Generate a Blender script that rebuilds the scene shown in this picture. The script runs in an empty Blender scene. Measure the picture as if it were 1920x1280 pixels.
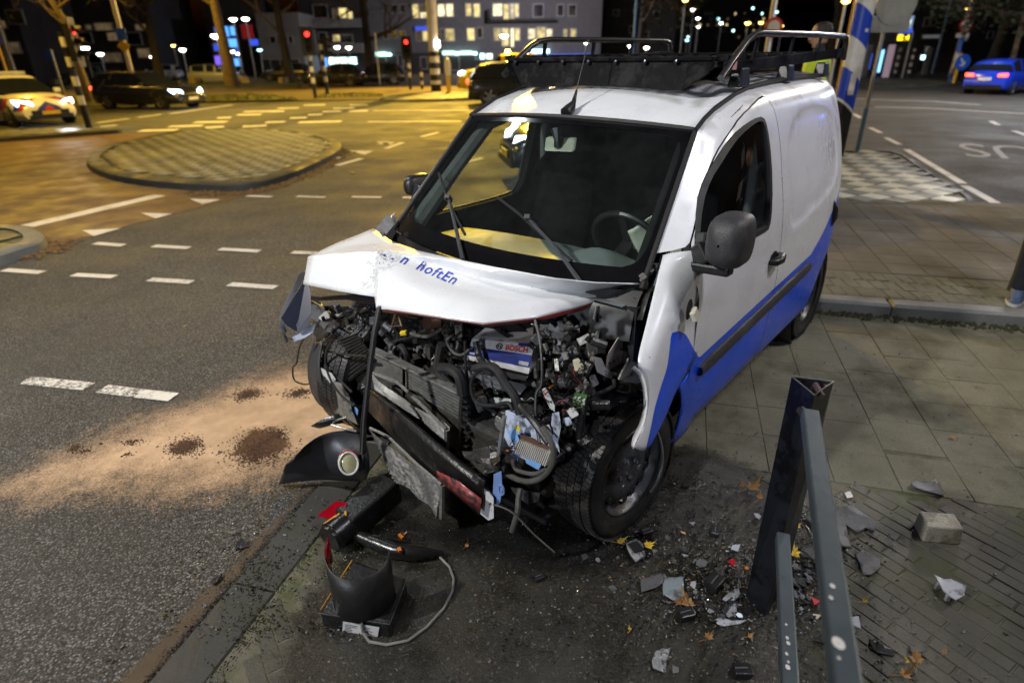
import bpy, bmesh, math, random
from mathutils import Vector, Matrix, Euler
from mathutils.bvhtree import BVHTree
from mathutils.geometry import delaunay_2d_cdt, intersect_point_tri_2d
random.seed(7)
R = math.radians
sc = bpy.context.scene
col = sc.collection

# ------------------------------------------------------------------ camera
FPX, EYE = 1130.0, 1.90
PIT, ROL = math.atan(537 / FPX), R(.8)
cF = Vector((0, math.cos(PIT), -math.sin(PIT)))
cR0, cU0 = Vector((1, 0, 0)), Vector((0, math.sin(PIT), math.cos(PIT)))
cR = math.cos(ROL) * cR0 - math.sin(ROL) * cU0
cU = math.sin(ROL) * cR0 + math.cos(ROL) * cU0
CAM = Vector((0, 0, EYE))
cam = bpy.data.cameras.new('camera')
cam.sensor_width = 36; cam.lens = FPX / 1920 * 36; cam.clip_end = 800; cam.clip_start = .05
cam.dof.use_dof = True; cam.dof.focus_distance = 2.45; cam.dof.aperture_fstop = 1.6
co = bpy.data.objects.new('camera', cam); col.objects.link(co)
m = Matrix((cR, cU, -cF)).transposed().to_4x4(); m.translation = CAM
co.matrix_world = m
sc.camera = co

# ------------------------------------------------------------------ world, moon, street light, added fill
w = bpy.data.worlds.new('World'); sc.world = w; w.use_nodes = True
nt = w.node_tree
bg = nt.nodes['Background']
sky = nt.nodes.new('ShaderNodeTexSky'); sky.sky_type = 'NISHITA'; sky.sun_disc = False
sky.sun_elevation = R(-2); sky.sun_rotation = R(200)
nt.links.new(sky.outputs[0], bg.inputs[0]); bg.inputs[1].default_value = .09
sun = bpy.data.lights.new('moon', 'SUN'); sun.energy = .012; sun.angle = R(.5); sun.color = (.8, .88, 1)
so = bpy.data.objects.new('moon', sun); col.objects.link(so); so.rotation_euler = (R(35), 0, R(160))

def lamp(name, loc, power, color, size=.35, target=None, spot=None, blend=.6):
    """One light round the crossing"""
    L = bpy.data.lights.new(name, 'SPOT' if spot else 'POINT'); L.energy = power; L.color = color
    L.shadow_soft_size = size
    o = bpy.data.objects.new(name, L); col.objects.link(o); o.location = loc
    if spot:
        L.spot_size = R(spot); L.spot_blend = blend
        d = Vector(target) - Vector(loc); o.rotation_euler = d.to_track_quat('-Z', 'Y').to_euler()
    return o
NEUTRAL, SODIUM = (1, .98, .93), (1, .60, .06)
lamp('street_and_fill_light', (-4.7, -.3, 5.4), 2450, NEUTRAL, .14, (-1.6, 6.0, 0), 104, 1)
lamp('street_and_fill_light', (4.8, 1.2, 7.4), 1150, (.92, .90, 1), .6, (2.7, 4.4, 0), 92, 1)
lamp('street_and_fill_light', (-5.5, 8.0, 8.5), 950, (.93, .96, 1), .25, (-4, 8, 0), 130, 1)
lamp('street_and_fill_light', (-2.7, 45, 11), 36000, SODIUM, .15, (-4, 24, 0), 128, .5)
lamp('street_and_fill_light', (-21, 29, 6.5), 700, SODIUM, .2)
lamp('street_and_fill_light', (2, 66, 7), 4200, (.9, .86, 1), .3)  # unseen lamp added to brighten the shop facade
lamp('street_and_fill_light', (-9, 25, 9), 8000, (1, .68, .16), .2, (-7, 25, 0), 118, .8)
lamp('street_and_fill_light', (-13, 17.0, 8), 3600, SODIUM, .25, (-11, 17, 0), 140, .6)
lamp('street_and_fill_light', (-24, 40, 9), 5200, SODIUM, .25, (-20, 42, 0), 140, .5)
lamp('street_and_fill_light', (11, 4.5, 7), 900, (1, .88, .7), .25)  # unseen lamp added to light the masts mirrored in the driver's window
lamp('street_and_fill_light', (17, 22, 9), 3200, (1, .90, .78), .25)
lamp('street_and_fill_light', (20, 24, 5), 1500, (.7, .8, 1), .25)  # unseen lamp added to brighten the blue hatchback
lamp('emergency_light', (12, 12.0, 2.6), 45, (.05, .12, 1), .15)
lamp('front_fill_light', (-3.6, -4.2, 2.3), 620, (.84, .90, 1), .2, (-.1, 2.0, 1.0), 32, .8)  # unseen fill added low behind the camera for the engine bay
lamp('emergency_light', (-8.5, 3.5, 2.6), 40, (.2, .35, 1), .2)

sc.view_settings.view_transform = 'Standard'; sc.view_settings.look = 'None'
sc.view_settings.exposure = 0; sc.view_settings.gamma = 1; sc.view_settings.use_curve_mapping = False
sc.cycles.use_denoising = True
sc.cycles.max_bounces = 8; sc.cycles.transparent_max_bounces = 24; sc.cycles.sample_clamp_indirect = 3
sc.cycles.caustics_reflective = False; sc.cycles.caustics_refractive = False

# ------------------------------------------------------------------ places: street grid and the van's own axes
def ray(px, py): return cF + cR * ((px - 960) / FPX) + cU * ((640 - py) / FPX)
def W(px, py, z=0.0):
    d = ray(px, py); return CAM + d * ((z - EYE) / d.z)
def D(px, py, y):
    """the place y metres ahead that the photograph shows at px, py"""
    d = ray(px, py); return CAM + d * (y / d.y)
AU, AV = Vector((.964, -.266, 0)), Vector((.266, .964, 0))
def G(u, v, z=0.0): return AU * u + AV * v + Vector((0, 0, z))
GRID = math.atan2(AU.y, AU.x)
VH = Vector((-.644, -.765, 0)).normalized(); VL = Vector((-VH.y, VH.x, 0)); VO = Vector((-.227, 2.485, 0))
VROT = math.atan2(VH.y, VH.x)
def tov(p): q = p - VO; return Vector((q.dot(VH), q.dot(VL), p.z))
def fromv(p): return VO + VH * p[0] + VL * p[1] + Vector((0, 0, p[2]))
vC = tov(CAM)
def vray(px, py): d = ray(px, py); return Vector((d.dot(VH), d.dot(VL), d.z))
def V(px, py, ax, val):
    d = vray(px, py); i = 'xyz'.index(ax); return vC + d * ((val - vC[i]) / d[i])

# ------------------------------------------------------------------ materials
def nodes(name):
    mt = bpy.data.materials.new(name); mt.use_nodes = True
    n = mt.node_tree; return mt, n, n.nodes['Principled BSDF']
def lk(n, a, b): n.links.new(a, b)
def mix(n, fac, a, b):
    x = n.nodes.new('ShaderNodeMix'); x.data_type = 'RGBA'
    for s, v in ((x.inputs[0], fac), (x.inputs[6], a), (x.inputs[7], b)):
        if hasattr(v, 'is_linked'): lk(n, v, s)
        else: s.default_value = v if not isinstance(v, tuple) else (*v[:3], 1)
    return x.outputs[2]
def noise(n, scale, detail=4, rough=.6, coord='Object', vec=None):
    t = n.nodes.new('ShaderNodeTexNoise'); t.inputs['Scale'].default_value = scale
    t.inputs['Detail'].default_value = detail; t.inputs['Roughness'].default_value = rough
    if vec is None:
        c = n.nodes.new('ShaderNodeNewGeometry').outputs['Position'] if coord == 'World' else n.nodes.new('ShaderNodeTexCoord').outputs[coord]
    else: c = vec
    lk(n, c, t.inputs['Vector']); return t.outputs['Fac']
def ramp(n, src, *stops):
    r = n.nodes.new('ShaderNodeValToRGB'); e = r.color_ramp.elements
    while len(e) < len(stops): e.new(.5)
    for k, (p, c) in enumerate(stops):
        e[k].position = p; e[k].color = (c, c, c, 1) if isinstance(c, (int, float)) else (*c[:3], 1)
    lk(n, src, r.inputs[0]); return r.outputs[0]
def math_(n, op, a, b=None):
    x = n.nodes.new('ShaderNodeMath'); x.operation = op
    for s, v in ((x.inputs[0], a), (x.inputs[1], b)):
        if v is None: continue
        if hasattr(v, 'is_linked'): lk(n, v, s)
        else: s.default_value = v
    return x.outputs[0]
def bump(n, bs, h, strength=.3, dist=.01):
    b = n.nodes.new('ShaderNodeBump'); b.inputs['Strength'].default_value = strength; b.inputs['Distance'].default_value = dist
    lk(n, h, b.inputs['Height']); lk(n, b.outputs[0], bs.inputs['Normal'])
def mat(name, c, rough=.5, metal=0, var=.25, scale=8, bmp=0, bscale=60, dirt=None, coat=0, spec=.5, coord='Object', dscale=3, dlo=.5, dhi=.62):
    mt, n, bs = nodes(name)
    f = noise(n, scale, coord=coord)
    a = tuple(x * (1 - var) for x in c); b = tuple(min(1, x * (1 + var)) for x in c)
    o = mix(n, ramp(n, f, (.3, 0.), (.7, 1.)), a, b)
    if dirt: o = mix(n, ramp(n, noise(n, dscale, 8, .7, coord), (dlo, 0.), (dhi, 1.)), o, dirt)
    lk(n, o, bs.inputs['Base Color'])
    bs.inputs['Metallic'].default_value = metal
    bs.inputs['Specular IOR Level'].default_value = spec
    if coat: bs.inputs['Coat Weight'].default_value = coat; bs.inputs['Coat Roughness'].default_value = .06
    rr = noise(n, scale * 2.3, coord=coord)
    mr = n.nodes.new('ShaderNodeMapRange'); lk(n, rr, mr.inputs[0])
    mr.inputs[3].default_value = max(.02, rough * .75); mr.inputs[4].default_value = min(1, rough * 1.25)
    lk(n, mr.outputs[0], bs.inputs['Roughness'])
    if bmp: bump(n, bs, noise(n, bscale, 3, .6, coord), bmp, .004)
    return mt
def emit(name, c, s, light=False):
    mt, n, bs = nodes(name)
    bs.inputs['Base Color'].default_value = (.02, .02, .02, 1)
    bs.inputs['Emission Color'].default_value = (*c, 1); bs.inputs['Emission Strength'].default_value = s
    if not light: mt.cycles.emission_sampling = 'NONE'
    return mt
def room(name, c, s):
    """a lit room behind a pane: curtains and furniture make it uneven"""
    mt = emit(name, c, s); n = mt.node_tree; bs = n.nodes['Principled BSDF']
    oi = n.nodes.new('ShaderNodeObjectInfo')
    f = math_(n, 'ADD', noise(n, 1.6, 3, .6, 'World'), math_(n, 'MULTIPLY', math_(n, 'SUBTRACT', oi.outputs['Random'], .5), .35))
    lk(n, ramp(n, f, (.3, tuple(x * .25 for x in c)), (.55, tuple(x * .75 for x in c)), (.68, c)), bs.inputs['Emission Color']); return mt
def thin_glass(name, tint=(.8, .86, .84), dirt=.03, refl=1.0):
    mt, n, bs = nodes(name); n.nodes.remove(bs)
    tr = n.nodes.new('ShaderNodeBsdfTransparent'); tr.inputs[0].default_value = (*tint, 1)
    gl = n.nodes.new('ShaderNodeBsdfGlossy'); gl.inputs['Roughness'].default_value = .02
    di = n.nodes.new('ShaderNodeBsdfDiffuse'); di.inputs[0].default_value = (.5, .53, .52, 1)
    lw = n.nodes.new('ShaderNodeLayerWeight'); lw.inputs[0].default_value = .5
    fres = math_(n, 'ADD', math_(n, 'MULTIPLY', math_(n, 'POWER', lw.outputs['Facing'], 5.0), .9), .06)
    m1 = n.nodes.new('ShaderNodeMixShader'); m2 = n.nodes.new('ShaderNodeMixShader')
    lk(n, math_(n, 'MULTIPLY', ramp(n, noise(n, 5, 6, .7), (.35, .35), (.75, 1.)), dirt), m1.inputs[0])  # diffuse film paints the pale haze on the glass along with dirt
    lk(n, tr.outputs[0], m1.inputs[1]); lk(n, di.outputs[0], m1.inputs[2])
    lk(n, math_(n, 'MULTIPLY', fres, refl), m2.inputs[0]); lk(n, m1.outputs[0], m2.inputs[1]); lk(n, gl.outputs[0], m2.inputs[2])
    lk(n, m2.outputs[0], n.nodes['Material Output'].inputs[0]); return mt
def layer(name, c, rough, cover, bmp=.4, bscale=90, c2=None, spec=.5, speck=None, wet=0):
    """A loose layer lying on the ground (sand, dirt, oil): thin out in grains towards its rim (vertex value 'rim')."""
    mt, n, bs = nodes(name)
    at = n.nodes.new('ShaderNodeAttribute'); at.attribute_name = 'rim'
    big = noise(n, 2.2, 6, .65, 'World'); fine = noise(n, 130, 2, .5, 'World'); mid = noise(n, 14, 4, .6, 'World')
    s = math_(n, 'ADD', at.outputs['Fac'], math_(n, 'MULTIPLY', math_(n, 'SUBTRACT', big, .5), 1.1))
    s = math_(n, 'ADD', s, math_(n, 'MULTIPLY', math_(n, 'SUBTRACT', mid, .5), .6))
    s = math_(n, 'ADD', s, math_(n, 'MULTIPLY', math_(n, 'SUBTRACT', fine, .5), 1.0))
    al = ramp(n, s, (.5 - cover * .3, 0.), (min(1, .5 + .22 + max(0, cover - .6) * .8), 1.))
    lk(n, al, bs.inputs['Alpha'])
    f = noise(n, 6, 6, .7, 'World')
    o = mix(n, ramp(n, f, (.3, 0.), (.7, 1.)), tuple(x * .75 for x in c), tuple(x * 1.15 for x in c))
    if c2: o = mix(n, ramp(n, noise(n, 3.1, 6, .7, 'World'), (.5, 0.), (.66, 1.)), o, c2)
    if speck:
        o = mix(n, math_(n, 'MULTIPLY', ramp(n, noise(n, 17, 6, .75, 'World'), (.42, 0.), (.6, 1.)), .6), o, tuple(x * .35 for x in c))
        o = mix(n, ramp(n, noise(n, 95, 3, .6, 'World'), (.60, 0.), (.70, 1.)), o, speck)
    lk(n, o, bs.inputs['Base Color']); bs.inputs['Specular IOR Level'].default_value = spec
    lk(n, ramp(n, noise(n, 5, 6, .7, 'World'), (.38, max(.05, rough - wet)), (.6, rough)), bs.inputs['Roughness'])
    bump(n, bs, noise(n, bscale, 4, .7, 'World'), bmp, .004)
    return mt

# ------------------------------------------------------------------ mesh building
class MB:
    def __init__(s): s.v, s.f, s.k = [], [], []
    def add(s, vs, fs, k=0):
        o = len(s.v); s.v += [Vector(p) for p in vs]; s.f += [[i + o for i in f] for f in fs]; s.k += [k] * len(fs); return s
    def box(s, c, d, rot=None, k=0, top=1.0):
        x, y, z = (q / 2 for q in d); c = Vector(c)
        vs = [Vector((sx * x * t, sy * y * t, sz * z)) for sz, t in ((-1, 1), (1, top)) for sx, sy in ((-1, -1), (1, -1), (1, 1), (-1, 1))]
        if rot is not None:
            mt = Euler(rot).to_matrix() if isinstance(rot, tuple) else rot
            vs = [mt @ p for p in vs]
        return s.add([c + p for p in vs], [(3, 2, 1, 0), (4, 5, 6, 7), (0, 1, 5, 4), (1, 2, 6, 5), (2, 3, 7, 6), (3, 0, 4, 7)], k)
    def beam(s, a, b, w_, h_, up=(0, 0, 1), k=0):
        a, b = Vector(a), Vector(b); t = (b - a).normalized(); n = t.cross(Vector(up)).normalized(); u = n.cross(t)
        q = [n * (i * w_ / 2) + u * (j * h_ / 2) for i, j in ((-1, -1), (1, -1), (1, 1), (-1, 1))]
        return s.add([a + p for p in q] + [b + p for p in q], [(3, 2, 1, 0), (4, 5, 6, 7), (0, 1, 5, 4), (1, 2, 6, 5), (2, 3, 7, 6), (3, 0, 4, 7)], k)
    def tube(s, pts, r, n=8, k=0, cap=True, flat=1.0):
        pts = [Vector(p) for p in pts]; rs = r if isinstance(r, (list, tuple)) else [r] * len(pts)
        o = len(s.v); nn = None
        for i, p in enumerate(pts):
            t = (pts[min(i + 1, len(pts) - 1)] - pts[max(i - 1, 0)])
            t = t.normalized() if t.length > 1e-9 else Vector((0, 0, 1))
            if nn is None: nn = t.orthogonal().normalized()
            nn = (nn - t * nn.dot(t)); nn = nn.normalized() if nn.length > 1e-6 else t.orthogonal().normalized()
            b = t.cross(nn)
            for j in range(n):
                a = 2 * math.pi * j / n; s.v.append(p + (nn * math.cos(a) + b * (math.sin(a) * flat)) * rs[i])
        for i in range(len(pts) - 1):
            for j in range(n):
                a, b2 = o + i * n + j, o + i * n + (j + 1) % n
                s.f.append([a, b2, b2 + n, a + n]); s.k.append(k)
        if cap:
            s.f.append([o + j for j in range(n)][::-1]); s.k.append(k)
            s.f.append([o + (len(pts) - 1) * n + j for j in range(n)]); s.k.append(k)
        return s
    def lathe(s, prof, n=24, mtx=None, k=0, a0=0, a1=2 * math.pi):
        o = len(s.v); full = abs(a1 - a0 - 2 * math.pi) < 1e-6; cnt = n if full else n + 1
        for r_, z_ in prof:
            for j in range(cnt):
                a = a0 + (a1 - a0) * j / n; p = Vector((r_ * math.cos(a), r_ * math.sin(a), z_))
                s.v.append(mtx @ p if mtx else p)
        for i in range(len(prof) - 1):
            for j in range(n):
                a, b = o + i * cnt + j, o + i * cnt + (j + 1) % cnt
                s.f.append([a, b, b + cnt, a + cnt]); s.k.append(k)
        return s
    def prism(s, poly, vec, k=0):
        n = len(poly); poly = [Vector(p) for p in poly]; vec = Vector(vec)
        return s.add(poly + [p + vec for p in poly], [list(range(n))[::-1], [n + i for i in range(n)]] + [[i, (i + 1) % n, n + (i + 1) % n, n + i] for i in range(n)], k)
    def grid(s, rows, k=0, close=False):
        nr, nc = len(rows), len(rows[0]); o = len(s.v)
        for r_ in rows: s.v += [Vector(p) for p in r_]
        for i in range(nr - 1):
            for j in range(nc - (0 if close else 1)):
                j2 = (j + 1) % nc
                s.f.append([o + i * nc + j, o + i * nc + j2, o + (i + 1) * nc + j2, o + (i + 1) * nc + j]); s.k.append(k)
        return s
    def obj(s, name, mats, parent=None, smooth=False, bevel=0, solid=0, sub=0, fix=True, loc=None, rot=None, angle=40, soff=-1):
        me = bpy.data.meshes.new(name); me.from_pydata([tuple(p) for p in s.v], [], s.f)
        if fix:
            b = bmesh.new(); b.from_mesh(me); bmesh.ops.recalc_face_normals(b, faces=b.faces); b.to_mesh(me); b.free()
        mats = mats if isinstance(mats, (list, tuple)) else [mats]
        for q in mats: me.materials.append(q)
        if len(mats) > 1: me.polygons.foreach_set('material_index', s.k)
        o = bpy.data.objects.new(name, me); col.objects.link(o)
        if parent: o.parent = parent
        if loc is not None: o.location = loc
        if rot is not None: o.rotation_euler = rot
        if sub: x = o.modifiers.new('sub', 'SUBSURF'); x.levels = sub; x.render_levels = sub; x.boundary_smooth = 'PRESERVE_CORNERS'
        if solid: x = o.modifiers.new('thick', 'SOLIDIFY'); x.thickness = solid; x.offset = soff
        if bevel: x = o.modifiers.new('bevel', 'BEVEL'); x.width = bevel; x.segments = 2; x.limit_method = 'ANGLE'; x.angle_limit = R(35)
        if smooth:
            me.polygons.foreach_set('use_smooth', [True] * len(me.polygons))
            try: me.set_sharp_from_angle(angle=R(angle))
            except Exception: pass
        return o
def tag(o, label=None, cat=None, group=None, kind=None):
    for k_, v_ in (('label', label), ('category', cat), ('group', group), ('kind', kind)):
        if v_: o[k_] = v_
    return o
def thing(name, label, cat, loc=(0, 0, 0), rotz=0, group=None):
    o = bpy.data.objects.new(name, None); col.objects.link(o); o.location = loc; o.rotation_euler = (0, 0, rotz)
    o.empty_display_size = .1
    return tag(o, label, cat, group)
def struct(o): o['kind'] = 'structure'; return o
def stuff(o): o['kind'] = 'stuff'; return o
def copy_tree(o, parent=None):
    c = o.copy(); col.objects.link(c)
    if parent: c.parent = parent
    for ch in list(o.children): copy_tree(ch, c)
    return c
def inside(p, poly):
    x, y = p[0], p[1]; r_ = False; n = len(poly); j = n - 1
    for i in range(n):
        xi, yi = poly[i][0], poly[i][1]; xj, yj = poly[j][0], poly[j][1]
        if (yi > y) != (yj > y) and x < (xj - xi) * (y - yi) / (yj - yi) + xi: r_ = not r_
        j = i
    return r_
def smoothpoly(pts, n=2):
    for _ in range(n):
        q = []
        for i in range(len(pts)):
            a, b = Vector(pts[i]), Vector(pts[(i + 1) % len(pts)]); q += [a * .75 + b * .25, a * .25 + b * .75]
        pts = q
    return pts
def resample(poly, step, closed=True):
    out = []
    n = len(poly)
    for i in range(n if closed else n - 1):
        a, b = Vector(poly[i]), Vector(poly[(i + 1) % n]); k = max(1, int((b - a).length / step))
        out += [a.lerp(b, t / k) for t in range(k)]
    if not closed: out.append(Vector(poly[-1]))
    return out
def cdt(outer, holes=(), step=.06, loops=(), jitter=.0):
    """Triangulate a flat outline with holes into an even net: returns 2-D points and triangles."""
    pts, edges = [], []
    def loop(p):
        o = len(pts); pts.extend([Vector(q[:2]) for q in p]); edges.extend([(o + i, o + (i + 1) % len(p)) for i in range(len(p))])
    for p in (outer, *holes, *loops): loop(p)
    xs = [p[0] for p in outer]; ys_ = [p[1] for p in outer]
    border = [q for p in (outer, *holes, *loops) for q in p]
    y = min(ys_) + step / 2; row = 0
    while y < max(ys_):
        x = min(xs) + step * (.5 if row % 2 else .25)
        while x < max(xs):
            q = Vector((x + random.uniform(-1, 1) * jitter, y + random.uniform(-1, 1) * jitter))
            if inside(q, outer) and not any(inside(q, h_) for h_ in holes) and all((q.x - b[0]) ** 2 + (q.y - b[1]) ** 2 > (step * .45) ** 2 for b in border):
                pts.append(q)
            x += step
        y += step * .87; row += 1
    r_ = delaunay_2d_cdt(pts, edges, [], 0, 1e-5)
    vs, fs = r_[0], r_[2]; keep = []
    for f in fs:
        c = sum((vs[i] for i in f), Vector((0, 0))) / len(f)
        if inside(c, outer) and not any(inside(c, h_) for h_ in holes): keep.append(list(f))
    return vs, keep
def textmesh(body, shear=0, space=1.0, bold=0):
    cu = bpy.data.curves.new('lettering', 'FONT'); cu.body = body; cu.shear = shear; cu.space_character = space
    cu.resolution_u = 3; cu.offset = bold
    o = bpy.data.objects.new('lettering', cu); col.objects.link(o)
    dg = bpy.context.evaluated_depsgraph_get(); dg.update()
    me = bpy.data.meshes.new_from_object(o.evaluated_get(dg))
    vs = [p.co.copy() for p in me.vertices]; fs = [list(p.vertices) for p in me.polygons]
    bpy.data.objects.remove(o); bpy.data.meshes.remove(me); bpy.data.curves.remove(cu)
    x0, x1 = min(p.x for p in vs), max(p.x for p in vs); y1 = max(p.y for p in vs)
    return [(((p.x - x0) / (x1 - x0)), p.y / y1) for p in vs], fs
def bilin(q, s, t):
    """q: four corners (bottom-left, bottom-right, top-right, top-left)"""
    a, b, c, d = (Vector(p) for p in q); return (a * (1 - s) + b * s) * (1 - t) + (d * (1 - s) + c * s) * t
# ------------------------------------------------------------------ ground materials
def stone(name, c, rough=.7, rnd=.3, scale=25, bmp=.5, moss=None, mscale=2.2, mlo=.52, coord='World', c2=None, spec=.5, wet=0, mhi=.16):
    mt, n, bs = nodes(name)
    oi = n.nodes.new('ShaderNodeObjectInfo')
    o = mix(n, oi.outputs['Random'], tuple(x * (1 - rnd) for x in c), tuple(x * (1 + rnd) for x in c))
    sp = noise(n, scale * 7, 3, .7, coord)
    o = mix(n, ramp(n, sp, (.35, 0.), (.75, 1.)), o, c2 or tuple(x * 1.7 for x in c))
    big = noise(n, 1.3, 6, .7, coord)
    o = mix(n, math_(n, 'MULTIPLY', ramp(n, big, (.35, 1.), (.6, 0.)), .45), o, tuple(x * .45 for x in c))
    if moss: o = mix(n, ramp(n, noise(n, mscale, 8, .72, coord), (mlo, 0.), (mlo + mhi, 1.)), o, moss)
    lk(n, o, bs.inputs['Base Color'])
    lk(n, ramp(n, noise(n, 1.7, 5, .6, coord), (.35, max(.05, rough - .25 - wet)), (.65, min(1, rough + .1))), bs.inputs['Roughness'])
    bs.inputs['Specular IOR Level'].default_value = spec
    bump(n, bs, noise(n, scale * 4, 4, .7, coord), bmp, .004)
    return mt
def asphalt_mat():
    mt, n, bs = nodes('asphalt')
    vo = n.nodes.new('ShaderNodeTexVoronoi'); vo.inputs['Scale'].default_value = 120
    ps = n.nodes.new('ShaderNodeNewGeometry').outputs['Position']; lk(n, ps, vo.inputs['Vector'])
    hv = n.nodes.new('ShaderNodeSeparateColor'); lk(n, vo.outputs['Color'], hv.inputs[0])
    o = mix(n, ramp(n, hv.outputs[0], (.55, 0.), (1., 1.)), (.075, .074, .073), (.27, .267, .26))
    gap = ramp(n, vo.outputs['Distance'], (.35, 0.), (.75, 1.))
    o = mix(n, gap, o, (.022, .021, .02))
    o = mix(n, math_(n, 'MULTIPLY', ramp(n, noise(n, .55, 6, .7, 'World'), (.36, 1.), (.62, 0.)), .5), o, (.035, .033, .031))
    o = mix(n, math_(n, 'MULTIPLY', ramp(n, noise(n, .23, 5, .6, 'World'), (.5, 0.), (.7, 1.)), .4), o, (.12, .115, .10))
    lk(n, o, bs.inputs['Base Color'])
    lk(n, ramp(n, noise(n, .9, 5, .6, 'World'), (.35, .62), (.65, .85)), bs.inputs['Roughness'])
    bs.inputs['Specular IOR Level'].default_value = .3
    hgt = math_(n, 'ADD', math_(n, 'MULTIPLY', vo.outputs['Distance'], -.8), noise(n, 300, 2, .6, 'World'))
    bump(n, bs, hgt, .75, .006)
    return mt
M_ASPH = asphalt_mat()
M_RED = stone('red_asphalt', (.070, .036, .026), .75, .1, 30, .5, c2=(.16, .08, .06), moss=(.045, .03, .025), mscale=.9, mlo=.5)
def paint_mat(lo=.52, hi=.70):
    mt, n, bs = nodes('road_paint')
    f = noise(n, 45, 5, .75, 'World'); b = noise(n, 3, 4, .6, 'World')
    s = math_(n, 'ADD', f, math_(n, 'MULTIPLY', b, .5))
    lk(n, ramp(n, s, (lo, 0.), (hi, 1.)), bs.inputs['Alpha'])
    lk(n, mix(n, b, (.5, .48, .44), (.72, .70, .66)), bs.inputs['Base Color']); bs.inputs['Roughness'].default_value = .6
    bump(n, bs, noise(n, 250, 3, .6, 'World'), .4, .003); return mt
M_PAINT = paint_mat()
M_PAINTW = mat('worn_lettering_paint', (.26, .25, .23), .7, 0, .3, 20)
M_SLAB = stone('concrete_slab', (.135, .130, .092), .95, .09, 22, .5, spec=.25, moss=(.075, .075, .045), mscale=1.4, mlo=.5)
M_BRICK = stone('paving_brick', (.056, .053, .040), .7, .25, 25, .8, moss=(.045, .048, .018), mscale=3.2, mlo=.5, wet=.1)
M_BED = stone('joint_sand', (.11, .10, .07), .9, .05, 30, .6, moss=(.05, .06, .015), mscale=3, mlo=.45)
M_KERB = stone('kerb_concrete', (.13, .135, .125), .75, .12, 18, .5, moss=(.06, .065, .03), mscale=2.5, mlo=.55)
M_KERBD = stone('flush_kerb', (.036, .035, .031), .8, .12, 18, .5, moss=(.03, .033, .014), mscale=4, mlo=.5)
M_LIGHTT = stone('pale_tile', (.20, .20, .165), .6, .2, 20, .5, moss=(.13, .13, .07), mscale=2.5, mlo=.53)
M_DARKT = stone('dark_tile', (.065, .065, .05), .6, .2, 20, .5, moss=(.05, .055, .02), mscale=2.5, mlo=.5)
M_MOSS = mat('moss', (.032, .034, .010), .95, 0, .5, 30, 1, 200)
M_GRASS = mat('verge_grass', (.045, .055, .012), .95, 0, .45, 1.4, 1, 30, dirt=(.09, .07, .03), coord='Object')
M_EARTH = mat('verge_earth', (.10, .075, .035), .95, 0, .35, 1, .8, 20, coord='Object')

# ------------------------------------------------------------------ ground
g = MB(); g.add([(-260, -40, 0), (260, -40, 0), (260, 420, 0), (-260, 420, 0)], [(0, 1, 2, 3)])
struct(g.obj('road', M_ASPH))
def sheet(name, pts, m_, z, parent=None):
    q = MB(); q.add([(p[0], p[1], z) for p in pts], [list(range(len(pts)))]); return q.obj(name, m_, parent)
struct(sheet('cycle_path', [W(*p) for p in ((-400, 262), (-520, 520), (-60, 505), (95, 463), (250, 421), (410, 380), (470, 364), (560, 330), (330, 250), (200, 252), (100, 258))], M_RED, .004))
# grass verge, footpath beyond the crossing
struct(sheet('verge', [W(*p) for p in ((-700, 215), (160, 201), (395, 193), (520, 191), (640, 189), (900, 185), (1300, 150), (1300, 136), (-900, 150))], M_EARTH, .05))
gv = MB()
def grass_strip(a, b, c, d, nx, ny):
    rows = []
    for j in range(ny + 1):
        r_ = []
        for i in range(nx + 1):
            p = bilin((a, b, c, d), i / nx, j / ny); p.z = .07 + random.random() * .16 * (0 < j < ny); r_.append(p)
        rows.append(r_)
    gv.grid(rows)
grass_strip(W(-500, 212), W(560, 190), W(480, 182), W(-500, 196), 160, 14)
grass_strip(W(-500, 176), W(560, 166), W(560, 158), W(-500, 166), 120, 14)
grass_strip(W(600, 186), W(720, 184), W(700, 180), W(600, 182), 40, 8)
stuff(gv.obj('grass', M_GRASS))

# painted markings
mk = []
def stripe(x0, y0, x1, y1, wd=.11, name='road_marking'):
    a, b = W(x0, y0), W(x1, y1); t = (b - a).normalized(); s = Vector((-t.y, t.x, 0)) * wd / 2
    k = max(1, int((b - a).length / .4))
    q = MB(); q.grid([[(a.lerp(b, i / k) + s * sg) + Vector((0, 0, .008)) for i in range(k + 1)] for sg in (-1, 1)])
    o = struct(q.obj(name, M_PAINT, fix=True)); mk.append(o); return o
for q in ((8, 507, 80, 512), (138, 516, 215, 520), (280, 525, 360, 530), (430, 534, 517, 540),
          (178, 457, 232, 461), (288, 462, 355, 466), (412, 468, 487, 472), (548, 474, 640, 478),
          (462, 368, 510, 370), (557, 369, 610, 371), (660, 370, 715, 371), (755, 371, 800, 372), (870, 306, 905, 297)): stripe(*q, .10)
M_FRESH, M_PAINT = M_PAINT, paint_mat(.62, .84)
for q in ((48, 714, 168, 726), (192, 730, 262, 739)): stripe(*q, .10)
M_PAINT = M_FRESH
for q in ((262, 739, 326, 746),): stripe(*q, .10)
stripe(50, 425, 300, 367, .26)
for q in ((632, 311, 678, 298), (724, 279, 755, 268), (790, 257, 822, 249), (620, 300, 640, 295)): stripe(*q, .14)
for q in ((690, 229, 865, 228), (182, 231, 242, 223), (258, 221, 303, 215), (700, 208, 880, 207), (318, 214, 437, 197), (190, 238, 220, 235)): stripe(*q, .22)
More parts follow.
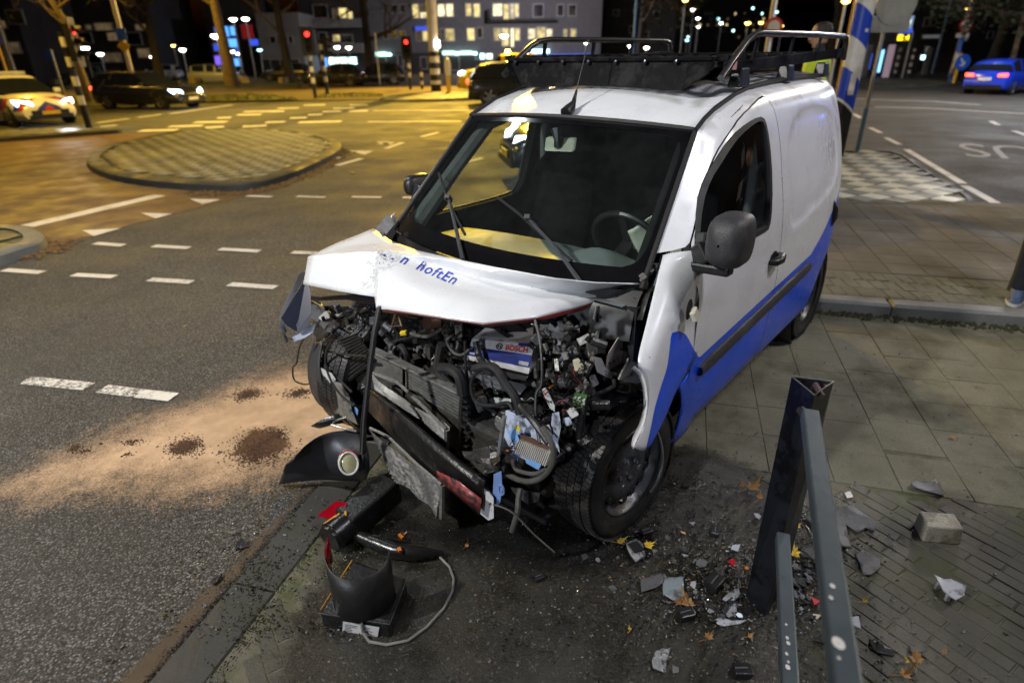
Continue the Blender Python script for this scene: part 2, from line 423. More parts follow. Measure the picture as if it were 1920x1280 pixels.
for q in ((262, 246, 333, 244), (317, 238, 380, 236), (364, 230, 425, 229), (407, 222, 433, 221), (445, 216, 490, 215), (457, 210, 520, 209),
          (455, 238, 500, 236), (498, 230, 535, 229), (544, 222, 575, 221), (578, 216, 604, 215), (605, 210, 640, 209), (503, 210, 533, 209),
          (560, 230, 640, 228), (625, 204, 665, 203), (655, 198, 690, 197), (520, 204, 560, 203), (570, 198, 610, 197), (385, 240, 420, 238), (655, 209, 690, 208)): stripe(*q, .5)
for q in ((1605, 186, 1750, 191), (1640, 201, 1750, 204), (1750, 204, 1935, 215), (1750, 191, 1838, 197)): stripe(*q, .16)
for q in ((1600, 214, 1614, 222), (1631, 240, 1652, 250), (1661, 259, 1687, 272), (1699, 281, 1805, 345), (1808, 349, 1887, 393)): stripe(*q, .13)
for q in ((1858, 228, 1872, 235), (1900, 246, 1935, 258), (1600, 160, 1680, 166), (1790, 172, 1850, 178)): stripe(*q, .13)
def tri(pts, name='shark_tooth_marking'):
    q = MB(); q.add([W(*p) + Vector((0, 0, .009)) for p in pts], [(0, 1, 2)]); struct(q.obj(name, M_PAINT))
for p in (((155, 433), (176, 444), (228, 429)), ((264, 400), (292, 411), (324, 402)), ((356, 374), (380, 384), (414, 375)),
          ((704, 271), (742, 272), (722, 268)), ((652, 283), (700, 284), (684, 291)), ((705, 266), (742, 268), (724, 272))): tri(p)
tm, tf = textmesh('BUS')
q = MB(); ang = math.atan2(-.7, -.7)
c0 = W(1942, 288)
ex = (W(1785, 283) - W(1925, 290)).normalized(); ey = Vector((-ex.y, ex.x, 0))
q.add([c0 + ex * (s - .35) * 1.9 + ey * (t - .5) * 2.1 + Vector((0, 0, .008)) for s, t in tm], tf)
struct(q.obj('bus_lane_lettering', M_PAINTW))

# pavers share a few meshes
def paver_mesh(name, lx, ly, h_, ch, m_, wob=.0):
    b = MB(); x, y = lx / 2, ly / 2
    r0 = [(-x, -y, 0), (x, -y, 0), (x, y, 0), (-x, y, 0)]
    r1 = [(a, b_, h_ - ch) for a, b_, _ in r0]
    r2 = [(a * (1 - ch / x) + random.uniform(-wob, wob), b_ * (1 - ch / y) + random.uniform(-wob, wob), h_) for a, b_, _ in r0]
    b.v = [Vector(p) for p in r0 + r1 + r2]
    for o in (0, 4):
        for i in range(4): b.f.append([o + i, o + (i + 1) % 4, o + 4 + (i + 1) % 4, o + 4 + i])
    b.f.append([8, 9, 10, 11])
    me = bpy.data.meshes.new(name); me.from_pydata([tuple(p) for p in b.v], [], b.f); me.materials.append(m_); return me
def place(name, me, loc, rz, parent, tilt=.004, zj=.002):
    o = bpy.data.objects.new(name, me); col.objects.link(o); o.parent = parent
    o.location = (loc[0], loc[1], loc[2] + random.uniform(-zj, zj)); o.rotation_euler = (random.gauss(0, tilt), random.gauss(0, tilt), rz + random.gauss(0, tilt))
    return o
def project(p):
    d = Vector(p) - CAM; z = d.dot(cF)
    return (960 + FPX * d.dot(cR) / z, 640 - FPX * d.dot(cU) / z) if z > .1 else None
def seen(p, mgn=60):
    q = project(p); return q is not None and -mgn < q[0] < 1920 + mgn and -mgn < q[1] < 1280 + mgn
# near pavement, level with the road
pave = struct(sheet('pavement', [G(-1.36, -.4), G(4.7, -.4), G(4.7, 4.95), G(-1.36, 4.95)], M_BED, .0165))
slabs = [paver_mesh('slab', .2925, .3035, .022, .0025, M_SLAB, .0008) for _ in range(4)]
for i in range(-10, 11):
    off = random.choice((0, .0, .04, .08, -.03))
    for j in range(8):
        u, v = 1.463 + .1475 + .295 * i, 2.66 + .15 + off * (j > 0) + .306 * j
        if u < -1.2 or v > 4.86 or not seen(G(u, v), 120): continue
        place('slab', random.choice(slabs), G(u, v, 0), GRID, pave, .003, .0015)
for i in range(-3, 11):      # cut slabs along the brick edge
    pass
bricks = [paver_mesh('brick', .206, .056, .021, .003, M_BRICK, .001) for _ in range(5)]
bang = R(-42); spots = []
for i in range(-30, 32):
    for j in range(-66, 66):
        a = (i + (.5 if j % 2 else 0)) * .210; b_ = j * .0595
        u = .7 + a * math.cos(bang) - b_ * math.sin(bang); v = 1.6 + a * math.sin(bang) + b_ * math.cos(bang)
        if -1.28 < u < 3.4 and .3 < v < 2.60 and seen(G(u, v), 90): spots.append(((G(u, v) - CAM).length, u, v))
spots.sort(); rest = MB()
# the corner towards the road lies under trodden dirt: keep the single bricks for where they show
clear = [s for s in spots if not (s[1] < .25 and s[2] > .2)]
cover = [s for s in spots if s not in clear]
for s in clear[:300]: place('brick', random.choice(bricks), G(s[1], s[2]), GRID + bang, pave, .006, .002)
for s in clear[300:] + cover:
    rest.box(G(s[1], s[2], .0095), (.205, .0555, .02), Euler((0, 0, GRID + bang)).to_matrix(), top=.97)
if rest.v: stuff(rest.obj('paving_bricks', M_BRICK, pave))
fk = struct(sheet('flush_kerb_bed', [G(-1.55, -.6), G(-1.35, -.6), G(-1.35, 16), G(-1.55, 16)], M_BED, .005))
kst = paver_mesh('kerb_stone', .185, .99, .024, .006, M_KERBD)
for k in range(16): place('kerb_stone', kst, G(-1.45, -.1 + k), GRID, fk, .002, .001)
# raised footway behind the kerb
foot = MB(); foot.prism([G(-1.3, 5.11, 0), G(4.32, 5.11, 0), G(4.32, 9.1, 0), G(-1.3, 9.1, 0)], (0, 0, .1035))
foot = struct(foot.obj('footway', M_BED))
kb = paver_mesh('kerb_stone', .99, .16, .115, .02, M_KERB)
for k in range(-2, 5): place('kerb_stone', kb, G(k + .2, 5.03), GRID, foot, .003, .002)
sbr = [paver_mesh('brick', .098, .205, .02, .004, M_BRICK, .003) for _ in range(4)]
bst = stone('footway_brick', (.12, .116, .085), .9, .2, 25, .8, spec=.25, moss=(.06, .068, .02), mscale=4, mlo=.52)
for me in sbr: me.materials[0] = bst
for j in range(3):
    for i in range(-10, 42):
        u = .0 + i * .104 + j * .035 * 1.5
        if .2 < u < 4.28: place('brick', random.choice(sbr), G(u, 5.225 + j * .212, .088), GRID + .12, foot, .01, .003)
fsl = [paver_mesh('slab', .292, .296, .02, .003, M_SLAB) for _ in range(3)]
fst = stone('footway_slab', (.115, .103, .078), .95, .14, 22, .5, spec=.2, moss=(.10, .095, .07), mscale=1.2, mlo=.52)
for me in fsl: me.materials[0] = fst
for i in range(-6, 10):
    off = random.choice((0, .15, .05))
    for j in range(11):
        u, v = 1.46 + .2975 * i, 5.93 + .302 * j + off * 0
        if u > 4.2 or not seen(G(u, v), 60): continue
        place('slab', random.choice(fsl), G(u, v, .088), GRID, foot, .003, .0012)
# traffic islands: kerb ring, pale edging, checkered pavers
def island(name, contour, top, tile, rot, lay, mats, edge=.16, edge_mat=None, grow=.11):
    pts = smoothpoly([Vector((p.x, p.y)) for p in contour], 2)
    cen = sum(pts, Vector((0, 0))) / len(pts)
    def shrink(d):
        out = []; n = len(pts)
        for i in range(n):
            t = (pts[(i + 1) % n] - pts[i - 1]).normalized(); nn = Vector((-t.y, t.x))
            if nn.dot(cen - pts[i]) < 0: nn = -nn
            out.append(pts[i] + nn * d)
        return out
    a, b, c, e = pts, shrink(.02), shrink(.06), shrink(edge)
    q = MB(); q.grid([[(p.x, p.y, z) for p in r_] for r_, z in ((a, 0), (b, top - .03), (c, top), (e, top))], close=True)
    core = MB(); inner = shrink(edge + .003)
    core.add([(p.x, p.y, top - .02) for p in inner], [list(range(len(inner)))])
    root = struct(core.obj(name, M_BED))
    kp = q.obj('kerb', M_KERBD if edge_mat is None else edge_mat, root, True)
    cand = []
    lim = shrink(edge + tile[0] * .30); xs = [p.x for p in lim]; yy = [p.y for p in lim]
    n = int((max(xs) - min(xs) + max(yy) - min(yy)) / min(tile)) + 2
    for i in range(-n, n):
        for j in range(-n, n):
            x, y = (i + (lay * (j % 2))) * (tile[0] + .006), j * (tile[1] + .006)
            p = Vector((cen.x + x * math.cos(rot) - y * math.sin(rot), cen.y + x * math.sin(rot) + y * math.cos(rot)))
            if inside(p, lim): cand.append(((p - Vector((0, 0))).length, p, (i + (j if lay == 0 else 0)) % 2))
    cand.sort(key=lambda c_: c_[0])
    mm = [[paver_mesh('tile', tile[0], tile[1], .028, .006, m_, .003) for _ in range(3)] for m_ in mats]
    ex = [MB(), MB()]
    for k, (d, p, par) in enumerate(cand):
        if k < 300: place('tile', random.choice(mm[par]), (p.x, p.y, top - .025), rot, root, .012, .003)
        else: ex[par].box((p.x, p.y, top - .01), (tile[0], tile[1], .025), Euler((0, 0, rot)).to_matrix(), top=.95)
    for e_, m_ in zip(ex, mats):
        if e_.v: stuff(e_.obj('tiles', m_, root))
    return root
island('traffic_island', [W(*p) for p in ((158, 306), (172, 326), (225, 344), (320, 355), (430, 362), (480, 358), (540, 340), (600, 314), (645, 288), (640, 272), (590, 257), (530, 250), (440, 248), (340, 252), (260, 268), (195, 284))],
       .13, (.21, .21), GRID + R(8), 0, (M_LIGHTT, M_DARKT), .26)
island('traffic_island', [W(*p) for p in ((1400, 296), (1600, 291), (1690, 294), (1722, 318), (1785, 358), (1838, 392), (1815, 401), (1600, 400), (1400, 396))],
       .11, (.30, .30), GRID + R(45), 0, (stone('white_tile', (.36, .36, .30), .6, .15, 20, .5, moss=(.2, .2, .13), mscale=3, mlo=.56), M_DARKT), .12)
island('traffic_island', [W(*p) for p in ((-120, 520), (-120, 438), (0, 436), (60, 438), (92, 452), (90, 470), (40, 485), (0, 500))], .12, (.3, .3), GRID, 0, (M_DARKT, M_DARKT), .2, M_KERB)
island('traffic_island', [W(*p) for p in ((-400, 292), (-100, 275), (150, 256), (235, 250), (225, 246), (100, 247), (-200, 262), (-400, 272))], .13, (.3, .3), GRID, 0, (M_DARKT, M_DARKT), .2)
island('traffic_island', [W(*p) for p in ((700, 191), (760, 193), (880, 189), (1000, 182), (1000, 176), (860, 174), (740, 181))], .12, (.3, .3), GRID, 0, (M_LIGHTT, M_DARKT), .2)
island('traffic_island', [W(*p) for p in ((1560, 160), (1700, 164), (1800, 163), (1800, 153), (1680, 150), (1560, 152))], .12, (.6, .6), GRID, 0, (M_DARKT, M_DARKT), .2)

# loose layers on the ground
def ground_layer(name, px, m_, z, rimw=.25, step=.05, world=None, rmax=1.5):
    poly = world or [W(*p) for p in px]; poly = smoothpoly([Vector((p.x, p.y)) for p in poly], 2)
    vs, fs = cdt(poly, step=step)
    me = bpy.data.meshes.new(name); me.from_pydata([(p.x, p.y, z) for p in vs], [], fs); me.materials.append(m_)
    at = me.attributes.new('rim', 'FLOAT', 'POINT'); seg = [(poly[i], poly[(i + 1) % len(poly)]) for i in range(len(poly))]
    for i, p in enumerate(vs):
        d = 9
        for a, b in seg:
            ab = b - a; t = max(0, min(1, (p - a).dot(ab) / max(1e-9, ab.dot(ab)))); d = min(d, (p - a - ab * t).length)
        at.data[i].value = min(rmax, d / rimw)
    o = bpy.data.objects.new(name, me); col.objects.link(o); return stuff(o)
M_SAND = layer('absorbent_sand', (.48, .33, .21), .95, .95, .25, 140, spec=.2)
ground_layer('sand_spill', ((-300, 1010), (-200, 900), (0, 872), (95, 832), (140, 815), (230, 770), (330, 742), (430, 690), (540, 668), (680, 660), (900, 700), (900, 860), (690, 905), (620, 915), (520, 940), (430, 975), (300, 985), (120, 975), (20, 1005)), M_SAND, .012, .46, rmax=1.45)
M_STAIN = layer('granule_stain', (.085, .038, .018), .9, .2, .6, 90)
for cx, cy, rx, ry in ((487, 836, 82, 44), (350, 838, 58, 28), (462, 740, 46, 18), (560, 737, 38, 13), (142, 838, 26, 13), (250, 829, 30, 9)):
    ground_layer('granule_stain', [(cx + rx * math.cos(a) * (1 + .25 * math.sin(3 * a)), cy + ry * math.sin(a) - .18 * rx * math.cos(a)) for a in [k * .5236 for k in range(12)]], M_STAIN, .0145, .16, .02, rmax=.75)
M_GRAN = mat('brown_granules', (.085, .04, .02), .9, 0, .5, 60)
gr = MB()
for cx, cy, rx, ry, n_ in ((485, 838, 62, 34, 900), (520, 815, 25, 15, 200), (350, 838, 44, 20, 500), (462, 740, 36, 12, 300), (560, 737, 32, 9, 260), (140, 840, 18, 9, 90), (160, 845, 14, 5, 40), (250, 829, 26, 7, 60), (240, 851, 14, 4, 30), (480, 858, 55, 16, 160)):
    for _ in range(n_ * 2):
        a = random.random() * 6.283; r_ = min(1.3, abs(random.gauss(0, .5))); p = W(cx + rx * r_ * math.cos(a), cy - 0.1 * rx * math.cos(a) + ry * r_ * math.sin(a), .013)
        s = random.uniform(.0015, .0045)
        gr.box(p, (s * 2, s * 1.4, s), (random.random(), random.random(), random.random() * 3))
stuff(gr.obj('brown_granules', M_GRAN))
M_DIRT = layer('trodden_dirt', (.026, .023, .016), .6, .6, 1.0, 110, c2=(.011, .012, .005), speck=(.12, .11, .09), wet=.38)
ground_layer('dirt_layer', None, M_DIRT, .027, .35, .06, world=[G(-1.34, 3.2), G(.6, 2.9), G(.95, 2.3), (G(.75, 1.4)), G(.9, .3), G(-1.34, .2)], rmax=.80)
M_SILT = layer('gutter_silt', (.085, .062, .04), .95, .6, .8, 150)
ground_layer('gutter_silt', None, M_SILT, .016, .07, .04, world=[G(-1.72, -.2), G(-1.53, -.2), G(-1.53, 2.6), G(-1.60, 2.6), G(-1.66, 1.5)])
M_OIL = layer('spilled_oil', (.006, .006, .006), .12, .75, 1.0, 260, spec=.6)
ground_layer('oil_spill', ((620, 960), (700, 940), (830, 960), (1000, 940), (1130, 980), (1260, 960), (1290, 1000), (1250, 1060), (1180, 1120), (1080, 1130), (960, 1110), (860, 1080), (760, 1060), (640, 1050)), M_OIL, .032, .22)
# moss and leaf litter along the kerb feet
def litter(name, pts, n_, sp, m_, smin=.008, smax=.03, flat=.6, z=.0):
    q = MB()
    for _ in range(n_):
        t = random.random() * (len(pts) - 1); i = int(t); p = pts[i].lerp(pts[i + 1], t - i)
        s = random.uniform(smin, smax); p = p + Vector((random.gauss(0, sp), random.gauss(0, sp), z + s * flat * .4))
        b = [Vector((random.uniform(-1, 1), random.uniform(-1, 1), 0)).normalized() * s for _ in range(1)][0]
        o = Vector((-b.y, b.x, 0)) * random.uniform(.5, 1); up = Vector((0, 0, s * flat * random.uniform(.4, 1.3)))
        q.add([p - b, p - o, p + b, p + o, p + up, p - Vector((0, 0, s * .3))], [(0, 1, 4), (1, 2, 4), (2, 3, 4), (3, 0, 4)])
    return stuff(q.obj(name, m_, fix=False))
kl = [G(.9 + .1 * i, 4.9) for i in range(36)]
litter('moss', kl, 1500, .035, M_MOSS, .008, .03, 1.0)
litter('moss', [W(1575, 402), W(1700, 404), W(1825, 403)], 900, .06, M_MOSS, .01, .04, 1.0)
M_LITTER = mat('dead_leaf_litter', (.16, .085, .025), .9, 0, .6, 20)
litter('leaf_litter', kl, 160, .04, M_LITTER, .01, .02, .5)
litter('leaf_litter', [W(360, 363), W(450, 364), (W(520, 350)), W(590, 325), W(640, 292), W(640, 280)], 900, .09, M_LITTER, .015, .05, .6)
litter('leaf_litter', [W(-20, 492), W(60, 480), W(105, 468), W(120, 455)], 260, .08, M_LITTER, .01, .04, .6)
litter('moss', [G(-1.34, .3 + .1 * i) for i in range(20)], 500, .03, M_MOSS, .002, .007, .8, .024)
litter('moss', [W(470, 1110), W(500, 1060), W(440, 1180), W(520, 1190)], 420, .05, M_MOSS, .002, .007, .8, .024)
litter('moss', [W(1330, 1060), W(1440, 1180), W(1200, 1160), W(1260, 1260)], 500, .10, M_MOSS, .002, .007, .8, .024)
M_GRIT = mat('pale_grit', (.17, .165, .15), .8, 0, .5, 60)
q = MB()
for _ in range(1500):
    u, v = random.uniform(-1.3, 2.6), random.uniform(.3, 4.5)
    if random.random() < .45: u, v = random.gauss(.35, .5), random.gauss(1.5, .45)
    if u < -1.3: continue
    s = random.uniform(.0015, .005); q.box(G(u, v, .026), (s * 2, s * 1.5, s), (random.random(), random.random(), random.random() * 3))
stuff(q.obj('grit', M_GRIT))
# ------------------------------------------------------------------ shared background materials
M_POLEG = mat('galvanised_pole', (.30, .31, .32), .45, .6, .15, 6)
M_WHITEP = mat('white_pole_paint', (.72, .70, .66), .45, 0, .08, 4)
M_BLACKP = mat('black_paint', (.012, .012, .014), .45, 0, .2, 6)
M_BLKPL = mat('black_plastic', (.012, .012, .013), .38, 0, .3, 10)
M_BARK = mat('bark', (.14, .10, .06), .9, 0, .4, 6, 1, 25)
M_BARKSH = mat('shaded_bark', (.035, .028, .02), .9, 0, .4, 6, 1, 25)  # bark with shade put into its colour, for trees that stand unlit
M_TWIG = mat('twigs', (.11, .075, .045), .9, 0, .3, 4)
M_EVER = mat('evergreen_leaves', (.028, .035, .014), .8, 0, .5, 3)
M_BRKW = mat('grey_facade', (.15, .145, .15), .85, 0, .12, 1.5, .4, 20)
M_DARKW = mat('dark_facade', (.045, .04, .038), .85, 0, .2, 1)
M_PALEW = mat('pale_facade', (.26, .255, .25), .8, 0, .12, 1)
M_DGLASS = mat('dark_pane', (.01, .011, .014), .12, 0, .2, 2)
M_FRAME = mat('window_frame_paint', (.40, .39, .37), .5, 0, .1, 3)
E_WARM = room('lit_room', (1, .78, .30), 1.25); E_PALE = room('lit_room_pale', (1, .86, .50), 1.8); E_DIM = room('lit_room_dim', (1, .68, .34), .13)
E_BLUE = emit('lit_shop_blue', (.10, .38, 1), 1.8); E_WHITE = emit('lit_shop_white', (.85, 1, .92), 2.6); E_CYAN = emit('lit_sign_cyan', (.55, 1, .85), 2.6)
E_PURP = emit('lit_purple', (.22, .12, 1), 1.3); E_SIGNB = emit('lit_sign_blue', (.05, .12, .9), .9); E_RED = emit('lit_red', (1, .03, .02), 5); E_REDD = emit('lit_red_letters', (.6, .02, .03), .25)
E_LAMP = emit('lamp_glow', (1, .97, .86), 14); E_SOD = emit('sodium_glow', (1, .62, .12), 12); E_TURQ = emit('turquoise_glow', (.5, .95, 1), 5)
E_HEAD = emit('headlight_glow', (.82, .92, 1), 12); E_HEADB = emit('blue_headlight_glow', (.55, .78, 1), 16); E_TAIL = emit('tail_light_glow', (1, .08, .03), 6); E_AMB = emit('beacon_glow', (1, .62, .05), 60)
E_YEL = emit('display_yellow', (1, .75, .02), 3); E_GREY = emit('lit_stair', (.9, .95, 1), .10)

def band_mat(name, c1, c2, period, slant=0.0, z0=-1e3, base=(.012, .012, .013), phase=0., top=1e3, topc=None, rough=.4):
    mt, n, bs = nodes(name)
    sp = n.nodes.new('ShaderNodeSeparateXYZ'); lk(n, n.nodes.new('ShaderNodeTexCoord').outputs['Object'], sp.inputs[0])
    t = math_(n, 'ADD', math_(n, 'ADD', sp.outputs[2], phase), math_(n, 'MULTIPLY', sp.outputs[0], slant))
    f = math_(n, 'GREATER_THAN', math_(n, 'FRACT', math_(n, 'DIVIDE', t, period)), .5)
    o = mix(n, f, c1, c2)
    o = mix(n, math_(n, 'LESS_THAN', t, z0), o, base)
    if topc: o = mix(n, math_(n, 'GREATER_THAN', sp.outputs[2], top), o, topc)
    o = mix(n, math_(n, 'MULTIPLY', ramp(n, noise(n, 3, 5), (.45, 0.), (.7, 1.)), .25), o, (.1, .09, .08))
    lk(n, o, bs.inputs['Base Color']); bs.inputs['Roughness'].default_value = rough; return mt

# ------------------------------------------------------------------ buildings
def building(name, label, x0, x1, y, ztop, m_, wins, depth=9, bands=(), base_py=None, cat='building'):
    a, b = D(x0, 110, y), D(x1, 110, y)
    root = thing(name, label, cat, (a.x, y, 0))
    q = MB(); q.box(((b.x - a.x) / 2, depth / 2, ztop / 2), (b.x - a.x, depth, ztop)); q.obj('wall', m_, root)
    fm, pm = {}, {}
    for (wx0, wy0, wx1, wy1, em) in wins:
        p, r_ = D(wx0, wy1, y), D(wx1, wy0, y); cx, cz = (p.x + r_.x) / 2 - a.x, (p.z + r_.z) / 2; ww, hh = r_.x - p.x, r_.z - p.z
        q = MB(); q.box((0, 0, 0), (ww, .08, hh)); wn = q.obj('window', em, root, loc=(cx, -.03, cz))
        f = MB(); t = .09
        for sx in (-1, 1): f.box((sx * (ww / 2 + t / 2), -.04, 0), (t, .16, hh + 2 * t))
        for sz in (-1, 1): f.box((0, -.04, sz * (hh / 2 + t / 2)), (ww, .16, t))
        if ww > 1.6 and hh > .8:
            for k in range(1, int(ww / 1.0)): f.box((-ww / 2 + k * ww / int(ww / 1.0), -.05, 0), (.08, .1, hh))
        f.obj('window_frame', M_FRAME, wn)
    for (bx0, by, bx1, dz, m2) in bands:
        p, r_ = D(bx0, by, y), D(bx1, by, y); q = MB(); q.box(((p.x + r_.x) / 2 - a.x, -.7, p.z), (r_.x - p.x, 1.4, dz)); q.obj('balcony', m2, root)
    return root
W_, P_, DI, DG = E_WARM, E_PALE, E_DIM, M_DGLASS
shopw = [(775, 9, 784, 34, W_), (789, 10, 799, 22, DI), (789, 24, 799, 34, P_), (822, 9, 833, 31, P_), (838, 8, 849, 31, P_), (874, 8, 883, 30, W_), (889, 8, 899, 32, W_),
         (925, 8, 941, 30, P_), (945, 9, 953, 38, W_), (957, 8, 963, 36, P_), (966, 8, 972, 32, W_), (827, 55, 833, 76, DI), (837, 55, 851, 77, W_), (877, 54, 889, 76, W_), (896, 53, 904, 71, DG),
         (927, 54, 938, 76, W_), (942, 54, 953, 86, W_), (958, 54, 963, 88, P_), (966, 54, 974, 76, W_), (991, 55, 1003, 73, P_), (1007, 52, 1022, 72, W_), (1025, 55, 1035, 72, P_),
         (1057, 56, 1063, 70, W_), (1070, 55, 1080, 70, W_), (720, 60, 727, 73, DG), (733, 58, 743, 72, DG), (750, 59, 759, 72, DG), (686, 61, 693, 81, W_), (781, 59, 790, 77, DI), (794, 59, 801, 77, W_),
         (727, 104, 745, 133, E_BLUE), (747, 104, 756, 125, E_WHITE), (757, 104, 767, 133, E_BLUE), (790, 108, 800, 129, E_PURP), (893, 101, 908, 111, E_TURQ), (912, 101, 923, 111, E_WHITE),
         (720, 9, 727, 22, DG), (735, 10, 745, 24, DG), (752, 10, 760, 24, DG), (810, 104, 822, 130, DG), (835, 106, 860, 132, DG), (1045, 10, 1056, 30, DG), (1066, 10, 1080, 30, DG), (1000, 9, 1018, 32, DG)]
bld = building('apartment_building', 'grey apartment block with lit windows above a row of shops', 690, 1125, 80, 17, M_BRKW, shopw, 10, [(915, 40, 1040, .25, M_DARKW), (915, 30, 920, 1.2, M_DARKW)])
def shop_sign(body, x0, y0, x1, y1, em, y, parent):
    tm_, tf_ = textmesh(body, bold=.02); a = D(x0, y1, y); b = D(x1, y0, y); pl = parent.location
    q = MB(); q.add([Vector((a.x + (b.x - a.x) * s, y - .3, a.z + (b.z - a.z) * t)) - pl for s, t in tm_], tf_); return q.obj('sign_lettering', em, parent)
q = MB()
for x0, y0, x1, y1, em in ((705, 98, 724, 106, E_CYAN), (726, 100, 733, 105, E_TURQ), (830, 96, 852, 103, E_CYAN), (853, 98, 861, 103, E_TURQ), (863, 96, 885, 103, E_CYAN), (886, 98, 894, 103, E_TURQ), (998, 93, 1030, 100, E_TURQ), (779, 50, 803, 57, E_SIGNB), (660, 80, 673, 98, E_SIGNB), (975, 101, 1115, 106, E_SIGNB)):
    p, r_ = D(x0, y1, 79.7), D(x1, y0, 79.7); q = MB(); q.box(Vector(((p.x + r_.x) / 2, 79.7, (p.z + r_.z) / 2)) - bld.location, (r_.x - p.x, .3, r_.z - p.z)); q.obj('shop_sign', em, bld)
p, r_ = D(700, 137, 79.8), D(900, 96, 79.8)
q = MB(); q.box(Vector(((p.x + r_.x) / 2, 79.95, (p.z + r_.z) / 2 - .1)) - bld.location, (r_.x - p.x, .1, r_.z - p.z)); q.obj('shop_front', M_DARKW, bld)
building('balcony_flats', 'flats with pale balconies and a bright shop window left of the grey block', 572, 688, 78, 17, M_DARKW,
         [(626, 18, 634, 38, DI), (636, 16, 650, 34, W_), (652, 20, 660, 42, W_), (626, 66, 637, 78, W_), (600, 62, 612, 78, DG), (640, 66, 660, 80, DG), (631, 108, 652, 126, E_WHITE), (654, 108, 668, 125, E_TURQ), (617, 108, 628, 128, E_WHITE), (590, 10, 612, 34, DG), (606, 108, 615, 130, E_BLUE)],
         10, [(575, 46, 686, .9, M_PALEW), (575, 92, 686, 1.0, M_PALEW)])
building('low_grey_building', 'low grey building with small dark windows over garage doors', 492, 570, 72, 6.2, M_PALEW,
         [(508, 69, 516, 81, DG), (530, 69, 538, 81, DG), (543, 69, 548, 81, DG), (512, 112, 560, 142, M_DARKW), (496, 112, 506, 142, M_DARKW)], 8)
bl2 = building('lit_glass_building', 'dark building with blue lit screens behind the leaning orange tree', 398, 490, 76, 13, M_DARKW,
         [(421, 50, 430, 69, E_BLUE), (432, 50, 441, 67, E_BLUE), (424, 73, 445, 89, E_BLUE), (403, 52, 409, 60, E_SIGNB), (403, 82, 416, 96, E_SIGNB), (406, 105, 420, 122, E_PURP), (423, 110, 436, 123, E_BLUE), (439, 110, 452, 124, E_BLUE), (440, 92, 448, 106, E_SIGNB), (469, 74, 484, 86, E_SIGNB), (456, 47, 473, 72, E_REDD)], 8)
building('terraced_building', 'dark low building with a lit garage and dim windows on the left', 60, 300, 70, 9, M_DARKW,
         [(181, 44, 209, 57, DI), (163, 48, 171, 56, DI), (198, 100, 226, 116, E_DIM), (257, 47, 276, 57, DI), (160, 100, 190, 118, DG), (240, 62, 262, 84, DG), (150, 62, 170, 80, DG), (205, 62, 222, 76, E_DIM), (122, 70, 134, 82, DI), (262, 92, 280, 108, DI)], 8)
building('tower_block', 'dark tower block with a column of bluish stairwell windows', 200, 330, 120, 40, M_DARKW,
         [(231, 1, 241, 6, E_TURQ), (229, 9, 241, 15, E_GREY), (231, 18, 242, 22, E_TURQ), (235, 28, 247, 35, E_TURQ), (281, 4, 297, 12, E_GREY), (281, 16, 297, 30, E_GREY), (291, 13, 294, 17, E_TURQ)], 10)
rw = []
for _ in range(44):
    x, y = random.uniform(1270, 1430), random.choice((14, 24, 34, 45, 56, 68)); rw.append((x, y, x + random.uniform(2, 5), y + random.uniform(3, 5), random.choice((W_, E_DIM, E_DIM, E_TURQ, DG, DG, DG))))
building('distant_flats', 'distant dark flats dotted with small lit windows beyond the roof rack', 1262, 1440, 130, 30, M_DARKW, rw, 10)
building('brick_house', 'dark brick house with white window frames behind the bus stop', 1690, 1790, 62, 7.5, M_DARKW,
         [(1731, 35, 1742, 49, DG), (1744, 34, 1754, 48, DG), (1728, 66, 1762, 72, E_GREY), (1732, 88, 1742, 98, E_GREY), (1724, 104, 1738, 112, E_TURQ), (1815, 38, 1822, 48, E_GREY), (1806, 66, 1814, 76, E_GREY)], 8)
building('dark_apartments', 'unlit dark building behind the bare trees right of the shops', 1130, 1262, 92, 14, M_DARKW, [(1150, 20, 1160, 30, DG), (1180, 50, 1190, 62, DG), (1102, 25, 1106, 28, E_TURQ), (1205, 60, 1216, 72, DG), (1225, 22, 1236, 34, DG)], 8)
building('dark_apartments', 'long unlit building at the far left edge', -260, 55, 60, 12, M_DARKW, [(20, 20, 40, 45, DG), (-40, 20, -10, 45, DG), (15, 80, 35, 100, E_DIM), (2, 40, 10, 52, E_DIM)], 8)
building('dark_apartments', 'unlit building behind the trees at the right edge', 1800, 2150, 75, 9, M_DARKW, [(1812, 38, 1824, 48, E_GREY), (1850, 60, 1862, 72, DG), (1890, 30, 1905, 44, DG)], 8)

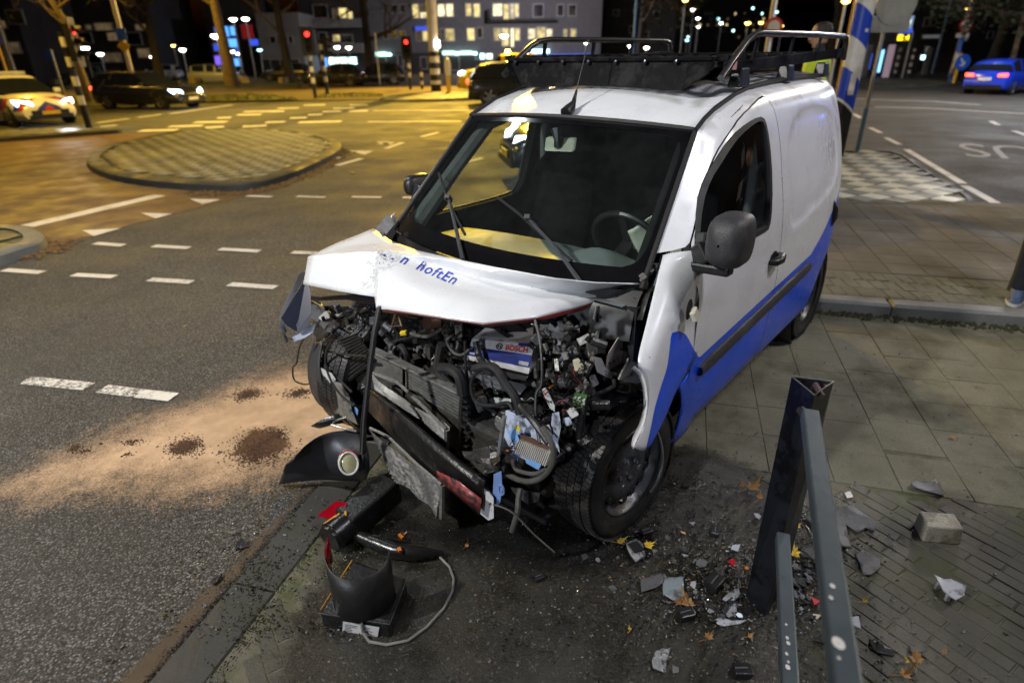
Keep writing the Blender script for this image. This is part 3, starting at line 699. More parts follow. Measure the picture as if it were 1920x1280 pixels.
# ------------------------------------------------------------------ trees
def tree(label, base, pts, r0, seed, spread=1.0, leaves=0, group='trees along the street', twigs=5, start=.35, bark=None):
    rnd = random.Random(seed); root = thing('street_tree', label, 'tree', base, 0, group)
    b = Vector(base); pts = [p - b for p in pts]
    n = len(pts); t = MB(); t.tube(pts, [r0 * (1.25 if i == 0 else 1 - .55 * i / (n - 1)) for i in range(n)], 10)
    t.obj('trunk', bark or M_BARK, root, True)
    c, lf = MB(), MB()
    def limb(p, d, ln, r_, lvl):
        q = [p]; dd = d.copy()
        for k in range(4):
            dd = (dd + Vector((rnd.gauss(0, .22), rnd.gauss(0, .22), rnd.gauss(.03, .16)))).normalized(); q.append(q[-1] + dd * ln / 4)
        c.tube(q, [r_ * (1 - .2 * i) for i in range(5)], 5 if lvl < 2 else 3, cap=False)
        if lvl < 3:
            for k in range(twigs if lvl else 4):
                s = rnd.uniform(.3, 1); i = min(3, int(s * 4)); pp = q[i].lerp(q[i + 1], s * 4 - i)
                nd = (dd + Vector((rnd.gauss(0, .7), rnd.gauss(0, .7), rnd.gauss(.15, .45)))).normalized()
                limb(pp, nd, ln * rnd.uniform(.45, .7), r_ * .45, lvl + 1)
        elif leaves:
            for k in range(leaves):
                pp = q[rnd.randint(1, 4)] + Vector((rnd.gauss(0, .3), rnd.gauss(0, .3), rnd.gauss(0, .25))); s = rnd.uniform(.08, .22)
                e1 = Vector((rnd.gauss(0, 1), rnd.gauss(0, 1), rnd.gauss(0, 1))).normalized(); e2 = e1.orthogonal().normalized()
                lf.add([pp - e1 * s, pp + e2 * s * .6, pp + e1 * s, pp - e2 * s * .6], [(0, 1, 2, 3)])
    for k in range(8):
        s = start + (1 - start) * k / 8 + rnd.uniform(0, .1); s = min(.99, s) * (n - 1); i = int(s); pp = pts[i].lerp(pts[min(n - 1, i + 1)], s - i)
        a = rnd.uniform(0, 6.28); limb(pp, Vector((math.cos(a), math.sin(a), rnd.uniform(.2, .9))).normalized(), rnd.uniform(2.4, 4.2) * spread, r0 * .42, 0)
    c.obj('crown', M_TWIG, root, fix=False)
    if leaves: lf.obj('foliage', M_EVER, root, fix=False)
    return root
def trunk_px(y, *px): return [D(a, b, y) for a, b in px]
def ground_pt(px, y): p = D(px, 150, y); return Vector((p.x, y, 0))
def simple_tree(label, px, lean, y, h_, r0, seed, **kw):
    b = ground_pt(px, y); tree(label, b, [b, b + Vector((lean * .3, 0, h_ * .3)), b + Vector((lean * .6, 0, h_ * .65)), b + Vector((lean, .3, h_))], r0, seed, bark=M_BARKSH, **kw)
b0 = W(437, 166); y0 = b0.y
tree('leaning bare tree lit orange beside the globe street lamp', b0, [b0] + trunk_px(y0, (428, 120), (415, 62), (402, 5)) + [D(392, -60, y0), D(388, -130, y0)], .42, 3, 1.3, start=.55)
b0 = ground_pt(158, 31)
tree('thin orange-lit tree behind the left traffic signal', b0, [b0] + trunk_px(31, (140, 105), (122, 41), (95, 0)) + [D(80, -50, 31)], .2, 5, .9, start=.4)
simple_tree('dark bare tree in front of the balcony flats', 700, -.3, 60, 11, .5, 8, spread=1.4, start=.3)
simple_tree('bare tree above the black estate car', 300, .4, 52, 10, .35, 12, spread=1.2)
simple_tree('bare tree rising left of the shop signs', 545, -.5, 56, 11, .35, 14, spread=1.3)
simple_tree('dark leafy tree above the middle of the van roof rack', 1195, .3, 64, 12, .4, 17, spread=1.4, leaves=3)
simple_tree('dark leafy tree right of the distant flats', 1545, .3, 58, 12, .4, 19, spread=1.3, leaves=3)
simple_tree('ivy-dark tree above the blue hatchback', 1850, .4, 42, 9, .35, 21, spread=1.2, leaves=5, start=.3)
b0 = ground_pt(1893, 36)
tree('slim leaning tree at the right edge behind the blue hatchback', b0, [b0] + trunk_px(36, (1900, 108), (1912, 60), (1925, 10)) + [D(1935, -50, 36)], .16, 23, 1.0, leaves=4)
simple_tree('tree over the far left pavement with orange twigs', 20, .5, 33, 8, .3, 27, spread=1.5, start=.5)

# ------------------------------------------------------------------ street lamps
def street_lamp(label, px, hy, y, em, r_=.30, base=None, globe=True, group='street lamps'):
    b = ground_pt(px, y) if base is None else base; hd = D(px, hy, y) if base is None else Vector((base.x, base.y, D(px, hy, y).z))
    b = Vector((hd.x, hd.y, 0)); root = thing('street_lamp', label, 'street lamp', b, 0, group)
    q = MB(); q.tube([(0, 0, 0), (0, 0, 1.0), (0, 0, hd.z - r_ * .5)], [.09, .06, .05], 8); q.obj('pole', M_POLEG, root, True)
    q = MB(); q.lathe([(.02, hd.z - r_ * .55), (r_ * .55, hd.z - r_ * .4), (r_, hd.z), (r_ * .9, hd.z + r_ * .25), (r_ * .02, hd.z + r_ * .38)], 14); q.obj('lamp_head', em, root, True)
    q = MB(); q.lathe([(r_ * 1.05, hd.z + r_ * .24), (r_ * .6, hd.z + r_ * .5), (.01, hd.z + r_ * .6)], 14); q.obj('lamp_cap', M_BLACKP, root, True)
    return root
street_lamp('bright globe lamp on a thin pole left of the leaning orange tree', 405, 68, 47, E_LAMP, .34)
for px, hy, y, em, r_, lb in ((437, 37, 60, E_LAMP, .30, 'left one of the pair of high white lamps right of the orange tree'), (460, 36, 60, E_LAMP, .30, 'right one of the pair of high white lamps right of the orange tree'),
        (435, 97, 64, E_LAMP, .22, 'white lamp showing beside the orange trunk before the blue screens'), (446, 101, 66, E_LAMP, .2, 'small white lamp low before the blue screens'),
        (342, 94, 58, E_LAMP, .27, 'white lamp standing between the black estate car and the globe lamp'), (325, 86, 66, E_SOD, .2, 'small orange lamp above the black estate car'),
        (159, 91, 50, E_LAMP, .3, 'white lamp right of the left traffic signal'), (188, 102, 58, E_LAMP, .26, 'white lamp before the lit garage'), (286, 107, 58, E_LAMP, .24, 'low white lamp above the white parked car'),
        (487, 94, 66, E_TURQ, .24, 'greenish lamp on the corner of the low grey building'), (632, 89, 70, E_LAMP, .3, 'left lamp before the pale balcony'), (654, 90, 70, E_LAMP, .3, 'right lamp before the pale balcony'),
        (945, 68, 70, E_LAMP, .42, 'large white lamp before the lit balcony windows'), (1182, 87, 70, E_LAMP, .26, 'left one of two round lamps above the rack'), (1212, 90, 68, E_LAMP, .28, 'right one of two round lamps above the rack'),
        (1099, 81, 74, E_LAMP, .22, 'small lamp right of the shop row'), (1300, 19, 80, E_LAMP, .26, 'high white lamp left of the distant flats'), (1309, 35, 84, E_LAMP, .24, 'second white lamp below the high one'), (1309, 51, 88, E_LAMP, .22, 'third white lamp down before the distant flats'),
        (1352, 44, 84, E_LAMP, .22, 'white lamp in the middle of the distant flats'), (1402, 44, 60, E_SOD, .24, 'orange lamp left of the white mast'), (1427, 43, 66, E_SOD, .22, 'orange lamp beside the white mast'),
        (1456, 23, 74, E_TURQ, .2, 'small cold lamp right of the white mast'), (1466, 49, 70, E_SOD, .17, 'small amber lamp right of the white mast'), (1285, 1, 60, E_SOD, .24, 'amber lamp at the top edge above the rack'), (1586, 3, 30, E_SOD, .18, 'amber lamp beside the top of the blue striped mast'),
        (1815, 15, 50, E_SOD, .22, 'yellowish lamp above the no-entry sign'), (1288, 76, 90, E_TURQ, .25, 'tiny cold lamp low behind the rack')):
    street_lamp(lb, px, hy, y, em, r_)

# ------------------------------------------------------------------ signals, masts, signs
M_BAND = band_mat('black_white_bands', (.012, .012, .013), (.78, .76, .72), .5, 0, .62)
M_BANDS = band_mat('black_white_short_bands', (.012, .012, .013), (.78, .76, .72), .5, 0, .30)
M_VISR = mat('signal_black', (.01, .01, .01), .5, 0, .2, 8)
def traffic_signal(label, base, ztop, r_, hz, face, lit=True, group='banded traffic signal posts', strip=False, bm=None):
    root = thing('traffic_signal', label, 'traffic signal', base, 0, group)
    q = MB(); q.tube([(0, 0, 0), (0, 0, ztop)], r_, 12); q.obj('pole', bm or M_BAND, root, True)
    if hz:
        q = MB(); fx = Vector(face).normalized(); rt = Euler((0, 0, math.atan2(fx.y, fx.x))).to_matrix()
        q.box(Vector((0, 0, hz)) + fx * .2, (.2, .32, .95), rt); q.box(Vector((0, 0, hz)) + fx * .29, (.02, .62, 1.25), rt); hd = q.obj('signal_head', M_VISR, root, bevel=.01)
        for k in range(3):
            lp = Vector((0, 0, hz + .3 - .3 * k)) + fx * .31
            q = MB(); mx = Matrix.Translation(lp) @ fx.to_track_quat('Z', 'Y').to_matrix().to_4x4()
            q.lathe([(.001, .02), (.10, .01), (.11, 0)], 14, mx); q.obj('lens', E_RED if (k == 0 and lit) else M_VISR, hd)
            q = MB(); q.lathe([(.12, 0), (.125, .2)], 12, mx, a0=-.4, a1=math.pi + .4); q.obj('visor', M_VISR, hd, solid=.005)
    return root
def up(px, y): return D(px[0], px[1], y).z
b = W(170, 248); traffic_signal('banded post with side-on red signal in front of the police car', b, up((128, 60), b.y), .09, up((128, 80), b.y), (.95, .3, 0))
b = W(592, 187); traffic_signal('banded signal post with glowing red light, left of the pair', b, up((578, 68), b.y), .09, up((582, 78), b.y), (.35, -1, 0))
b = W(615, 183); traffic_signal('banded signal post with dark head, right of the pair', b, up((602, 75), b.y), .09, up((606, 88), b.y), (1, .3, 0), False)
b = W(770, 170); traffic_signal('banded signal post with red light left of the white mast', b, up((757, 75), b.y), .09, up((757, 90), b.y), (0, -1, 0))
b = W(792, 169); traffic_signal('short banded post beside the foot of the white mast', b, up((790, 128), b.y), .09, 0, (0, -1, 0), bm=M_BANDS)
b = W(1676, 146); traffic_signal('left banded post before the bus stop', b, up((1688, 88), b.y), .1, 0, (0, -1, 0), bm=M_BANDS)
b = W(1702, 146); traffic_signal('right banded post before the bus stop', b, up((1714, 92), b.y), .1, 0, (0, -1, 0), bm=M_BANDS)
def mast(name, label, base, r_, ht, m_, cat='mast', lean=(0, 0), group=None):
    root = thing(name, label, cat, base, 0, group)
    q = MB(); q.tube([(0, 0, 0), (lean[0] / 2, lean[1] / 2, ht / 2), (lean[0], lean[1], ht)], [r_, r_ * .96, r_ * .9], 20); q.obj('pole', m_, root, True); return root
b = W(818, 173)
zb = up((810, 97), b.y)
ms = mast('signal_mast', 'thick white mast with black and white banded foot', b, .29, 13, band_mat('mast_bands', (.012, .012, .013), (.78, .76, .72), .62, 0, .42, top=zb, topc=(.66, .64, .60)), group=None)
q = MB(); q.box((.25, -.2, up((818, 83), b.y)), (.25, .25, .35)); q.obj('lamp_box', E_LAMP, ms)
b = W(1561, 303)
M_BLUELIT = band_mat('blue_lit_bands', (.008, .06, .60), (.78, .78, .78), 1.0, .82, .95)  # blue light on the black bands is put into the paint
bmst = mast('striped_mast', 'thick mast with slanting blue-lit and white bands behind the van', b, .165, 7, M_BLUELIT)
q = MB(); q.box((-.02, -.160, 1.35), (.10, .02, .35)); q.obj('hatch', M_WHITEP, bmst, bevel=.004); q = MB(); q.box((.03, -.162, 2.2), (.05, .02, .05)); q.obj('plate', M_WHITEP, bmst)
b = ground_pt(1430, 24); wm = mast('signal_mast', 'slim white mast with a round red-rimmed sign above the rack', b, .09, 9, M_WHITEP, lean=(0, 0))
def disc(parent, name, c, r_, m_, face=(0, -1, 0), th=.02):
    q = MB(); q.lathe([(.001, th), (r_, th), (r_, 0), (.001, 0)], 28, Matrix.Translation(c) @ Vector(face).to_track_quat('Z', 'Y').to_matrix().to_4x4()); return q.obj(name, m_, parent, False)
M_REDP = mat('red_sign_paint', (.45, .03, .03), .4, 0, .1, 5); M_PALEP = mat('pale_sign_paint', (.7, .62, .5), .4, 0, .1, 5); M_BLUEP = mat('blue_sign_paint', (.02, .10, .55), .4, 0, .1, 5)
M_YELP = mat('yellow_sign_paint', (.65, .38, .02), .4, 0, .1, 5); M_SIGNB = mat('sign_back', (.34, .36, .38), .45, .5, .12, 5)
z = up((1437, 52), 24); disc(wm, 'sign_rim', (0.05, -.12, z), .32, M_REDP); disc(wm, 'sign_face', (0.05, -.142, z), .22, M_PALEP)
def sign_post(label, base, ztop, r_, m_, group='sign posts'):
    root = thing('sign_post', label, 'sign post', base, 0, group); q = MB(); q.tube([(0, 0, 0), (0, 0, ztop)], r_, 10); q.obj('pole', m_, root, True); return root
b = W(1604, 295); sp = sign_post('grey post with the backs of a round and a rectangular sign on the checkered island', b, 4.2, .034, M_POLEG)
z = up((1666, 6), b.y); disc(sp, 'round_sign', (.08, -.06, z), .36, M_SIGNB); q = MB(); z2 = up((1652, 46), b.y); q.box((.03, -.06, z2), (.74, .02, .27)); q.obj('rectangular_sign', M_SIGNB, sp, bevel=.005)
q = MB(); q.box((.03, -.045, z2 + .06), (.10, .05, .04)); q.box((.03, -.045, z - .1), (.1, .05, .04)); q.obj('sign_clamp', M_POLEG, sp); q = MB(); q.tube([(0, 0, 0), (0, 0, .9)], .042, 10); q.obj('lower_sleeve', mat('blue_grey_paint', (.10, .18, .30), .4, .3, .1, 4), sp, True)
b = W(1780, 158); sp = sign_post('pale lit mast carrying a round no-entry type sign', b, 9, .13, band_mat('blue_foot_bands', (.03, .12, .5), (.75, .62, .42), 2.2, .9, .0, phase=.6, top=2.6, topc=(.75, .62, .42)))
z = up((1785, 48), b.y); disc(sp, 'sign_rim', (-.1, -.2, z), .40, M_REDP); disc(sp, 'sign_face', (-.1, -.222, z), .30, M_PALEP); q = MB(); q.box((-.15, -.2, up((1780, 67), b.y)), (.75, .02, .22)); q.obj('sub_plate', M_PALEP, sp)
b = W(1786, 160); sp = sign_post('yellowish post with a round blue arrow sign', b, up((1797, 100), b.y), .08, M_YELP)
z = up((1795, 117), b.y); disc(sp, 'sign_face', (.15, -.1, z), .42, M_BLUEP); q = MB(); q.beam((.0, -.13, z + .2), (.22, -.13, z - .16), .07, .01, (0, 1, 0)); q.beam((.22, -.13, z - .18), (.0, -.13, z - .14), .07, .01, (0, 1, 0)); q.beam((.22, -.13, z - .18), (.25, -.13, z + .04), .07, .01, (0, 1, 0)); q.obj('arrow', M_WHITEP, sp)
b = W(1747, 139); sign_post('thin tall blue-grey pole left of the no-entry sign', b, 12, .09, mat('blue_pole', (.18, .32, .55), .4, .2, .1, 4))
b = W(247, 150); b = Vector((b.x * .55, b.y * .55, 0)); b = ground_pt(250, 30); sp = sign_post('orange-lit pole with a blue sign and a yellow diamond', b, 8, .1, M_PALEP)
z = up((231, 65), 30); q = MB(); q.box((.05, -.12, z), (.42, .02, .48)); q.obj('blue_sign', M_BLUEP, sp); z = up((236, 87), 30); q = MB(); q.box((.02, -.12, z), (.4, .02, .4), (0, R(45), 0)); q.obj('yellow_diamond', M_YELP, sp)
b = ground_pt(17, 25); sp = sign_post('post with a square blue and white sign at the left edge', b, up((8, 70), 25) + .3, .05, M_YELP); z = up((7, 70), 25); q = MB(); q.box((-.02, -.07, z), (.55, .02, .48)); q.obj('blue_sign', M_BLUEP, sp, bevel=.01); q = MB(); q.box((-.05, -.09, z - .02), (.1, .015, .3), (0, R(15), 0)); q.box((.1, -.09, z), (.07, .015, .34), (0, R(-8), 0)); q.obj('white_symbol', M_WHITEP, sp)
b = ground_pt(32, 27); sign_post('greyish thin post beside the blue and white sign', b, 3.3, .05, M_POLEG)
b = ground_pt(112, 29); sp = sign_post('post with a small bluish plate behind the police car', b, up((98, 103), 29) + .2, .05, M_POLEG); z = up((98, 103), 29); q = MB(); q.box((-.1, -.07, z), (.3, .02, .34)); q.obj('plate', M_BLUEP, sp)
b = W(713, 162); sign_post('thin white pole left of the red signal', b, up((701, 62), b.y), .05, M_WHITEP)
b = ground_pt(1183, 40); sign_post('tall thin blue-lit pole above the rack', b, 9, .07, mat('blue_pole', (.12, .25, .6), .4, .2, .1, 4))  # blue light is put into this pole's colour
b = ground_pt(1575, 20); sign_post('thin ochre pole beside the blue striped mast', b, 4.2, .06, M_YELP)
b = W(842, 178); root = thing('bollard', 'yellow round-headed bollard right of the white mast', 'bollard', b); q = MB(); q.tube([(0, 0, 0), (0, 0, 1.0)], .12, 12); q.obj('post', M_YELP, root, True)
q = MB(); q.lathe([(.13, .95), (.16, 1.1), (.17, 1.5), (.10, 1.75), (.01, 1.8)], 14); q.obj('head', M_PALEP, root, True)
M_STONEB = mat('stone_block', (.32, .24, .12), .85, 0, .2, 3, .6, 20)
for i, (px, lb) in enumerate(((365, 'stone block left of the globe lamp pole'), (462, 'stone block right of the orange tree foot'), (533, 'stone block before the garage doors'), (585, 'stone block behind the left banded signal'), (638, 'stone block before the dark parked cars'), (733, 'stone block right of the dark parked cars'), (106, 'stone block behind the police car'))):
    b = W(px, 160 + (px < 200) * 3); q = MB(); q.box((0, 0, .28), (.62, .5, .56), top=.94); o = q.obj('stone_block', M_STONEB, None, bevel=.03, loc=b, rot=(0, 0, random.uniform(-.3, .3))); tag(o, lb, 'stone block', 'stone blocks along the verge')
# bus stop
b = ground_pt(1690, 46); bs_ = thing('bus_stop_sign', 'lit bus stop pillar with white disc, blue panel and yellow display', 'bus stop', b)
def panel(parent, name, x0, y0, x1, y1, y, m_, th=.12, dy=0):
    p, r_ = D(x0, y1, y), D(x1, y0, y); q = MB(); q.box(Vector(((p.x + r_.x) / 2, y + dy, (p.z + r_.z) / 2)) - parent.location, (r_.x - p.x, th, r_.z - p.z)); return q.obj(name, m_, parent)
q = MB(); q.tube([(0, 0, 0), (0, 0, up((1690, 60), 46))], .08, 10); q.obj('pole', M_POLEG, bs_)
panel(bs_, 'upper_panel', 1691, 30, 1714, 54, 46, emit('pale_blue_panel', (.45, .68, .95), .45)); panel(bs_, 'blue_panel', 1685, 54, 1711, 63, 46, E_SIGNB); panel(bs_, 'display_case', 1679, 63, 1708, 78, 46, M_BLACKP)
disc(bs_, 'white_disc', Vector((D(1700, 41, 46).x, 46 - .08, D(1700, 41, 46).z)) - bs_.location, .25, emit('white_disc', (1, 1, .9), 1.5))
tm_, tf_ = textmesh('E2 :4', bold=.03); a_, c_ = D(1681, 76, 46), D(1705, 65, 46); q = MB(); q.add([Vector((a_.x + (c_.x - a_.x) * s, 46 - .07, a_.z + (c_.z - a_.z) * t)) - bs_.location for s, t in tm_], tf_); q.obj('display_text', E_YEL, bs_)
b = ground_pt(1655, 50); sh = thing('bus_shelter', 'dark glass bus shelter with a glowing blue poster', 'bus shelter', b)
panel(sh, 'roof', 1622, 78, 1700, 86, 50, M_DARKW, 2.0, .5); panel(sh, 'poster', 1645, 94, 1658, 136, 50, emit('poster_glow', (.25, .62, 1), 2.2)); panel(sh, 'poster', 1629, 100, 1636, 130, 50, E_SIGNB); panel(sh, 'back_glass', 1624, 88, 1644, 142, 50, M_DGLASS, .05, 1)
panel(sh, 'post', 1664, 84, 1668, 149, 49.5, emit('pinkish_post_glow', (.7, .5, .6), .35), .15); panel(sh, 'post', 1624, 84, 1627, 146, 49.5, M_POLEG, .15)  # first post glows faintly in place of light falling on it
panel(sh, 'post', 1736, 90, 1740, 140, 52, M_POLEG, .15)
# ------------------------------------------------------------------ other vehicles
M_TYRE = mat('tyre_rubber', (.018, .018, .018), .8, 0, .2, 12, .3, 50); M_RIM = mat('alloy_rim', (.35, .35, .36), .3, .9, .1, 5); M_CARGL = mat('car_glass', (.012, .014, .016), .06, 0, .1, 3, spec=.7)
M_PLATEY = mat('yellow_plate', (.62, .42, .03), .4, 0, .08, 9); M_PLATEW = mat('white_plate', (.7, .7, .68), .4, 0, .08, 9)
def paint(name, c, rough=.25, var=.06): return mat(name, c, rough, 0, var, 2, coat=.8, dirt=tuple(x * .6 for x in c), dscale=5, dlo=.62, dhi=.8)
STY = {'hatch': ([(0, .60), (.02, .66), (.10, .70), (.3, .67), (.5, .65), (.68, .63), (.78, .61), (.90, .55), (.97, .47), (1, .38)], [(.035, .70), (.09, .90), (.2, .985), (.38, 1.), (.52, .97), (.72, .645)]),
       'estate': ([(0, .60), (.02, .66), (.10, .70), (.3, .67), (.5, .65), (.68, .63), (.78, .61), (.90, .56), (.97, .48), (1, .38)], [(.02, .70), (.05, .93), (.15, .99), (.4, 1.), (.52, .97), (.70, .645)]),
       'suv': ([(0, .56), (.015, .64), (.08, .66), (.3, .66), (.5, .65), (.68, .64), (.78, .62), (.91, .58), (.98, .5), (1, .36)], [(.025, .68), (.09, .93), (.2, .99), (.4, 1.), (.53, .97), (.70, .655)])}
def lerp1(tab, x):
    for (a, b), (c, d) in zip(tab, tab[1:]):
        if x <= c: return b + (d - b) * max(0, (x - a)) / (c - a)
    return tab[-1][1]
def car(name, label, cat, loc, heading, pm, L=4.4, Wd=1.8, H=1.47, style='hatch', head=None, tail=None, plate=None, group=None, taxi=None):
    root = thing(name, label, cat, loc, heading, group); belt, roof = STY[style]; w2 = Wd / 2
    us = sorted(set([i / 26 for i in range(27)] + [.01, .985])); rows = []
    for u in us:
        zb = .20 + .06 * max(0, (u - .9) / .1) + .08 * max(0, (.06 - u) / .06); zt = lerp1(belt, u) * H
        wf = 1 - .16 * max(0, (u - .82) / .18) ** 2 - .10 * max(0, (.1 - u) / .1) ** 2; w_ = w2 * wf; x = (u - .5) * L
        half = [(w_ * .90, zb), (w_ * .985, zb + .10), (w_, (zb + zt) / 2), (w_ * .975, zt - .09), (w_ * .90, zt - .01), (w_ * .55, zt + .025), (0, zt + .035)]
        rows.append([(x, -a, z) for a, z in half] + [(x, a, z) for a, z in half[-2::-1]])
    q = MB(); q.grid(rows); n = len(rows[0]); q.f.append(list(range(n))); q.k.append(0); o = (len(rows) - 1) * n; q.f.append([o + i for i in range(n)][::-1]); q.k.append(0)
    q.obj('body', pm, root, True, angle=50)
    # cabin: glass sides, painted roof and pillars
    cr = []; u0, u1 = roof[0][0], roof[-1][0]
    cu = sorted(set([u0 + (u1 - u0) * i / 16 for i in range(17)]))
    for u in cu:
        zt = lerp1(roof, u) * H; zbt = lerp1(belt, u) * H - .015; f = (zt - zbt) / (H - zbt); x = (u - .5) * L; wb, wt = w2 * .93, w2 * (.93 - .21 * max(0, f))
        half = [(wb, zbt), (wb * .6 + wt * .4, zbt + (zt - zbt) * .4), (wt, zt - .03 * f), (wt * .9, zt), (wt * .5, zt + .03 * f), (0, zt + .04 * f)]
        cr.append([(x, -a, z) for a, z in half] + [(x, a, z) for a, z in half[-2::-1]])
    nc = len(cr[0]); panes, r2 = {}, MB()
    for i in range(len(cr) - 1):
        um = (cu[i] + cu[i + 1]) / 2
        for j in range(nc - 1):
            side = j in (0, 1, nc - 2, nc - 3); glass = side or not (roof[1][0] - .01 < um < roof[-2][0] + .02)
            pill = side and any(abs(um - p_) < .022 for p_ in (roof[1][0] + .02, .33, .52))
            key = ((('side_window', j < 2, sum(um > p_ for p_ in (roof[1][0] + .02, .33, .52))) if side else ('windscreen',) if um > .45 else ('rear_window',)))
            tgt = panes.setdefault(key, MB()) if (glass and not pill) else r2
            tgt.add([cr[i][j], cr[i][j + 1], cr[i + 1][j + 1], cr[i + 1][j]], [(0, 1, 2, 3)])
    [g_.obj(key[0], M_CARGL, root, True) for key, g_ in panes.items()]; r2.obj('roof', pm, root, True)
    R_ = .33 if style != 'suv' else .37
    for sx in (-.5 + .185, .5 - .19):
        for sy in (-1, 1):
            x = sx * L; q = MB(); mx = Matrix.Translation((x, sy * (w2 - .015), R_)) @ Euler((R(-90) * sy, 0, 0)).to_matrix().to_4x4()
            q.lathe([(R_ + .055, -.10), (R_ + .055, .002), (R_ - .05, .004)], 24, mx); q.obj('wheel_arch', M_BLKPL, root)
            q = MB(); q.lathe([(R_ * .66, -.2), (R_ - .02, -.2), (R_, -.17), (R_, -.02), (R_ - .02, .01), (R_ * .68, .012)], 24, mx); wh = q.obj('wheel', M_TYRE, root, True)
            q = MB(); q.lathe([(R_ * .68, .008), (R_ * .62, -.01), (R_ * .6, -.03), (.03, -.02), (.001, -.015)], 24, mx)
            for k in range(5):
                a = k * 1.2566; q.beam(mx @ Vector((.03 * math.cos(a), .03 * math.sin(a), 0)), mx @ Vector((R_ * .64 * math.cos(a), R_ * .64 * math.sin(a), .004)), .07, .03, mx.to_3x3() @ Vector((0, 0, 1)))
            q.obj('rim', M_RIM, wh, True)
    zf = lerp1(belt, .95) * H - .06
    for sy in (-1, 1):
        q = MB(); q.add([(L / 2 - .06, sy * w2 * .45, zf - .10), (L / 2 - .20, sy * w2 * .90, zf - .06), (L / 2 - .36, sy * w2 * .955, zf + .05), (L / 2 - .10, sy * w2 * .5, zf - .0)], [(0, 1, 2, 3)]); q.v = [p + Vector((.035, sy * .012, .03 + .05 * (p.z > zf - .03))) for p in q.v]; q.obj('headlight', head or M_CARGL, root, solid=.02)
        zt = lerp1(belt, .02) * H - .1
        q = MB(); q.add([(-L / 2 - .015, sy * w2 * .5, zt - .10), (-L / 2 + .04, sy * w2 * .90, zt - .10), (-L / 2 + .04, sy * w2 * .90, zt + .04), (-L / 2 - .015, sy * w2 * .5, zt + .02)], [(0, 1, 2, 3)]); q.v = [p + Vector((-.03, sy * .012, 0)) for p in q.v]; q.obj('tail_light', tail or mat('red_lens', (.25, .01, .01), .2), root, solid=.02)
        q = MB(); q.box(((.66 - .5) * L, sy * (w2 + .10), .68 * H), (.12, .2, .13)); q.obj('wing_mirror', pm, root, bevel=.02)
        q = MB(); q.box((0, 0, 0), (.18, .02, .025)); q.obj('door_handle', M_BLKPL, root, loc=((.40 - .5) * L, sy * (w2 * .985), .58 * H))
    q = MB(); q.box((L / 2 - .02, 0, .42), (.08, w2 * 1.2, .15)); q.obj('grille', M_BLKPL, root); q = MB(); q.box((L / 2 + .01, 0, .30), (.08, w2 * 1.4, .12)); q.obj('bumper_intake', M_BLKPL, root, bevel=.01)
    q = MB(); q.box((-L / 2 + .01, 0, .32), (.07, w2 * 1.6, .2)); q.obj('rear_bumper', M_BLKPL, root, bevel=.02)
    for sx, m_ in ((1, plate or M_PLATEY), (-1, plate or M_PLATEY)):
        q = MB(); q.box((sx * (L / 2 + .05), 0, .42 if sx > 0 else .66), (.015, .52, .11)); q.obj('number_plate', m_, root)
    return root
def ahead(px, py, dx=0, dy=0): p = W(px, py); return Vector((p.x + dx, p.y + dy, 0))
def police_paint():
    mt, n, bs = nodes('police_paint')
    sp = n.nodes.new('ShaderNodeSeparateXYZ'); lk(n, n.nodes.new('ShaderNodeTexCoord').outputs['Object'], sp.inputs[0])
    t = math_(n, 'SUBTRACT', math_(n, 'MULTIPLY', sp.outputs[0], .8), math_(n, 'ADD', sp.outputs[2], math_(n, 'ABSOLUTE', sp.outputs[1])))
    fr = math_(n, 'FRACT', math_(n, 'DIVIDE', t, .85))
    on = math_(n, 'MULTIPLY', math_(n, 'LESS_THAN', fr, .5), math_(n, 'MULTIPLY', math_(n, 'LESS_THAN', sp.outputs[2], .86), math_(n, 'GREATER_THAN', sp.outputs[2], .48)))
    o = mix(n, on, (.72, .71, .68), mix(n, math_(n, 'LESS_THAN', fr, .25), (.45, .05, .02), (.03, .05, .35)))
    lk(n, o, bs.inputs['Base Color']); bs.inputs['Roughness'].default_value = .3; bs.inputs['Coat Weight'].default_value = .5; return mt
pc = car('police_car', 'white police car with red and blue stripes at the left edge', 'police car', (-16.55, 21.9, 0), R(-32), police_paint(), 4.3, 1.8, 1.5, 'hatch', E_HEAD)
q = MB(); q.box((-.2, 0, 1.56), (.3, 1.05, .1)); q.obj('light_bar', mat('light_bar', (.5, .5, .45), .3), pc, bevel=.02)
lamp('police_car_headlamp', (-14.3, 20.7, .75), 120, (.85, .93, 1), .08, (-5, 15, 0), 70)
car('estate_car', 'black estate car with blue-white headlights crossing at left', 'car', ahead(272, 205, 0, .6), R(-18), paint('black_car_paint', (.012, .012, .014)), 4.6, 1.8, 1.45, 'estate', E_HEADB, E_TAIL, M_PLATEW)
lamp('estate_car_headlamp', (-13.9, 28.0, .75), 420, (.6, .75, 1), .08, (-7, 27, 0), 80)
car('hatchback', 'bright blue hatchback with red tail lights at the right', 'car', ahead(1852, 178, 1.5, 1.2), R(33), paint('blue_car_paint', (.01, .05, .62)), 4.35, 1.82, 1.44, 'hatch', None, E_TAIL, M_PLATEW)
car('black_car', 'black car with one glowing tail light behind the van roof', 'car', ahead(905, 196, 1.75, 0.2), R(4), paint('black_car_paint', (.012, .012, .013)), 4.7, 1.86, 1.62, 'suv', None, E_TAIL)
yc = car('yellow_vehicle', 'yellow emergency vehicle with amber beacon behind the black car', 'vehicle', ahead(855, 175, 2.6, 1.0), R(188), paint('yellow_car_paint', (.75, .50, .01)), 5.0, 1.95, 1.95, 'suv', E_HEAD)
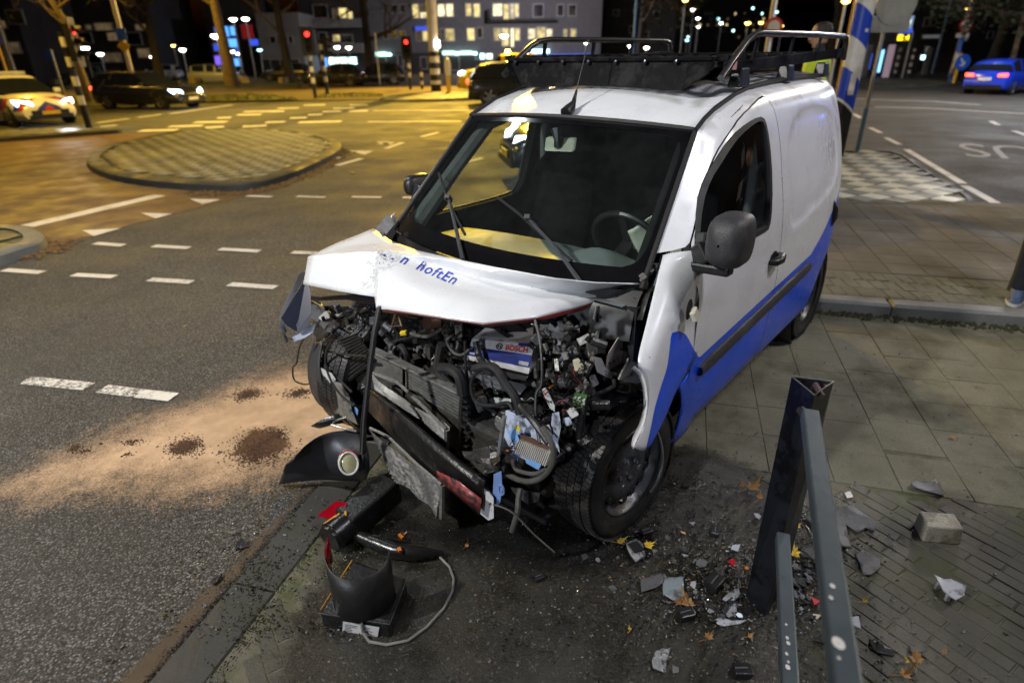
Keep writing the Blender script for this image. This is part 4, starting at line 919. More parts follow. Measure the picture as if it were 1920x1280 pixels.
q = MB(); p = D(952, 106, yc.location.y); bp = yc.matrix_basis.inverted() @ p; q.lathe([(.001, .1), (.10, .08), (.12, 0), (.12, -.12)], 12, Matrix.Translation((bp.x, bp.y, 2.06))); q.obj('beacon', E_AMB, yc, True)
lamp('beacon_light', (p.x, p.y - .5, 2.5), 260, (1, .62, .06), .1)
for px, py, hd, c, lb, st in ((632, 163, 172, (.02, .02, .024), 'dark parked car behind the right banded signal', 'hatch'), (705, 160, 188, (.025, .024, .024), 'dark parked car left of the blue shop window', 'suv'), (412, 158, 8, (.30, .31, .33), 'silver parked car behind the orange tree', 'estate'),
                       (300, 152, 190, (.6, .6, .6), 'white parked car showing above the black estate car', 'suv'), (165, 158, 180, (.05, .05, .055), 'grey parked car behind the left signal', 'hatch'), (540, 152, 180, (.03, .03, .03), 'dark car in front of the garage doors', 'hatch')):
    car('parked_car', lb, 'car', ahead(px, py), R(hd), paint('parked_car_paint', c), 4.3, 1.75, 1.48, st, group='parked cars beyond the verge')
p = W(958, 262, .72)
car('dark_car', 'dark car with a white headlight, seen through the van windscreen', 'car', (p.x + 2.0, p.y + 1.25, 0), R(190), paint('dark_car_paint', (.02, .028, .035)), 4.2, 1.75, 1.42, 'hatch', E_HEAD)

# ------------------------------------------------------------------ people
M_SKIN = mat('skin', (.42, .24, .17), .55, 0, .08, 20); M_HAIR = mat('dark_hair', (.02, .014, .01), .6, 0, .3, 40, .5, 120); M_NAVY = mat('dark_uniform', (.012, .014, .022), .8, 0, .25, 14, .3, 60)
M_HIVIZ = mat('hi_viz_yellow', (.55, .72, .04), .7, 0, .12, 14); M_REFL = mat('reflective_tape', (.55, .55, .52), .35, .2, .08, 20); M_SHOE = mat('blue_grey_shoe', (.06, .09, .16), .7, 0, .2, 20); M_SOLE = mat('pale_sole', (.55, .56, .56), .6, 0, .1, 20)
def skin_chain(name, joints, edges, m_, parent, root=0, sub=2):
    me = bpy.data.meshes.new(name); me.from_pydata([j[0] for j in joints], edges, []); o = bpy.data.objects.new(name, me); col.objects.link(o); o.parent = parent
    s = o.modifiers.new('skin', 'SKIN'); s.use_smooth_shade = True
    for i, j in enumerate(joints): r_ = j[1]; me.skin_vertices[0].data[i].radius = r_ if isinstance(r_, tuple) else (r_, r_)
    me.skin_vertices[0].data[root].use_root = True
    x = o.modifiers.new('sub', 'SUBSURF'); x.levels = sub; x.render_levels = sub
    me.materials.append(m_); return o
def person(label, loc, rz, s=1.0, vest=True, arms='low'):
    root = thing('person', label, 'person', loc, rz); root.scale = (s, s, s)
    J = [((0, 0, .95), (.155, .115)), ((0, .0, 1.12), (.145, .105)), ((0, .01, 1.32), (.175, .12)), ((0, .0, 1.45), (.11, .085)), ((0, .01, 1.53), .058), ((0, .02, 1.60), (.075, .085)), ((0, .025, 1.68), (.082, .10)), ((0, .015, 1.75), (.055, .07))]
    E_ = [(i, i + 1) for i in range(7)]
    for sx in (-1, 1):
        o = len(J)
        J += [((sx * .10, 0, .86), .092), ((sx * .105, .02, .50), .06), ((sx * .11, -.02, .12), .044), ((sx * .11, -.02, .06), (.045, .05)), ((sx * .125, .12, .045), (.042, .035)), ((sx * .13, .18, .04), (.035, .028))]
        E_ += [(0, o), (o, o + 1), (o + 1, o + 2), (o + 2, o + 3), (o + 3, o + 4), (o + 4, o + 5)]
        o = len(J); hand = (sx * .12, .34, 1.12)
        J += [((sx * .20, 0, 1.42), .062), ((sx * .27, -.02, 1.16), .047), ((sx * .17, .22, 1.10), .036), (hand, (.032, .024))]
        E_ += [(2, o), (o, o + 1), (o + 1, o + 2), (o + 2, o + 3)]
        for k in range(4):
            b_ = len(J); fx = sx * .12 + (k - 1.5) * .018
            J += [((fx, .385, 1.135), .0095), ((fx - sx * .01, .42, 1.14 + .01 * (k % 2)), .0085), ((fx - sx * .02, .43, 1.115), .0075)]; E_ += [(o + 3, b_), (b_, b_ + 1), (b_ + 1, b_ + 2)]
        b_ = len(J); J += [((sx * .085, .35, 1.145), .011), ((sx * .07, .385, 1.15), .009)]; E_ += [(o + 3, b_), (b_, b_ + 1)]
    body = skin_chain('body', J, E_, M_NAVY, root)
    q = MB(); q.lathe([(.001, 1.525), (.052, 1.54), (.058, 1.57), (.074, 1.60), (.082, 1.66), (.085, 1.70), (.07, 1.76), (.03, 1.79), (.001, 1.795)], 18, Matrix.Translation((0, .025, 0)) @ Matrix.Diagonal((1.0, 1.2, 1, 1)))
    hd = q.obj('head', M_SKIN, root, True); q = MB(); q.prism([(-.012, .12, 1.62), (.012, .12, 1.62), (0, .12, 1.67)], (0, .025, -.006)); q.box((0, .122, 1.595), (.045, .012, .008)); [q.box((sx * .033, .112, 1.672), (.022, .012, .01)) for sx in (-1, 1)]; [q.lathe([(.001, -.006), (.022, -.004), (.025, .006)], 8, Matrix.Translation((sx * .086, .02, 1.65)) @ Euler((0, R(90), 0)).to_matrix().to_4x4()) for sx in (-1, 1)]; q.obj('face', M_SKIN, hd, True)
    q = MB(); q.lathe([(.085, 1.635), (.092, 1.68), (.092, 1.73), (.075, 1.785), (.03, 1.81), (.001, 1.812)], 18, Matrix.Translation((0, .005, 0)) @ Matrix.Diagonal((1, 1.16, 1, 1))); q.obj('hair', M_HAIR, hd, True)
    if vest:
        pr = lambda z0, z1, g_: [[(a * g_ * math.cos(t), b_ * g_ * math.sin(t) + .0, z) for t in [k * math.pi / 12 for k in range(24)]] for z, a, b_ in z_rows(z0, z1)]
        tab = [(.92, .185), (1.1, .175), (1.3, .20), (1.42, .185), (1.5, .10)]
        def z_rows(z0, z1): return [(z0 + (z1 - z0) * i / 6, lerp1(tab, z0 + (z1 - z0) * i / 6), lerp1(tab, z0 + (z1 - z0) * i / 6) * .72) for i in range(7)]
        q = MB(); q.grid(pr(.92, 1.49, 1.08), close=True); v_ = q.obj('vest', M_HIVIZ, root, True, solid=.006)
        for z in (1.02, 1.16): q = MB(); q.grid(pr(z, z + .05, 1.105), close=True); q.obj('reflective_band', M_REFL, v_, True, solid=.003)
        for sx in (-1, 1): q = MB(); q.tube([(sx * .185, 0, 1.42), (sx * .235, -.01, 1.30), (sx * .272, -.02, 1.17)], [.078, .072, .064], 12); q.obj('sleeve', M_HIVIZ, v_, True)
    for sx in (-1, 1):
        q = MB(); q.grid([[(sx * .115 + .052 * a * math.cos(t), .06 + .15 * math.sin(t) * b_, z) for t in [k * math.pi / 8 for k in range(16)]] for z, a, b_ in ((0, 1, 1), (.025, 1.02, 1.02), (.028, .98, .98), (.07, .9, .9), (.11, .85, .45))], close=True); sh_ = q.obj('shoe', M_SHOE, root, True)
        q = MB(); q.grid([[(sx * .115 + .056 * math.cos(t), .06 + .155 * math.sin(t), z) for t in [k * math.pi / 8 for k in range(16)]] for z in (0, .024)], close=True); q.obj('sole', M_SOLE, sh_)
        q = MB(); q.tube([(sx * .11, -.01, .07), (sx * .11, -.005, .2), (sx * .105, .02, .5), (sx * .10, 0, .85)], [.075, .07, .085, .115], 14); q.obj('trouser_leg', M_NAVY, root, True)
    return root
p = D(1536, 100, 9.6); person('police officer in a yellow hi-viz vest standing behind the van', (p.x, 9.6, .11), R(75), 1.19)
p = W(1921, 574, .1); person('pedestrian in dark trousers and pale-soled shoes at the right edge', (p.x + .10, p.y + .05, .11), R(140), 1.0, False)
# ------------------------------------------------------------------ the crashed van (its own axes: x forward, y to its left, z up)
van = thing('delivery_van', 'white and blue delivery van with its front end smashed open', 'van', VO, VROT)
def livery():
    mt, n, bs = nodes('white_and_blue_paint')
    sp = n.nodes.new('ShaderNodeSeparateXYZ'); lk(n, n.nodes.new('ShaderNodeTexCoord').outputs['Object'], sp.inputs[0])
    fc = n.nodes.new('ShaderNodeFloatCurve'); cv = fc.mapping.curves[0]
    pts = [(-3.4, 1.13), (-2.75, 1.06), (-2.5, .985), (-2.07, .795), (-1.4, .765), (-.512, .722), (-.44, .79), (-.36, .885), (-.30, .92), (-.239, .93), (-.182, .81), (-.066, .71), (.016, .62), (.12, .45), (.5, .0)]
    def tr(p): return ((p[0] + 3.4) / 3.9, p[1] / 1.2)
    while len(cv.points) < len(pts): cv.points.new(.5, .5)
    for k, p in enumerate(pts): cv.points[k].location = tr(p); cv.points[k].handle_type = 'VECTOR'
    fc.mapping.update()
    lk(n, math_(n, 'DIVIDE', math_(n, 'ADD', sp.outputs[0], 3.4), 3.9), fc.inputs['Value'])
    lim = math_(n, 'MULTIPLY', fc.outputs[0], 1.2)
    blue = math_(n, 'LESS_THAN', sp.outputs[2], lim)
    white = mix(n, math_(n, 'MULTIPLY', ramp(n, noise(n, 3.5, 8, .7), (.5, 0.), (.75, 1.)), .35), (.72, .735, .76), (.46, .46, .47))
    bl = mix(n, ramp(n, noise(n, 2.2, 6, .7), (.45, 0.), (.75, 1.)), (.0, .08, .80), (.002, .07, .55))
    o = mix(n, blue, white, bl)
    # road dirt thrown up along the sill
    mud = math_(n, 'MULTIPLY', ramp(n, math_(n, 'ADD', math_(n, 'MULTIPLY', sp.outputs[2], -1.2), noise(n, 5, 7, .7)), (-.12, 0.), (.25, 1.)), .4)
    o = mix(n, mud, o, (.07, .06, .05))
    # soot and scratches round the folded nose
    dx = n.nodes.new('ShaderNodeVectorMath'); dx.operation = 'DISTANCE'; lk(n, n.nodes.new('ShaderNodeTexCoord').outputs['Object'], dx.inputs[0]); dx.inputs[1].default_value = tuple(V(705, 492, 'z', 1.10))
    so_ = math_(n, 'MULTIPLY', ramp(n, dx.outputs['Value'], (.03, 1.), (.14, 0.)), ramp(n, noise(n, 45, 6, .8), (.49, 0.), (.55, 1.)))
    o = mix(n, so_, o, (.02, .02, .02))
    spk = ramp(n, noise(n, 90, 2, .5), (.74, 0.), (.77, 1.)); o = mix(n, math_(n, 'MULTIPLY', spk, .7), o, (.08, .07, .06))
    lk(n, o, bs.inputs['Base Color'])
    lk(n, ramp(n, noise(n, 4, 5), (.35, .22), (.7, .42)), bs.inputs['Roughness']); bs.inputs['Coat Weight'].default_value = .3; bs.inputs['Coat Roughness'].default_value = .12
    return mt
M_VAN = livery()
M_SEAM = mat('seam_rubber', (.010, .010, .011), .6, 0, .2, 10)
M_TRIM = mat('grey_trim_plastic', (.035, .035, .038), .5, 0, .15, 12, .4, 160, dirt=(.09, .085, .08), dscale=4, dlo=.55, dhi=.75)
M_INT = mat('interior_dark', (.014, .015, .016), .8, 0, .2, 10, spec=.1); M_SEAT = mat('seat_cloth', (.006, .006, .007), .95, 0, .3, 40, .6, 200, spec=.03)
M_DASH = mat('dashboard', (.15, .175, .175), .5, 0, .15, 6, .3, 200); M_BAG = mat('airbag_cloth', (.62, .62, .52), .85, 0, .12, 10, .5, 60)
M_GLASS = thin_glass('windscreen_glass', (.82, .90, .87), .02, .9); M_SGLASS = thin_glass('side_glass', (.80, .84, .84), .01, 1.3)
ZY = [(.2, .78), (.30, .86), (.45, .895), (.62, .905), (.8, .91), (1.0, .90), (1.15, .885), (1.3, .855), (1.5, .80), (1.62, .755), (1.68, .72), (1.72, .67), (1.75, .60), (1.9, .4)]
YB = [(1.0, .75), (1.08, .735), (1.6, .648), (1.74, .615), (1.8, .6)]
EDGE = [(1.0, -.20), (1.065, -.268), (1.6, -.815), (1.67, -1.0), (1.72, -1.25), (1.74, -1.41), (1.757, -1.8), (1.76, -2.3)]     # z -> x of windscreen side and gutter
def spl(tab, x):
    """smooth curve through a table"""
    if x <= tab[0][0]: return tab[0][1]
    if x >= tab[-1][0]: return tab[-1][1]
    for i in range(len(tab) - 1):
        if x <= tab[i + 1][0]: break
    (x0, y0), (x1, y1) = tab[i], tab[i + 1]
    sl = (y1 - y0) / (x1 - x0)
    m0 = sl if i == 0 else .5 * (sl + (y0 - tab[i - 1][1]) / (x0 - tab[i - 1][0])); m1 = sl if i + 2 >= len(tab) else .5 * (sl + (tab[i + 2][1] - y1) / (tab[i + 2][0] - x1))
    h_ = x1 - x0; t = (x - x0) / h_
    return (2 * t ** 3 - 3 * t * t + 1) * y0 + (t ** 3 - 2 * t * t + t) * h_ * m0 + (-2 * t ** 3 + 3 * t * t) * y1 + (t ** 3 - t * t) * h_ * m1
def side_y(x, z):
    y = spl(ZY, z)
    if z > 1.0:
        d = max(0, lerp1(EDGE, z) - x); a = y - lerp1(YB, z); a = .5 * (a + math.sqrt(a * a + .0004)); y -= a * math.exp(-d / .09) * min(1, (z - 1.0) / .06)
    if x < -2.2: y -= .13 * ((-2.2 - x) / .9) ** 2
    if x < -3.0: y -= .09 * min(1, (-3.0 - x) / .12) ** 2
    return y
def rec_depth(x, z):
    if not (-2.75 < x < -1.45 and .95 < z < 1.72): return 0
    p = Vector((x, z)); d = 9
    for i in range(len(REC_O)):
        q0, q1 = REC_O[i], REC_O[(i + 1) % len(REC_O)]; ab = q1 - q0; t = max(0, min(1, (p - q0).dot(ab) / ab.dot(ab))); d = min(d, (p - q0 - ab * t).length)
    if not inside(p, REC_O): return 0
    t = min(1, d / .035); return .013 * t * t * (3 - 2 * t)
REC_O = smoothpoly([Vector(p) for p in ((-1.53, 1.05), (-1.56, 1.62), (-2.45, 1.64), (-2.62, 1.40), (-2.60, 1.15), (-1.75, 1.03))], 2)
cR_ = sum(REC_O, Vector((0, 0))) / len(REC_O)
REC_I = [cR_ + (p - cR_) * .955 for p in REC_O]
def skin(name, outer, holes=(), s=1, m_=None, off=0, step=.05, loops=(), parent=None, rec=None, solid=.006):
    vs, fs = cdt(resample(outer, .04), [resample(h_, .04) for h_ in holes], step, loops)
    f_ = lambda x, z: side_y(x, z) + off - (rec(x, z) if rec else 0)
    q = MB(); q.add([(p.x, s * f_(p.x, p.y), p.y) for p in vs], fs)
    o = q.obj(name, m_ or M_VAN, parent or van, True, angle=180)
    nm = []
    for p in vs:
        e = .012; gx = (f_(p.x + e, p.y) - f_(p.x - e, p.y)) / (2 * e); gz = (f_(p.x, p.y + e) - f_(p.x, p.y - e)) / (2 * e); nm.append(Vector((-gx, s, -gz)).normalized())
    me = o.data
    if me.polygons[0].normal.y * s < 0: me.flip_normals()
    me.normals_split_custom_set_from_vertices(nm)
    return o
DOOR = [(-.43, .40), (-.435, .75), (-.465, 1.09), (-.485, 1.186), (-.57, 1.273), (-.668, 1.381), (-.768, 1.473), (-.863, 1.543), (-.995, 1.609), (-1.18, 1.661), (-1.43, 1.703), (-1.485, 1.69), (-1.47, 1.5), (-1.445, 1.35), (-1.455, 1.10), (-1.435, .77), (-1.43, .40)]
WIN = smoothpoly([Vector(p) for p in ((-.515, 1.175), (-.53, 1.205), (-.637, 1.345), (-.727, 1.426), (-.811, 1.479), (-.907, 1.533), (-1.007, 1.573), (-1.18, 1.607), (-1.29, 1.612), (-1.305, 1.57), (-1.29, 1.434), (-1.257, 1.244), (-1.225, 1.142), (-1.15, 1.14), (-.83, 1.16))], 1)
def grow(poly, d):
    c = sum((Vector(p) for p in poly), Vector((0, 0))) / len(poly); return [Vector(p) + (Vector(p) - c).normalized() * d for p in poly]
ARCH = [(-2.70 + .36 * math.cos(a), .30 + .36 * math.sin(a)) for a in [math.pi * (.02 + .96 * k / 16) for k in range(17)]]
BODY = [(-.383, 1.178), (-.815, 1.60), (-.9, 1.64), (-1.0, 1.67), (-1.25, 1.72), (-1.41, 1.74), (-1.8, 1.757), (-2.3, 1.76), (-2.85, 1.755), (-3.06, 1.735), (-3.11, 1.6), (-3.12, 1.0), (-3.12, .42)] + [(-3.08, .38)] + ARCH[::-1] + [(-2.32, .37), (-1.437, .36)]
def seam(door):
    mid = door[2:14]; q = [mid[0]]
    for a_, b_ in zip(mid, mid[1:]): a_, b_ = Vector(a_), Vector(b_); q += [tuple(a_ * .75 + b_ * .25), tuple(a_ * .25 + b_ * .75)]
    return list(door[:2]) + q + [mid[-1], door[-1]] if len(door) > 14 else list(door[:2]) + q + list(door[13:])
DOOR = seam(DOOR)
def outside(line, d):
    out = []
    for i, p in enumerate(line):
        a_, b_ = Vector(line[max(0, i - 1)]), Vector(line[min(len(line) - 1, i + 1)]); t = (b_ - a_).normalized(); n_ = Vector((-t.y, t.x)); out.append(tuple(Vector(p) + n_ * d))
    return out
SEAM = [p for p in DOOR if p[1] > 1.19 or p[0] < -1.0]
NB = len(BODY)
BODY += outside(SEAM, -.0055)[::-1] + [(-.478, 1.198)]
DOOR_N, WIN_N, BODY_N = DOOR, WIN, BODY
DOOR_F = [(x - .2 if x < -1.3 else x, z) for x, z in DOOR]
BODY_F = [(p[0] - .2 if (i >= NB and p[0] < -1.3) else p[0], p[1]) for i, p in enumerate(BODY)]
WIN_F = smoothpoly([Vector(p) for p in ((-.60, 1.055), (-.69, 1.22), (-.85, 1.38), (-1.04, 1.53), (-1.2, 1.595), (-1.43, 1.61), (-1.51, 1.57), (-1.52, 1.3), (-1.48, 1.07), (-1.3, 1.05), (-.9, 1.05))], 1)
for s in (1, -1):
    DOOR, WIN, BODY = (DOOR_N, WIN_N, BODY_N) if s > 0 else (DOOR_F, WIN_F, BODY_F)
    skin('side_panel', BODY, (), s, step=.045, loops=(REC_O, REC_I), rec=rec_depth)
    dr = skin('front_door', DOOR, (WIN,), s)
    skin('sill', [(-.43, .26), (-.43, .39), (-1.435, .388), (-2.33, .36), (-2.30, .26)], (), s, off=-.012)
    skin('inner_side', [(-.2, .3), (-.30, 1.05), (-.47, 1.12), (-.52, 1.36), (-.80, 1.53), (-1.22, 1.64), (-1.3, 1.63), (-1.33, 1.45), (-1.3, 1.1), (-1.0, 1.1), (-.47, 1.10), (-.32, 1.04), (-.22, .3), (-3.3, .3), (-3.3, 1.70), (-1.8, 1.72), (-1.3, 1.71), (-1.0, 1.64), (-.75, 1.50)], (), s, M_INT, -.05, .12) if False else None
    fr = MB(); g0, g1 = grow(WIN, .022), grow(WIN, -.004)
    fr.grid([[(p.x, s * (side_y(p.x, p.y) + o_), p.y) for p in r_] for r_, o_ in ((g0, .001), (g0, .005), (g1, .004), (g1, -.012))], close=True); fr.obj('window_seal', M_SEAM, dr, True)
    vs, fs = cdt(resample(grow(WIN, .004), .06), step=.08); q = MB(); q.add([(p.x, s * (side_y(p.x, p.y) - .010), p.y) for p in vs], fs); q.obj('side_window', M_SGLASS, dr, True)
    # inner trim with the same window opening
    vs, fs = cdt(resample(grow([(p[0], p[1]) for p in DOOR], -.015), .07), [resample(grow(WIN, .004), .06)], .09); q = MB(); q.add([(p.x, s * (side_y(p.x, p.y) - .055), p.y) for p in vs], fs); q.obj('door_lining', M_INT, dr, True)
    q = MB(); q.grid([[(p.x, s * (side_y(p.x, p.y) + o_), p.y) for p in grow(WIN, .004)] for o_ in (-.012, -.056)], close=True); q.obj('window_reveal', M_INT, dr, True)
    # dark shut line behind the gaps
    q = MB(); ln = [(p[0], p[1]) for p in DOOR]; dd = resample([Vector(p) for p in ln], .05); q.grid([[(p.x, s * (side_y(p.x, p.y) - .010), p.y) for p in grow(dd, e_)] for e_ in (-.012, .020)], close=True); q.obj('door_shut_seal', M_SEAM, van, True)
    # moulding, handle
    q = MB(); rows = []
    for k in range(25):
        x = -.53 - 1.54 * k / 24; zc_ = .648 + .075 * k / 24; hh = .033 if 0 < k < 24 else .02
        rows.append([(x, s * (side_y(x, zc_ + dz * hh) + oy), zc_ + dz * hh) for dz, oy in ((-1.1, -.004), (-1, .012), (-.6, .02), (.6, .02), (1, .012), (1.1, -.004))])
    q.grid(rows); q.obj('side_moulding', M_TRIM, van, True)
    q = MB(); q.tube([(-1.28, s * .905, .945), (-1.30, s * .932, .948), (-1.345, s * .94, .952), (-1.40, s * .93, .955), (-1.42, s * .903, .957)], [.012, .02, .023, .02, .012], 10); hn = q.obj('door_handle', M_BLKPL, dr, True)
    q = MB(); q.lathe([(.001, .004), (.045, .004), (.05, 0)], 18, Matrix.Translation((-1.35, s * .900, .95)) @ Euler((R(-90) * s, 0, 0)).to_matrix().to_4x4() @ Matrix.Diagonal((1.3, .8, 1, 1))); q.obj('handle_cup', M_BLKPL, dr, True)
    # inner pillars and cant rail
    q = MB(); q.tube([(-.34, s * .69, 1.05), (-.64, s * .635, 1.34), (-.88, s * .59, 1.56), (-1.2, s * .575, 1.64), (-1.6, s * .56, 1.69)], [.05, .04, .04, .05, .05], 8); q.obj('inner_pillar', M_INT if s > 0 else mat('grey_lining', (.06, .065, .065), .8), van, True)
    q = MB(); q.box((-1.42 if s > 0 else -1.64, s * .735, 1.05), (.16, .05, 1.15)); q.obj('door_post_lining', mat('grey_lining', (.10, .11, .11), .8), van, bevel=.02)
# wing mirrors
def mirror(s, dr):
    # outline of the housing as it faces forward, thick front to back
    prof = [(-.085, -.105), (.03, -.125), (.085, -.10), (.10, -.02), (.095, .09), (.06, .125), (-.05, .118), (-.085, .07)]
    prof = smoothpoly([Vector(p) for p in prof], 2); c = Vector((-.46, .975, 1.255)) if s > 0 else Vector((-.61, -.925, 1.225)); prof = [p * (.86 if s > 0 else .5) for p in prof]
    q = MB(); q.grid([[c + Vector((dx, s * p.x * sc_, p.y * sc_)) for p in prof] for dx, sc_ in ((-.075, .94), (-.06, 1.0), (0, 1.0), (.035, .93), (.06, .78), (.078, .45), (.082, .05))], close=True)
    mr = q.obj('wing_mirror', M_TRIM if s > 0 else M_BLKPL, dr, True, angle=60)
    q = MB(); q.add([c + Vector((-.07, s * p.x * .93, p.y * .93)) for p in prof], [list(range(len(prof)))]); q.obj('mirror_glass', mat('mirror_glass', (.5, .5, .5), .04, 1, 0, 3), mr)
    q = MB(); q.beam(c + Vector((-.02, -s * .14, -.125)), c + Vector((-.01, s * .03, -.115)), .06, .04); q.beam(c + Vector((-.05, -s * .15, -.13)), c + Vector((-.02, -s * .07, -.05)), .07, .09); q.beam((-.50, s * .862, 1.09), (-.545, s * .835, 1.25), .02, .05, (0, 1, 0)); q.obj('mirror_arm', M_BLKPL, mr, bevel=.015)
    return mr
doors = [o for o in van.children if o.name.startswith('front_door')]
mirror(1, doors[0]); mirror(-1, doors[1])
# faded ghost of the old lettering on the side recess
tm_, tf_ = textmesh('Van hoften'); q = MB(); q.add([(-1.62 - s_ * .92, side_y(-1.62 - s_ * .92, 1.28 + t_ * .2) - .0125, 1.26 + .03 * s_ + t_ * .2) for s_, t_ in tm_], tf_)
q.obj('ghost_lettering', mat('lettering_ghost', (.60, .61, .64), .5, 0, .25, 60), van)
# roof
def zroof(x, y):
    xs_ = [(-3.36, 1.70), (-3.25, 1.765), (-2.9, 1.80), (-2.3, 1.815), (-1.8, 1.81), (-1.4, 1.79), (-1.1, 1.742), (-.9, 1.682), (-.76, 1.625), (-.70, 1.598)]
    return lerp1(xs_, x) - .052 * (y / .62) ** 2
rows = []
for k in range(49):
    t = k / 48; r_ = []
    for j in range(21):
        f = (j - 10) / 10; yh = .640 - .03 * min(1, t * 3) - .05 * max(0, t - .7) / .3; x0_ = -.735 - .075 * f * f; x = x0_ + (-3.08 - x0_) * t; y = f * yh
        z = zroof(x + .075 * f * f * (1 - t), y); z = z * (1 - (1 - t) * 0) ; e = lerp1([(-2.3, 1.76), (-1.8, 1.757), (-1.41, 1.74), (-1.25, 1.72), (-1.0, 1.67), (-.815, 1.60)], x) if x > -2.3 else 1.76
        z = z + (e + .004 - z) * (max(0, abs(f) - .35) / .65) ** 2.5
        r_.append((x, y, z))
    rows.append(r_)
q = MB(); q.grid(rows); roof_o = q.obj('roof', M_VAN, van, True, solid=.006)
for s in (1, -1):
    q = MB(); pth = [(-.80, .652, 1.602), (-.9, .645, 1.643), (-1.0, .64, 1.673), (-1.25, .632, 1.724), (-1.41, .628, 1.744), (-1.8, .622, 1.761), (-2.3, .62, 1.765), (-2.8, .60, 1.76), (-3.06, .56, 1.74)]
    q.tube([(x, s * y, z) for x, y, z in pth], .011, 6); q.obj('roof_gutter', M_SEAM, van, True)
q = MB(); q.grid([[(x, y * .98, zroof(x, y * .98) - .035) for y in [-.62 + .124 * j for j in range(11)]] for x in [-.80 - .1 * k for k in range(10)]]); q.obj('headliner', mat('headlining', (.035, .037, .036), .9), van, True)
q = MB(); yy = [-.86 + .172 * j for j in range(11)]
q.grid([[(-3.115 - .012 * (1 - (y / .86) ** 2), y * .79 * (1 if z < 1.2 else 1 - .28 * (z - 1.2) / .5), z) for y in yy] for z in (.42, .8, 1.2, 1.45, 1.60, 1.70)]); q.obj('rear_doors', M_VAN, van, True)
q = MB(); q.box((-3.08, 0, .45), (.08, .9, .22)); q.obj('rear_bumper', M_TRIM, van, bevel=.04)
for s in (1, -1):
    q = MB(); q.box((-3.085, s * .70, .98), (.05, .05, .36)); q.obj('tail_lamp', mat('tail_lamp_lens', (.30, .012, .01), .15), van, bevel=.015)
fx = V(1563, 380, 'y', .905)
q = MB(); q.tube([(-2.50, .868, 1.03), (-2.52, .882, .98), (-2.54, .884, .92), (-2.53, .876, .87)], [.02, .032, .032, .02], 8); q.obj('side_catch', M_BLKPL, van, True)
# floor, bulkhead, cab inside
q = MB(); q.box((-1.65, 0, .33), (2.5, 1.5, .10)); q.prism([(-1.72, -.8, .38), (-1.72, .8, .38), (-1.72, .82, 1.2), (-1.72, .72, 1.55), (-1.72, .58, 1.70), (-1.72, -.58, 1.70), (-1.72, -.72, 1.55), (-1.72, -.82, 1.2)], (-.03, 0, 0)); q.box((-.28, 0, .72), (.06, 1.45, .62)); q.obj('cab_shell', M_INT, van)
q = MB(); rows = []
for k in range(13):
    x = -.19 - .60 * k / 12; r_ = []
    for j in range(33):
        y = -.70 + 1.40 * j / 32; z = 1.035 - .02 * k / 12 - .03 * (y / .7) ** 2
        z += .085 * math.exp(-((y - .37) / .17) ** 2) * max(0, math.sin(math.pi * min(1, max(0, (k - 3) / 8))))
        z += .03 * math.exp(-((y + .32) / .22) ** 2) * max(0, math.sin(math.pi * min(1, max(0, (k - 2) / 9))))
        if k == 12: z -= .30
        xb = x + .07 * (1 - (y / .7) ** 2) * (1 - k / 12); r_.append((xb, y, z))
    rows.append(r_)
q.grid(rows); q.obj('dashboard', M_DASH, van, True)
q = MB(); [q.box((-.36 + .045 * (1 - (y / .7) ** 2), y, 1.045 - .03 * (y / .7) ** 2), (.035, .085, .006)) for y in [-.52 + .105 * k for k in range(9)]]; q.obj('demist_vents', M_BLKPL, van)
for s in (1, -1):
    st_ = MB(); rows = []
    for z, w_, d, x in ((.62, .20, .06, -1.12), (.85, .24, .07, -1.18), (1.1, .245, .07, -1.25), (1.28, .21, .06, -1.30), (1.36, .14, .04, -1.32)):
        rows.append([(x + d * math.cos(t), s * .38 + w_ * math.sin(t), z) for t in [k * math.pi / 8 for k in range(16)]])
    st_.grid(rows, close=True); st_.f.append([64 + k for k in range(16)]); st_.k.append(0); se = st_.obj('seat', M_SEAT, van, True)
    q = MB(); q.grid([[(-1.34 + .045 * a * math.cos(t), s * .38 + .125 * a * math.sin(t), z) for t in [k * math.pi / 8 for k in range(16)]] for z, a in ((1.40, .7), (1.43, 1), (1.53, 1), (1.57, .6))], close=True); q.box((-1.34, s * .38, 1.565), (.05, .15, .012)); q.obj('headrest', M_SEAT, se, True)
    q = MB(); q.box((-.93, s * .38, .60), (.5, .48, .14)); q.obj('seat_cushion', M_SEAT, se, bevel=.05)
c = Vector((-.80, .37, 1.06)); tl = Euler((0, R(-62), 0)).to_matrix()
q = MB(); q.tube([c + tl @ Vector((.185 * math.cos(t), .185 * math.sin(t), 0)) for t in [k * math.pi / 16 for k in range(33)]], .016, 8); q.tube([c + tl @ Vector((-.17, 0, 0)), c, c + tl @ Vector((.17, 0, 0))], .018, 6); q.tube([c, c + Vector((.3, 0, -.14))], .03, 8); sw = q.obj('steering_wheel', M_BLKPL, van, True)
q = MB(); rows = []
for i in range(9):
    r_ = []
    for j in range(11):
        u, v = i / 8 - .5, j / 10 - .5; p = c + tl @ Vector((u * .24, .17 + v * .30, .03)); p.z += .10 * math.exp(-(v * 3) ** 2) * (.6 + .4 * math.sin(7 * u)) + .012 * math.sin(9 * v + 5 * u) - .10 * abs(v) ** 1.5; p.x += .02 * math.sin(11 * v); r_.append(p)
    rows.append(r_)
q.grid(rows); q.obj('spent_airbag', M_BAG, sw, True, solid=.004)
